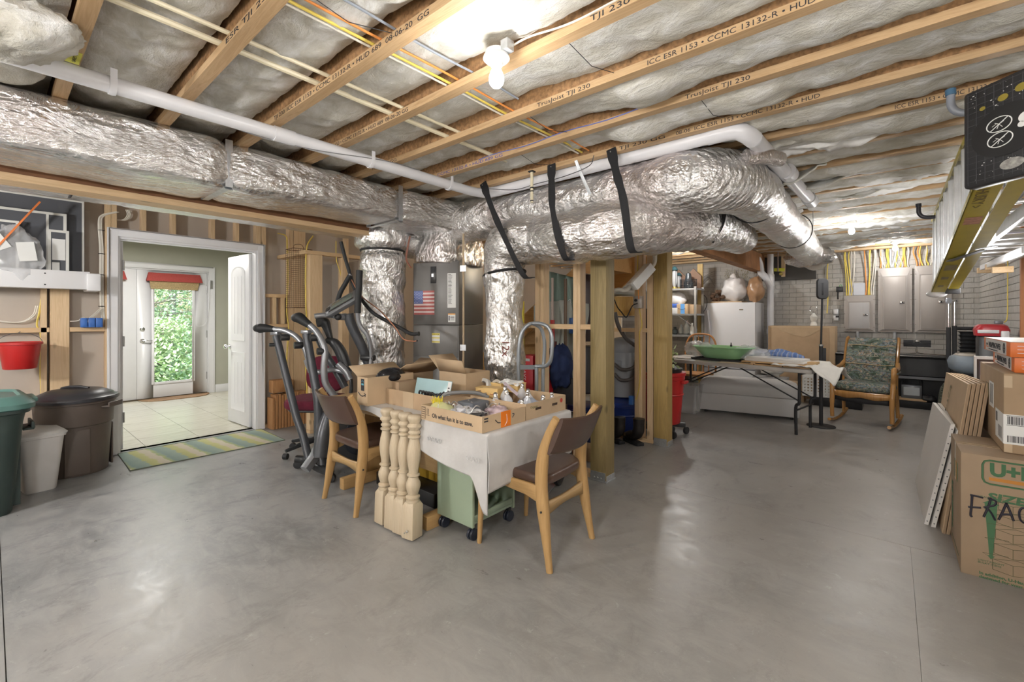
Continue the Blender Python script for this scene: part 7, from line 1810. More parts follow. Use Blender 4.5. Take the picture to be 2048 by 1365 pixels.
MB().loft([[(x,y,z+.03*(-y)*.4) for x,y in rrect(w,d,.10,8)] for w,d,z in ((.50,.48,.40),(.54,.52,.42),(.55,.53,.45),(.52,.50,.485),(.44,.42,.50))]).build('seat', tap, rk, smooth=60)
rings = []
for k in range(15):
    v = k/14; z = .46+.56*v; y = .20+.20*v-.05*math.sin(PI*v)+(.05*smooth01(.85,1,v)); 
    rings.append([(x*(.245-.0*v),y+t_,z) for x,t_ in ((-1,-.03),(-.6,-.055),(0,-.065),(.6,-.055),(1,-.03),(1,.03),(0,.04),(-1,.03))])
MB().loft(rings).build('backrest', tap, rk, smooth=70)
for z,v in ((.70,.43),(.93,.84)):
    y = .20+.20*v-.05*math.sin(PI*v); MB().tube(smooth_path([(-.24,y-.04,z),(-.1,y-.072,z+.006),(.1,y-.072,z-.004),(.24,y-.04,z)],5),.005,6).build('welt', M('gold_cord',(.45,.35,.20),.8), rk)
for s in (-1,1):
    MB().tube(smooth_path([(s*.265,.20,.30),(s*.262,.20,.5),(s*.262,.27,.75),(s*.262,.38,.98),(s*.255,.42,1.02)],6),.018,10,ry=.026).build('back_post', cher, rk)
    MB().tube(smooth_path([(s*.262,.27,.72),(s*.285,.12,.665),(s*.295,-.08,.66),(s*.30,-.20,.69),(s*.30,-.25,.67),(s*.30,-.26,.60),(s*.292,-.22,.53),(s*.29,-.23,.45),(s*.285,-.25,.34)],6),.026,12,ry=.026).build('armrest', cher, rk)
    MB().tube(smooth_path([(s*.285,-.25,.36),(s*.285,-.26,.20),(s*.285,-.25,.07)],6),[.026]*5+[.022]*8,12).build('front_leg', cher, rk)
    MB().tube([(s*.265,.20,.34),(s*.27,.25,.06)],.020,10).build('rear_leg', cher, rk)
    MB().tube([(s*.28,-.40+.85*i/16,.014+.30*(abs(-.40+.85*i/16+.0))**2.2) for i in range(17)],.020,10,ry=.018).build('rocker', cher, rk)
    MB().tube(smooth_path([(s*.29,.10,.64),(s*.29,-.08,.635)],4),.03,10,ry=.02).build('arm_pad', tap, rk)
MB().grid(lambda u,v:(lerp(-.27,.27,u),-.245-.02*math.sin(PI*u),.335+.065*v-.018*math.sin(PI*u*2)**2*(1-v)),16,2).build('front_rail', cher, rk, thick=.03)
MB().grid(lambda u,v:(lerp(-.26,.26,u),-.225,.26+.075*v-.0*u+.02*(abs(u-.5)*2)**2*(1-v)),16,2).build('dust_cover', black_mt, rk, thick=.01)
MB().bb(-.26,-.22,.315,.26,.22,.335).build('seat_bottom', black_mt, rk)
# tapestry cottage motif
mo = MB(); yb = .20+.20*.62-.05*math.sin(PI*.62)-.074
for a,b_ in (((-.02,.80),(.035,.86)),((.035,.86),(.09,.80)),((-.02,.80),(.09,.80)),((.015,.80),(.015,.83)),((.055,.80),(.055,.83))): mo.tube([(a[0],yb-.0+.30*(a[1]-.81)*0,a[1]),(b_[0],yb+.015,b_[1])],.0035,4)
mo.build('cottage_motif', M('ecru_thread',(.55,.50,.40),.9), rk)
# ---- poles, engine, cushion and tyre at the right wall
ph = thing('trolley_handle','pair of chrome telescopic tubes with black lower sleeves standing by the right wall','trolley',tuple(at(1903,760,D=5.2))); ph.location.z = 0
for k,(px,zt_) in enumerate(((1897,603),(1909,604))):
    a = at(px,zt_,D=5.2); m_ = at(px,655 if k==0 else 652,D=5.2)
    MB().tube([(a.x,a.y,m_.z),(a.x,a.y,a.z)],.012,12).build('chrome_tube', chrome, ph, world=True)
    if k == 0: MB().tube([(a.x+.016,a.y,m_.z),(a.x+.016,a.y,a.z-.02)],.005,8).build('chrome_tube', chrome, ph, world=True)
    MB().tube([(a.x,a.y,0),(a.x,a.y,m_.z)],.021,12,ex=.6).build('sleeve', black_mt, ph, world=True)
a = at(1896,602,D=5.2); MB().lathe([(.001,0),(.034,0),(.036,.012),(.03,.02),(.001,.02)],22,Matrix.Translation(a)@Matrix.Rotation(YAW,4,'Z')@Matrix.Rotation(PI/2,4,'X')).build('pivot_disc', M('pale_disc',(.62,.66,.75),.25,.3), ph, world=True)
b = at(1913,602,D=5.2); MB().tube(smooth_path([a,at(1905,601,D=5.2),at(1912,600,D=5.2),at(1915,604,D=5.2)],4),.010,8).build('crank', chrome, ph, world=True)
en = thing('engine','red, white and black small engine housing in the corner by the right wall','engine',tuple(at(1982,690,D=4.4))); e0 = en.location.copy(); en.location.z = 0
q0 = at(1960,690,D=5.5); q1 = at(1999,650,D=5.5)
xw = .17
MB().box(e0.x,e0.y,.565,.20,.20,1.10).build('black_body', black_pl, en, world=True, bev=.03)
MB().loft([[(e0.x+x,e0.y+y,1.31-4.4*(z-632)/890) for x,y in rrect(w,d,.06,6)] for w,d,z in ((.23,.22,672),(.245,.235,660),(.215,.21,652),(.17,.16,649))]).build('red_cover', M('engine_red',(.48,.03,.04),.3), en, world=True, smooth=40)
MB().bb(e0.x-.105,e0.y-.128,1.14,e0.x+.04,e0.y-.112,1.172).build('white_panel', white_paint, en, world=True, bev=.004); MB().bb(e0.x+.05,e0.y-.13,1.05,e0.x+.108,e0.y-.105,1.165).build('white_panel', white_paint, en, world=True, bev=.01)
MB().box(e0.x+.05,e0.y,1.245,.06,.05,.03).build('grey_cap', grey_mt, en, world=True, bev=.006)
tag(MB().tube(smooth_path([(.93,6.9,2.3),(.93,6.9,1.6),(.925,6.88,1.30),(.90,6.85,1.24)],6),.005,5).build('cable', yel),'thin yellow cable running down the right brick wall','cable')
bo_ = thing('bellows','black ribbed bellows in front of the engine in the corner','bellows',tuple(at(1937,700,D=5.2))); b0_ = bo_.location.copy(); bo_.location.z = .0
MB().lathe([(.07+.025*(k%2),.62+.022*k) for k in range(24)],20).build('ribbed_sleeve', black_pl, bo_, smooth=20); MB().lathe([(.12,0),(.12,.62)],20).build('stand', black_mt, bo_); MB().lathe([(.11,1.14),(.12,1.16),(.11,1.18)],20).build('collar', black_mt, bo_)
cu = thing('blue_cushion','blue-grey padded seat cushion with a beige top near the boxes','cushion',tuple(at(1952,728,D=4.9))); c0_ = cu.location.copy(); cu.location.z = .68; cu.rotation_euler = (0,0,math.radians(10))
MB().loft([[(x,y,z) for x,y in rrect(w,d,.14,8)] for w,d,z in ((.32,.36,0),(.40,.44,.04),(.42,.46,.12),(.39,.42,.17),(.34,.36,.19))]).build('pad', M('bluegrey_vinyl',(.25,.30,.35),.5), cu, smooth=60); MB().loft([[(x,y,z) for x,y in rrect(w,d,.14,8)] for w,d,z in ((.34,.36,.192),(.31,.33,.21),(.2,.22,.22))]).build('beige_top', M('beige_vinyl',(.48,.43,.36),.5), cu, smooth=60)
MB().bb(-.15,-.15,-.68,.15,.15,0).build('pedestal', black_mt, cu)
ty = at(1886,775,D=5.0)
t = thing('tyre','olive rubber tyre with knobbly tread standing beside the flattened cartons','tyre',(ty.x+.05,ty.y,.28),math.radians(80)); MB().tube([(.21*math.cos(a),0,.21*math.sin(a)) for a in [2*PI*i/36 for i in range(36)]],.07,16,closed=True).build('rubber', M('olive_rubber',(.06,.065,.045),.8,var=.2,bp=1,bs=60), t)
nb = MB()
for k in range(48):
    a = 2*PI*k/48
    for s in (-1,0,1): nb.box((.278-.012*abs(s))*math.cos(a),s*.035,(.278-.012*abs(s))*math.sin(a),.02,.022,.02,M=None,ry=-a)
nb.build('tread_knobs', M('olive_rubber',(.06,.06,.05)), t)['kind'] = 'stuff'
MB().lathe([(.15,-.03),(.15,.03),(.04,.03),(.04,-.03)],20,Matrix.Rotation(PI/2,4,'X')).build('wheel_rim', grey_mt, t)
# ================================================================ RIGHT FOREGROUND BOXES
bxm = cardmat('moving_box_card',(.335,.24,.155))
ub = thing('moving_box','large cardboard moving box marked FRAG in black marker at the right edge','box',(.272,3.214,0))
BW,BD,BH = .457,.48,.614
MB().bb(0,0,0,BW,BD,BH).build('carton', bxm, ub, bev=.003)
MB().bb(.0,BD/2-.03,BH,BW,BD/2+.03,BH+.001).build('tape_strip', tape, ub); MB().bb(-.001,BD/2-.03,BH-.2,-.0002,BD/2+.03,BH).build('tape_strip', tape, ub)
MB().bb(0,BD/2-.002,BH+.001,BW,BD/2+.002,BH+.0018).build('top_seam', card_d, ub)
grn = M('box_green',(.06,.15,.07),.7,var=0); orp = M('box_orange',(.52,.22,.04),.7,var=0); thn = M('box_line',(.12,.12,.06),.7,var=0)
FY = -.0012
def fpt(px,py): p = at(px,py,Y=3.214); return (p.x-.272, p.z)
def ftext(s,px,py,size,m,width=None,bold=0,dz=0,yy_=FY): x,z = fpt(px,py); return TEXT(s,size,frame((x,yy_,z+dz),(1,0,0),(0,0,1)),m,ub,'lettering',width,ext=.0003,world=False,bold=bold)
x0,z0_ = fpt(1963,962); x0b,z1_ = fpt(1963,922)
L_ = [(x0,z1_),(x0,z0_-.005)]
def outline(pts,r,m,nm='printed_line'): return MB().tube([(x,FY,z) for x,z in pts],r,5).build(nm,m,ub)
zt1 = fpt(1975,921)[1]; zb1 = fpt(1975,968)[1]
xl = fpt(1965,940)[0]
outline([(BW-.003,zt1),(xl+.025,zt1),(xl+.007,zt1-.007),(xl,zt1-.025),(xl,zb1+.025),(xl+.007,zb1+.007),(xl+.025,zb1),(BW-.003,zb1)],.0045,grn,'logo_border')
MB().bb(xl+.022,FY,zb1+.018,BW-.003,FY+.001,zb1+.034).build('orange_band', orp, ub)
TEXT('U+HAUL',.085,frame((xl+.025,FY,zb1+.045),(1,0,0),(0,0,1)),grn,ub,'lettering',.31,ext=.0003,world=False,bold=.004)
x,z = fpt(1975,995); TEXT('SIZE M',.052,frame((x,FY,z-.012),(1,0,0),(0,0,1)),grn,ub,'lettering',.20,ext=.0003,world=False,bold=.002,shear=.1)
# marker scrawl FRAG
mk = M('marker_black',(.02,.018,.03),.6,var=0)
def stroke(pts, r=.0046):
    P = smooth_path([Vector((fpt(px,py)[0],-.0022,fpt(px,py)[1])) for px,py in pts],6)
    return MB().tube(P,r,6,ry=r).build('marker_stroke', mk, ub)
for pts in ([(1944,990),(1943,1010),(1941,1030),(1944,1034)],[(1940,990),(1950,992),(1966,996)],[(1936,1014),(1950,1015),(1962,1016)],[(1982,996),(1976,1015),(1967,1034)],[(1976,997),(1986,1000),(1992,1004),(1988,1011),(1972,1014),(1968,1016)],[(1972,1014),(1982,1026),(1990,1041)],[(2013,1006),(2006,1022),(1997,1040)],[(2012,1006),(2020,1024),(2027,1042)],[(2002,1030),(2012,1029),(2022,1030)],[(2052,1016),(2042,1018),(2038,1028),(2042,1042),(2056,1050)]): stroke(pts)
x,z = fpt(1982,1002); xb_,zb_ = fpt(1982,1118); zt2 = z
MB().add([(x-.022,FY-.0002,zt2-.018),(x+.022,FY-.0002,zt2-.018),(x+.006,FY-.0002,zb_+.012),(x-.006,FY-.0002,zb_+.012)],[(0,1,2,3)]).add([(x-.03,FY-.0002,zt2-.018),(x,FY-.0002,zt2+.004),(x+.03,FY-.0002,zt2-.018)],[(0,1,2)]).add([(x-.013,FY-.0002,zb_+.014),(x,FY-.0002,zb_-.004),(x+.013,FY-.0002,zb_+.014)],[(0,1,2)]).build('green_arrow', grn, ub, smooth=0)
TEXT('HEAVY ITEMS',.013,frame((x-.045,FY,zt2+.008),(1,0,0),(0,0,1)),grn,ub,'lettering',.09,world=False); TEXT('LIGHTWEIGHT\nBULKY ITEMS',.012,frame((x-.045,FY,zb_-.022),(1,0,0),(0,0,1)),grn,ub,'lettering',.09,world=False)
x,z = fpt(1958,1146); TEXT('In addition, U-Haul has boxes\ndesigned for your specific needs.\n Rent a Packing Pack.',.019,frame((x,FY,z-.004),(1,0,0),(0,0,1)),grn,ub,'lettering',.27,world=False,bold=.0006)
for k,(py) in enumerate((1010,1036,1066,1096,1128)):
    x,z = fpt(2026,py); s = .048+.005*k; pts = [(x-s,z),(x,z-.012),(x+s*1.1,z+.004),(x+s*.2,z+.016)]
    mb = MB()
    for a,b_ in ((0,1),(1,2),(2,3),(3,0)): mb.tube([(pts[a][0],FY,pts[a][1]),(pts[b_][0],FY,pts[b_][1])],.0009,4)
    for a in (0,1,2): mb.tube([(pts[a][0],FY,pts[a][1]),(pts[a][0],FY,pts[a][1]-s*.75)],.0009,4)
    for a,b_ in ((0,1),(1,2)): mb.tube([(pts[a][0],FY,pts[a][1]-s*.75),(pts[b_][0],FY,pts[b_][1]-s*.75)],.0009,4)
    mb.tube([(pts[0][0],FY,pts[0][1]),(pts[0][0]-s*.5,FY,pts[0][1]+.02),(pts[3][0]-s*.4,FY,pts[3][1]+.01)],.0009,4); mb.build('box_drawing', thn, ub)
TEXT('MEDIUM',.06,frame((-.0012,.36,.10),(0,0,1),(0,1,0)),grn,ub,'lettering',.26,world=False,bold=.002)
for k in range(3): MB().bb(-.0012,.14+.05*k,.42,-.0004,.17+.05*k,.52).build('printed_patch', grn if k!=1 else orp, ub)
MB().bb(-.0012,.08,.05,-.0004,.40,.053).build('printed_line', grn, ub)
# upper long carton
lb = thing('shipping_carton','long plain cardboard carton with shipping labels on top of the moving box','box',(.436,3.335,BH+.003))
UW,UD,UH = .46,.78,.40
MB().bb(0,0,0,UW,UD,UH).build('carton', cardmat('ship_card',(.40,.28,.17)), lb, bev=.003)
for z in (UH-.07,.003): MB().bb(.001,-.0008,z,.03,.004,z+.06).build('tape_strip', tape, lb)
sl = MB().bb(-.0012,.28,.18,-.0003,.42,.32).build('shipping_label', paper, lb)
for k in range(5): MB().bb(-.0018,.30+.02*k,.20,-.0013,.305+.02*k,.31).build('print_line', ink, sl)
s2 = MB().bb(-.0012,0,.045,-.0003,.22,.195).build('shipping_label', paper, lb); MB().bb(-.0003,-.0012,.045,.30,-.0003,.195).build('shipping_label_front', paper, s2)
for (x0_,x1_,z0_,z1__) in ((.012,.115,.145,.185),(.012,.085,.055,.088)):
    rr = random.Random(int(x1_*999)); x = x0_
    while x < x1_:
        w_ = rr.choice((.0012,.0018,.003)); MB().bb(x,-.0018,z0_,min(x+w_,x1_),-.0013,z1__).build('barcode_bar', ink, s2); x += w_+rr.choice((.0012,.002))
MB().bb(.01,-.0018,.188,.118,-.0013,.190).build('barcode_rule', ink, s2); MB().bb(.01,-.0018,.140,.118,-.0013,.142).build('barcode_rule', ink, s2)
for k in range(5): MB().bb(-.0018,.05+.02*k,.06,-.0013,.056+.02*k,.12).build('print_line', ink, s2)
MB().bb(-.0018,.16,.13,-.0013,.205,.18).build('print_block', M('grey_ink2',(.12,.12,.12),.6), s2)
MB().bb(-.0015,.45,.22,-.0004,.50,.30).build('printed_icon', thn, lb); MB().bb(-.0018,.52,.24,-.0004,.54,.30).build('printed_icon', thn, lb)
# support behind the moving box
tag(MB().bb(.45,3.72,0,.90,4.2,.61).build('under_box', card, bev=.004),'plain carton standing behind the moving box, under the long carton','box')
# wrapping paper boxes
orw = M('wrap_orange',(.70,.16,.02),.45,var=.02); cwh = M('wrap_white',(.70,.68,.66),.45,var=.02)
wlabs = ('orange and white wrapping paper box, lower of the pair','orange and white wrapping paper box, on top of the pair')
for k in range(2):
    t = thing('wrapping_paper_box', wlabs[k], 'box', (.47+(.012 if k==0 else -.004), 3.40-.01*k, BH+.003+UH+.002+.079*k), math.radians(-1+2*k), 'wrapping paper boxes on the long carton')
    MB().bb(0,0,0,.40,.72,.076).build('carton', orw, t, bev=.002); MB().bb(-.0010,.085,.003,-.0002,.66,.073).build('white_panel', cwh, t)
    MB().bb(-.0,.0,.0765,.4,.72,.0775).build('top_panel', M('kraft_top',(.42,.36,.28),.6), t)
    TEXT('WRAPPING PAPER',.045,frame((-.0016,.56,.024),(0,-1,0),(0,0,1)),ink,t,'lettering',.34,world=False,bold=.0012); MB().bb(-.0016,.57,.022,-.0011,.64,.028).build('red_mark', orw, t)
    TEXT('JULL',.018,frame((-.0016,.635,.034),(0,-1,0),(0,0,1)),ink,t,'lettering',.055,world=False)
    TEXT('Ideal for protecting fragile items',.010,frame((-.0016,.56,.010),(0,-1,0),(0,0,1)),ink,t,'lettering',.26,world=False)
    MB().lathe([(.018,0),(.028,0),(.028,.0006),(.018,.0006),(.018,0)],24,Matrix.Translation((-.0014,.135,.038))@Matrix.Rotation(-PI/2,4,'Y'),cap=False).build('round_emblem', ink, t)
    for q in (0,1.57): MB().box(-.0018,.135,.038,.001,.005,.03,rx=q).build('emblem_cross', ink, t)
    MB().lathe([(.001,0),(.05,0),(.05,.0006),(.001,.0006)],24,Matrix.Translation((.10,-.0008,.01))@Matrix.Rotation(PI/2,4,'X')).build('tan_circle', M('tan_circle',(.3,.26,.14),.6), t) if k else None
    for q in range(3): MB().bb(.025,-.0012,.02+.018*q,.09,-.0004,.022+.018*q).build('white_line', white_paint, t)
# flattened cartons leaning
def leaner(name, lab, cat, b0, b1, t1, t0, th, m, grp=None):
    """slab with corners bottom near, bottom far, top far, top near; thickness towards +X"""
    P = [Vector(p) for p in (b0,b1,t1,t0)]; n = Vector((1,0,-.1)).normalized()*th
    return tag(MB().loft([P,[p+n for p in P]]).build(name,m,smooth=20,bev=.0), lab, cat, grp)
corr = card
gc_ = 'flattened cardboard cartons leaning beside the moving box'
fl = ['flattened carton at the front of the leaning stack, with faded brown print','second flattened carton in the leaning stack','third flattened carton in the leaning stack','fourth flattened carton in the leaning stack','rearmost flattened carton in the leaning stack']
for k in range(5):
    d = .019*k
    o = leaner('flattened_carton', fl[k],'box', (.235+d,3.72,.0),(.215+d,4.70,.0),(.328+d,4.82-.01*k,.87),(.352+d,3.80,.90+.004*k),.015, card2 if k==0 else corr, gc_)
    e = MB().beam((.243+d,3.7185,.0),(.360+d,3.798,.90),.010,.003,(0,1,0)).build('dark_edge', card_d, o)
    if k == 0:
        TEXT('Cream',.10,frame((.338,4.30,.80),(-.115,.03,-.87),(.0,1,0)) if False else frame((.3245,4.45,.82),(-.13,.0,-.87),(0,-1,0)),thn,o,'lettering',.40)
# white boards
for k in range(2):
    d = .028*k
    o = leaner('white_board',('white painted board leaning in front of the flattened cartons','second white board just behind the front one')[k],'board',(.160+d*1.1,3.81-.02*k,.0),(.148+d,4.75,.0),(.245+d,4.70,.645),(.283+d*.9,3.86-.03*k,.640-.03*k),.020,M('board_white',(.66,.64,.61),.55,var=.04,vs=2))
    mb = MB()
    for q in range(14): v = (q+.5)/14; mb.sphere((lerp(.170+d*1.1,.293+d*.9,v),lerp(3.809-.02*k,3.859-.03*k,v),lerp(0,.63-.03*k,v)),.004,6,4)
    mb.build('staples', grey_mt, o)
tag(MB().bb(.30,3.66,.46,.33,3.72,.60).build('red_binder', red_pl),'sliver of a red binder between the boards and the moving box','binder')
# boxes further back on the right
t = thing('tall_carton','tall purple, white and green printed carton behind the long carton','box',(.47,4.17,0)); MB().bb(0,0,0,.3,.28,.99).build('carton', M('carton_white',(.60,.60,.62),.5), t, bev=.003); MB().bb(-.001,-.001,.90,.3,.28,.992).build('purple_band', M('purple',(.10,.06,.22),.5), t); MB().bb(-.001,-.001,.0,.3,.281,.50).build('green_band', M('teal_band',(.03,.10,.09),.5), t)
t = thing('framed_panel','brown backed picture panel standing behind the flattened cartons','panel',(.47,4.60,0)); MB().bb(0,0,.0,.35,.02,1.02).build('panel', M('brown_back',(.10,.07,.06),.7), t); MB().bb(-.012,-.01,.0,0,.025,1.02).bb(0,-.01,1.0,.35,.025,1.02).build('frame', paper, t)
# ================================================================ LADDERS
fib = M('yellow_fibreglass',(.45,.36,.02),.35,var=.08,vs=14); alu = M('aluminium',(.62,.63,.64),.3,.85,var=.08,vs=20)
ld = thing('step_ladder','yellow fibreglass step ladder hanging on its side under the joists, black top cap nearest','ladder',(.24,2.3,1.9))
LX = .235
def rail(x0, x1, zA, zB, yA, yB, th):
    mb = MB(); P0 = [(x0,yA,zA),(x1,yA,zA),(x1,yA,zA+th),(x0,yA,zA+th)]; P1 = [(x0,yB,zB),(x1,yB,zB),(x1,yB,zB+th),(x0,yB,zB+th)]
    return mb.loft([P0,P1])
yA, yB = 2.34, 4.66
zbA, zbB, ztA, ztB = 1.79, 1.485, 2.06, 2.05
rail(LX,LX+.075,zbA,zbB,yA,yB,.006).build('side_rail', fib, ld, world=True)
MB().loft([[(LX,yA,zbA),(LX+.004,yA,zbA),(LX+.004,yA,zbA+.028),(LX,yA,zbA+.028)],[(LX,yB,zbB),(LX+.004,yB,zbB),(LX+.004,yB,zbB+.028),(LX,yB,zbB+.028)]]).build('rail_flange', fib, ld, world=True)
rail(LX,LX+.075,ztA,ztB,yA,yB,.006).build('side_rail', fib, ld, world=True)
MB().loft([[(LX,yA,ztA-.022),(LX+.004,yA,ztA-.022),(LX+.004,yA,ztA),(LX,yA,ztA)],[(LX,yB,ztB-.022),(LX+.004,yB,ztB-.022),(LX+.004,yB,ztB),(LX,yB,ztB)]]).build('rail_flange', fib, ld, world=True)
rail(LX+.09,LX+.145,zbA+.01,zbB+.02,yA+.02,yB-.03,.006).build('rear_rail', fib, ld, world=True); rail(LX+.09,LX+.145,ztA,ztB,yA+.02,yB-.03,.006).build('rear_rail', fib, ld, world=True)
for k in range(8):
    y = yA+.12+.29*k; u = (y-yA)/(yB-yA); z0 = lerp(zbA,zbB,u)+.006; z1 = lerp(ztA,ztB,u)
    b = MB(); b.bb(LX+.002,y-.002,z0,LX+.072,y+.002,z1); b.bb(LX-.0,y-.002,z0,LX+.004,y+.026,z1); b.bb(LX+.068,y-.002,z0,LX+.072,y+.026,z1)
    for q in range(5): b.bb(LX+.010+.012*q,y-.005,z0,LX+.013+.012*q,y-.002,z1)
    b.build('step', alu, ld, world=True)
for k in range(7):
    y = yA+.2+.31*k; u = (y-yA)/(yB-yA); MB().bb(LX+.105,y,lerp(zbA,zbB,u)+.016,LX+.13,y+.025,lerp(ztA,ztB,u)).build('rear_brace', alu, ld, world=True)
# spreader seen under the rails
MB().beam((LX+.02,3.55,zbA-.165-.004),(LX+.13,3.33,zbA-.14),.030,.004).build('spreader', grey_mt, ld, world=True); MB().beam((LX+.10,3.30,zbA-.138),(LX+.17,3.27,zbA-.13),.03,.004).build('spreader', grey_mt, ld, world=True)
MB().lathe([(.02,-.02),(.055,-.03),(.06,-.02),(.05,.0),(.02,.01)],20,Matrix.Translation((LX+.02,yB+.01,zbB))@Matrix.Rotation(PI/2,4,'X')).build('foot', M('foot_white',(.6,.6,.6),.4), ld, world=True) if False else MB().sphere((LX+.03,yB+.0,zbB-.01),.055,16,8,1.1,.7,.5).build('foot', M('foot_white',(.6,.6,.6),.4), ld, world=True)
MB().bb(LX+.075,yB-.05,zbB-.012,LX+.155,yB-.02,zbB+.03).build('rear_foot', black_mt, ld, world=True, bev=.004)
def rz_(y): return lerp(zbA,zbB,(y-yA)/(yB-yA))
slope = math.atan2(zbB-zbA, yB-yA)
def under(y0,y1,x0,x1,m,nm):
    mb = MB(); mb.add([(x0,y0,rz_(y0)-.001),(x1,y0,rz_(y0)-.001),(x1,y1,rz_(y1)-.001),(x0,y1,rz_(y1)-.001)],[(0,1,2,3)]); return mb.build(nm,m,ld,world=True,smooth=0)
under(2.75,2.86,LX+.012,LX+.066,M('orange_warning',(.50,.25,.18),.5,var=.3,vs=60),'warning_label'); under(3.70,3.85,LX+.015,LX+.068,M('brown_label',(.24,.20,.10),.5,var=.3,vs=90),'rail_label'); under(4.05,4.14,LX+.02,LX+.055,M('brown_label',(.24,.2,.1)),'rail_label'); under(4.35,4.42,LX+.02,LX+.05,M('brown_label',(.24,.2,.1)),'rail_label')
TEXT('HUSKY >',.05,frame((LX+.012,2.40,rz_(2.40)-.0018),(0,1,math.tan(slope)),(1,0,0)),M('brown_label2',(.16,.12,.04),.5,var=0),ld,'lettering',.22)
# top cap, canted
cap = MB(); dC = Vector((math.cos(math.radians(45)),-math.sin(math.radians(45)),0)); cO = Vector((.197,2.275,0))
mc = Matrix((dC, Vector((0,0,1)), dC.cross(Vector((0,0,1))))).transposed().to_4x4(); mc.translation = Vector((.197,2.275,1.762))
# local: x along cap, y up, z towards viewer side (-) / back (+)
CW, CH, CT = .30, .345, .055
nrm_ = dC.cross(Vector((0,0,1)))
sgn = -1 if nrm_.dot(Vector((0,0,1.31))-Vector((.3,2.2,0))) < 0 else 1
capm = M('black_cap',(.018,.018,.020),.42,var=.2,bp=.1)
def cbx(x0,y0,x1,y1,z0,z1,m,nm,bev=0): return MB().bb(x0,y0,sgn*z0,x1,y1,sgn*z1,M=mc).build(nm,m,ld,world=True,bev=bev)
cbx(0,0,CW,CH,-CT,0,capm,'top_cap',.012)
for k in range(11): cbx(.018+.0265*k,.012,.0195+.0265*k,CH-.012,.0,.0012,M('cap_rib',(.045,.045,.048),.5),'cap_rib')
for k in range(15): cbx(.015,.02+.022*k,CW-.015,.0212+.022*k,.0,.0010,M('cap_rib',(.045,.045,.048),.5),'cap_rib')
def ell(cx,cy,rx,ry,z0,z1,m,nm,n=32):
    P = [(cx+rx*math.cos(2*PI*i/n),cy+ry*math.sin(2*PI*i/n)) for i in range(n)]
    return MB().loft([[mc@Vector((x,y,sgn*z0)) for x,y in P],[mc@Vector((x,y,sgn*z1)) for x,y in P]]).build(nm,m,ld,world=True)
ell(.135,.165,.105,.085,.0011,.0025,M('cap_dish',(.012,.012,.013),.35),'round_dish')
wpr = M('white_print',(.60,.60,.58),.6,var=0)
for cy in (.190,.138):
    cx = .115+(.19-cy)*.05
    MB().tube([mc@Vector((cx+.036*math.cos(a),cy+.024*math.sin(a),sgn*.0035)) for a in [2*PI*i/28 for i in range(28)]],.0017,5,closed=True).tube([mc@Vector((cx-.026,cy-.017,sgn*.0035)),mc@Vector((cx+.026,cy+.017,sgn*.0035))],.0015,5).build('warning_symbol', wpr, ld, world=True)
    st_ = MB()
    for a,b_ in (((-.012,.008),(.0,.0)),((.0,.0),(.014,.006)),((.0,.0),(-.006,-.014)),((.0,.0),(.010,-.012)),((-.02,-.002),(-.008,.004))): st_.tube([mc@Vector((cx+a[0],cy+a[1],sgn*.0035)),mc@Vector((cx+b_[0],cy+b_[1],sgn*.0035))],.0009,4)
    st_.build('warning_figure', wpr, ld, world=True)
for k,(cx,cy,r) in enumerate(((.19,.185,.022),(.205,.15,.016),(.178,.165,.012))): ell(cx,cy,r,r*.8,.0026,.0032,wpr,'white_smear')
yh = M('hole_yellow',(.22,.17,.02),.5)
for cx,cy,r in ((.065,.265,.009),(.125,.275,.015),(.175,.285,.017)): ell(cx,cy,r,r*.75,.0012,.0022,yh,'tool_hole')
P = ell(.15,.048,.034,.018,.0012,.0022,M('slot_shine',(.35,.34,.32),.4,.5,var=.4,vs=60),'tool_slot')
rr = random.Random(12)
sp = MB()
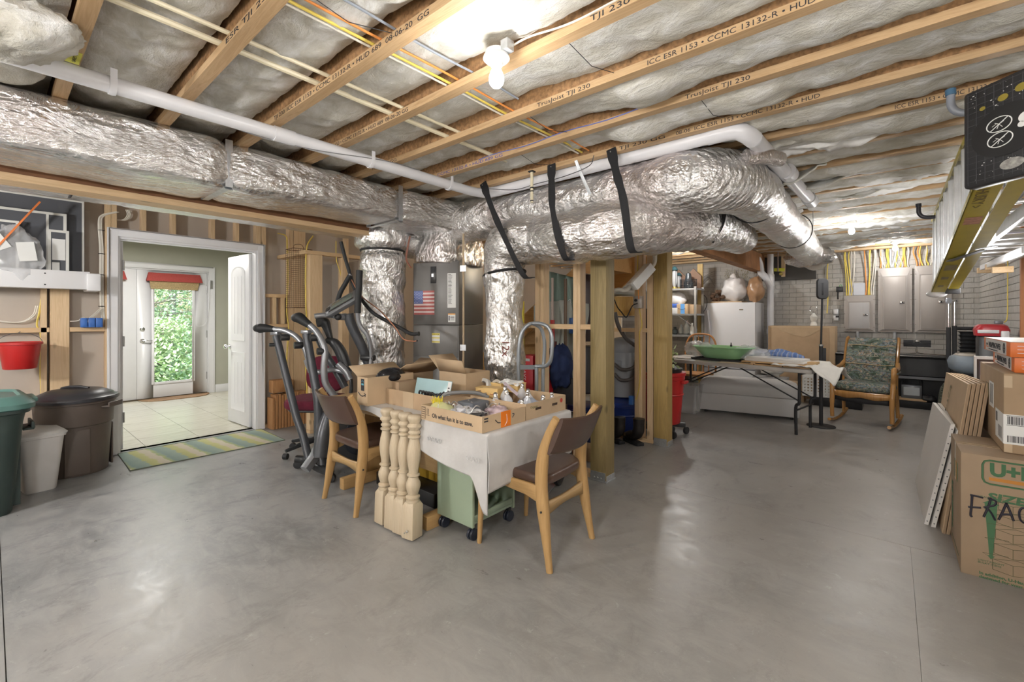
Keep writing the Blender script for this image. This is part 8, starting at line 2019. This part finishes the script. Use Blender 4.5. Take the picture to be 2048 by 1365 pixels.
for k in range(60):
    cx,cy = rr.uniform(.02,.28),rr.choice((rr.uniform(.02,.09),rr.uniform(.25,.33))); s = rr.uniform(.0008,.0028); sp.bb(cx,cy,sgn*.0013,cx+s*rr.uniform(.6,2.2),cy+s,sgn*.0018,M=mc)
sp.build('paint_spots', wpr, ld, world=True)
# hooks
def hook(lab, px, py, Y, s=1):
    p = at(px,py,Y=Y); t = thing('ladder_hook', lab, 'hook', tuple(p), 0, 'utility hooks holding the step ladder')
    MB().tube(smooth_path([(.42,0,-.055),(.16,0,-.055),(.06,0,-.055),(.02,0,-.045),(.0,0,-.015),(-.002,0,.03)],6),.0135,12).build('coated_rod', M('grey_coated' if s else 'dark_coated',(.22,.24,.28) if s else (.03,.03,.04),.3), t)
    MB().tube([(-.002,0,.028),(-.003,0,.052)],.0165,14).build('end_cap', M('blue_cap' if s else 'dark_cap',(.05,.12,.20) if s else (.03,.035,.05),.35), t)
    MB().box(.42,0,.10,.012,.05,.36).build('back_plate', grey_mt, t)
hook('grey hook with a blue tip beside the ladder top cap',1903,205,2.46)
hook('dark hook at the far end of the ladder',1838,422,4.35,0)
# aluminium extension ladder further right
al = thing('extension_ladder','aluminium extension ladder hung flat behind the yellow one','ladder',(.60,3.4,1.9))
for x in (.47,.86): 
    MB().bb(x,2.9,1.90,x+.03,6.4,1.98).build('side_rail', alu, al, world=True, bev=.003)
for k in range(11): MB().tube([(.50,3.05+.31*k,1.94),(.86,3.05+.31*k,1.94)],.015,10,ex=.7).build('rung', alu, al, world=True)
for x in (.50,.83): MB().bb(x,3.0,1.80,x+.028,6.1,1.87).build('lower_rail', alu, al, world=True, bev=.003)
for k in range(9): MB().tube([(.53,3.2+.31*k,1.835),(.83,3.2+.31*k,1.835)],.014,10).build('rung', alu, al, world=True)
wb = thing('shelf_bracket','white bar with raw wood brackets hanging below the aluminium ladder','bracket',(.70,5.2,1.65))
MB().beam(at(1964,536,X=.66),at(2050,500,X=.66),.03,.045).build('white_bar', white_paint, wb, world=True, bev=.003)
for px,py in ((1972,541),(1990,534),(2005,540)):
    p = at(px,py,X=.70); MB().box(p.x,p.y,p.z,.12,.05,.05).build('wood_block', wood_y, wb, world=True, bev=.003)
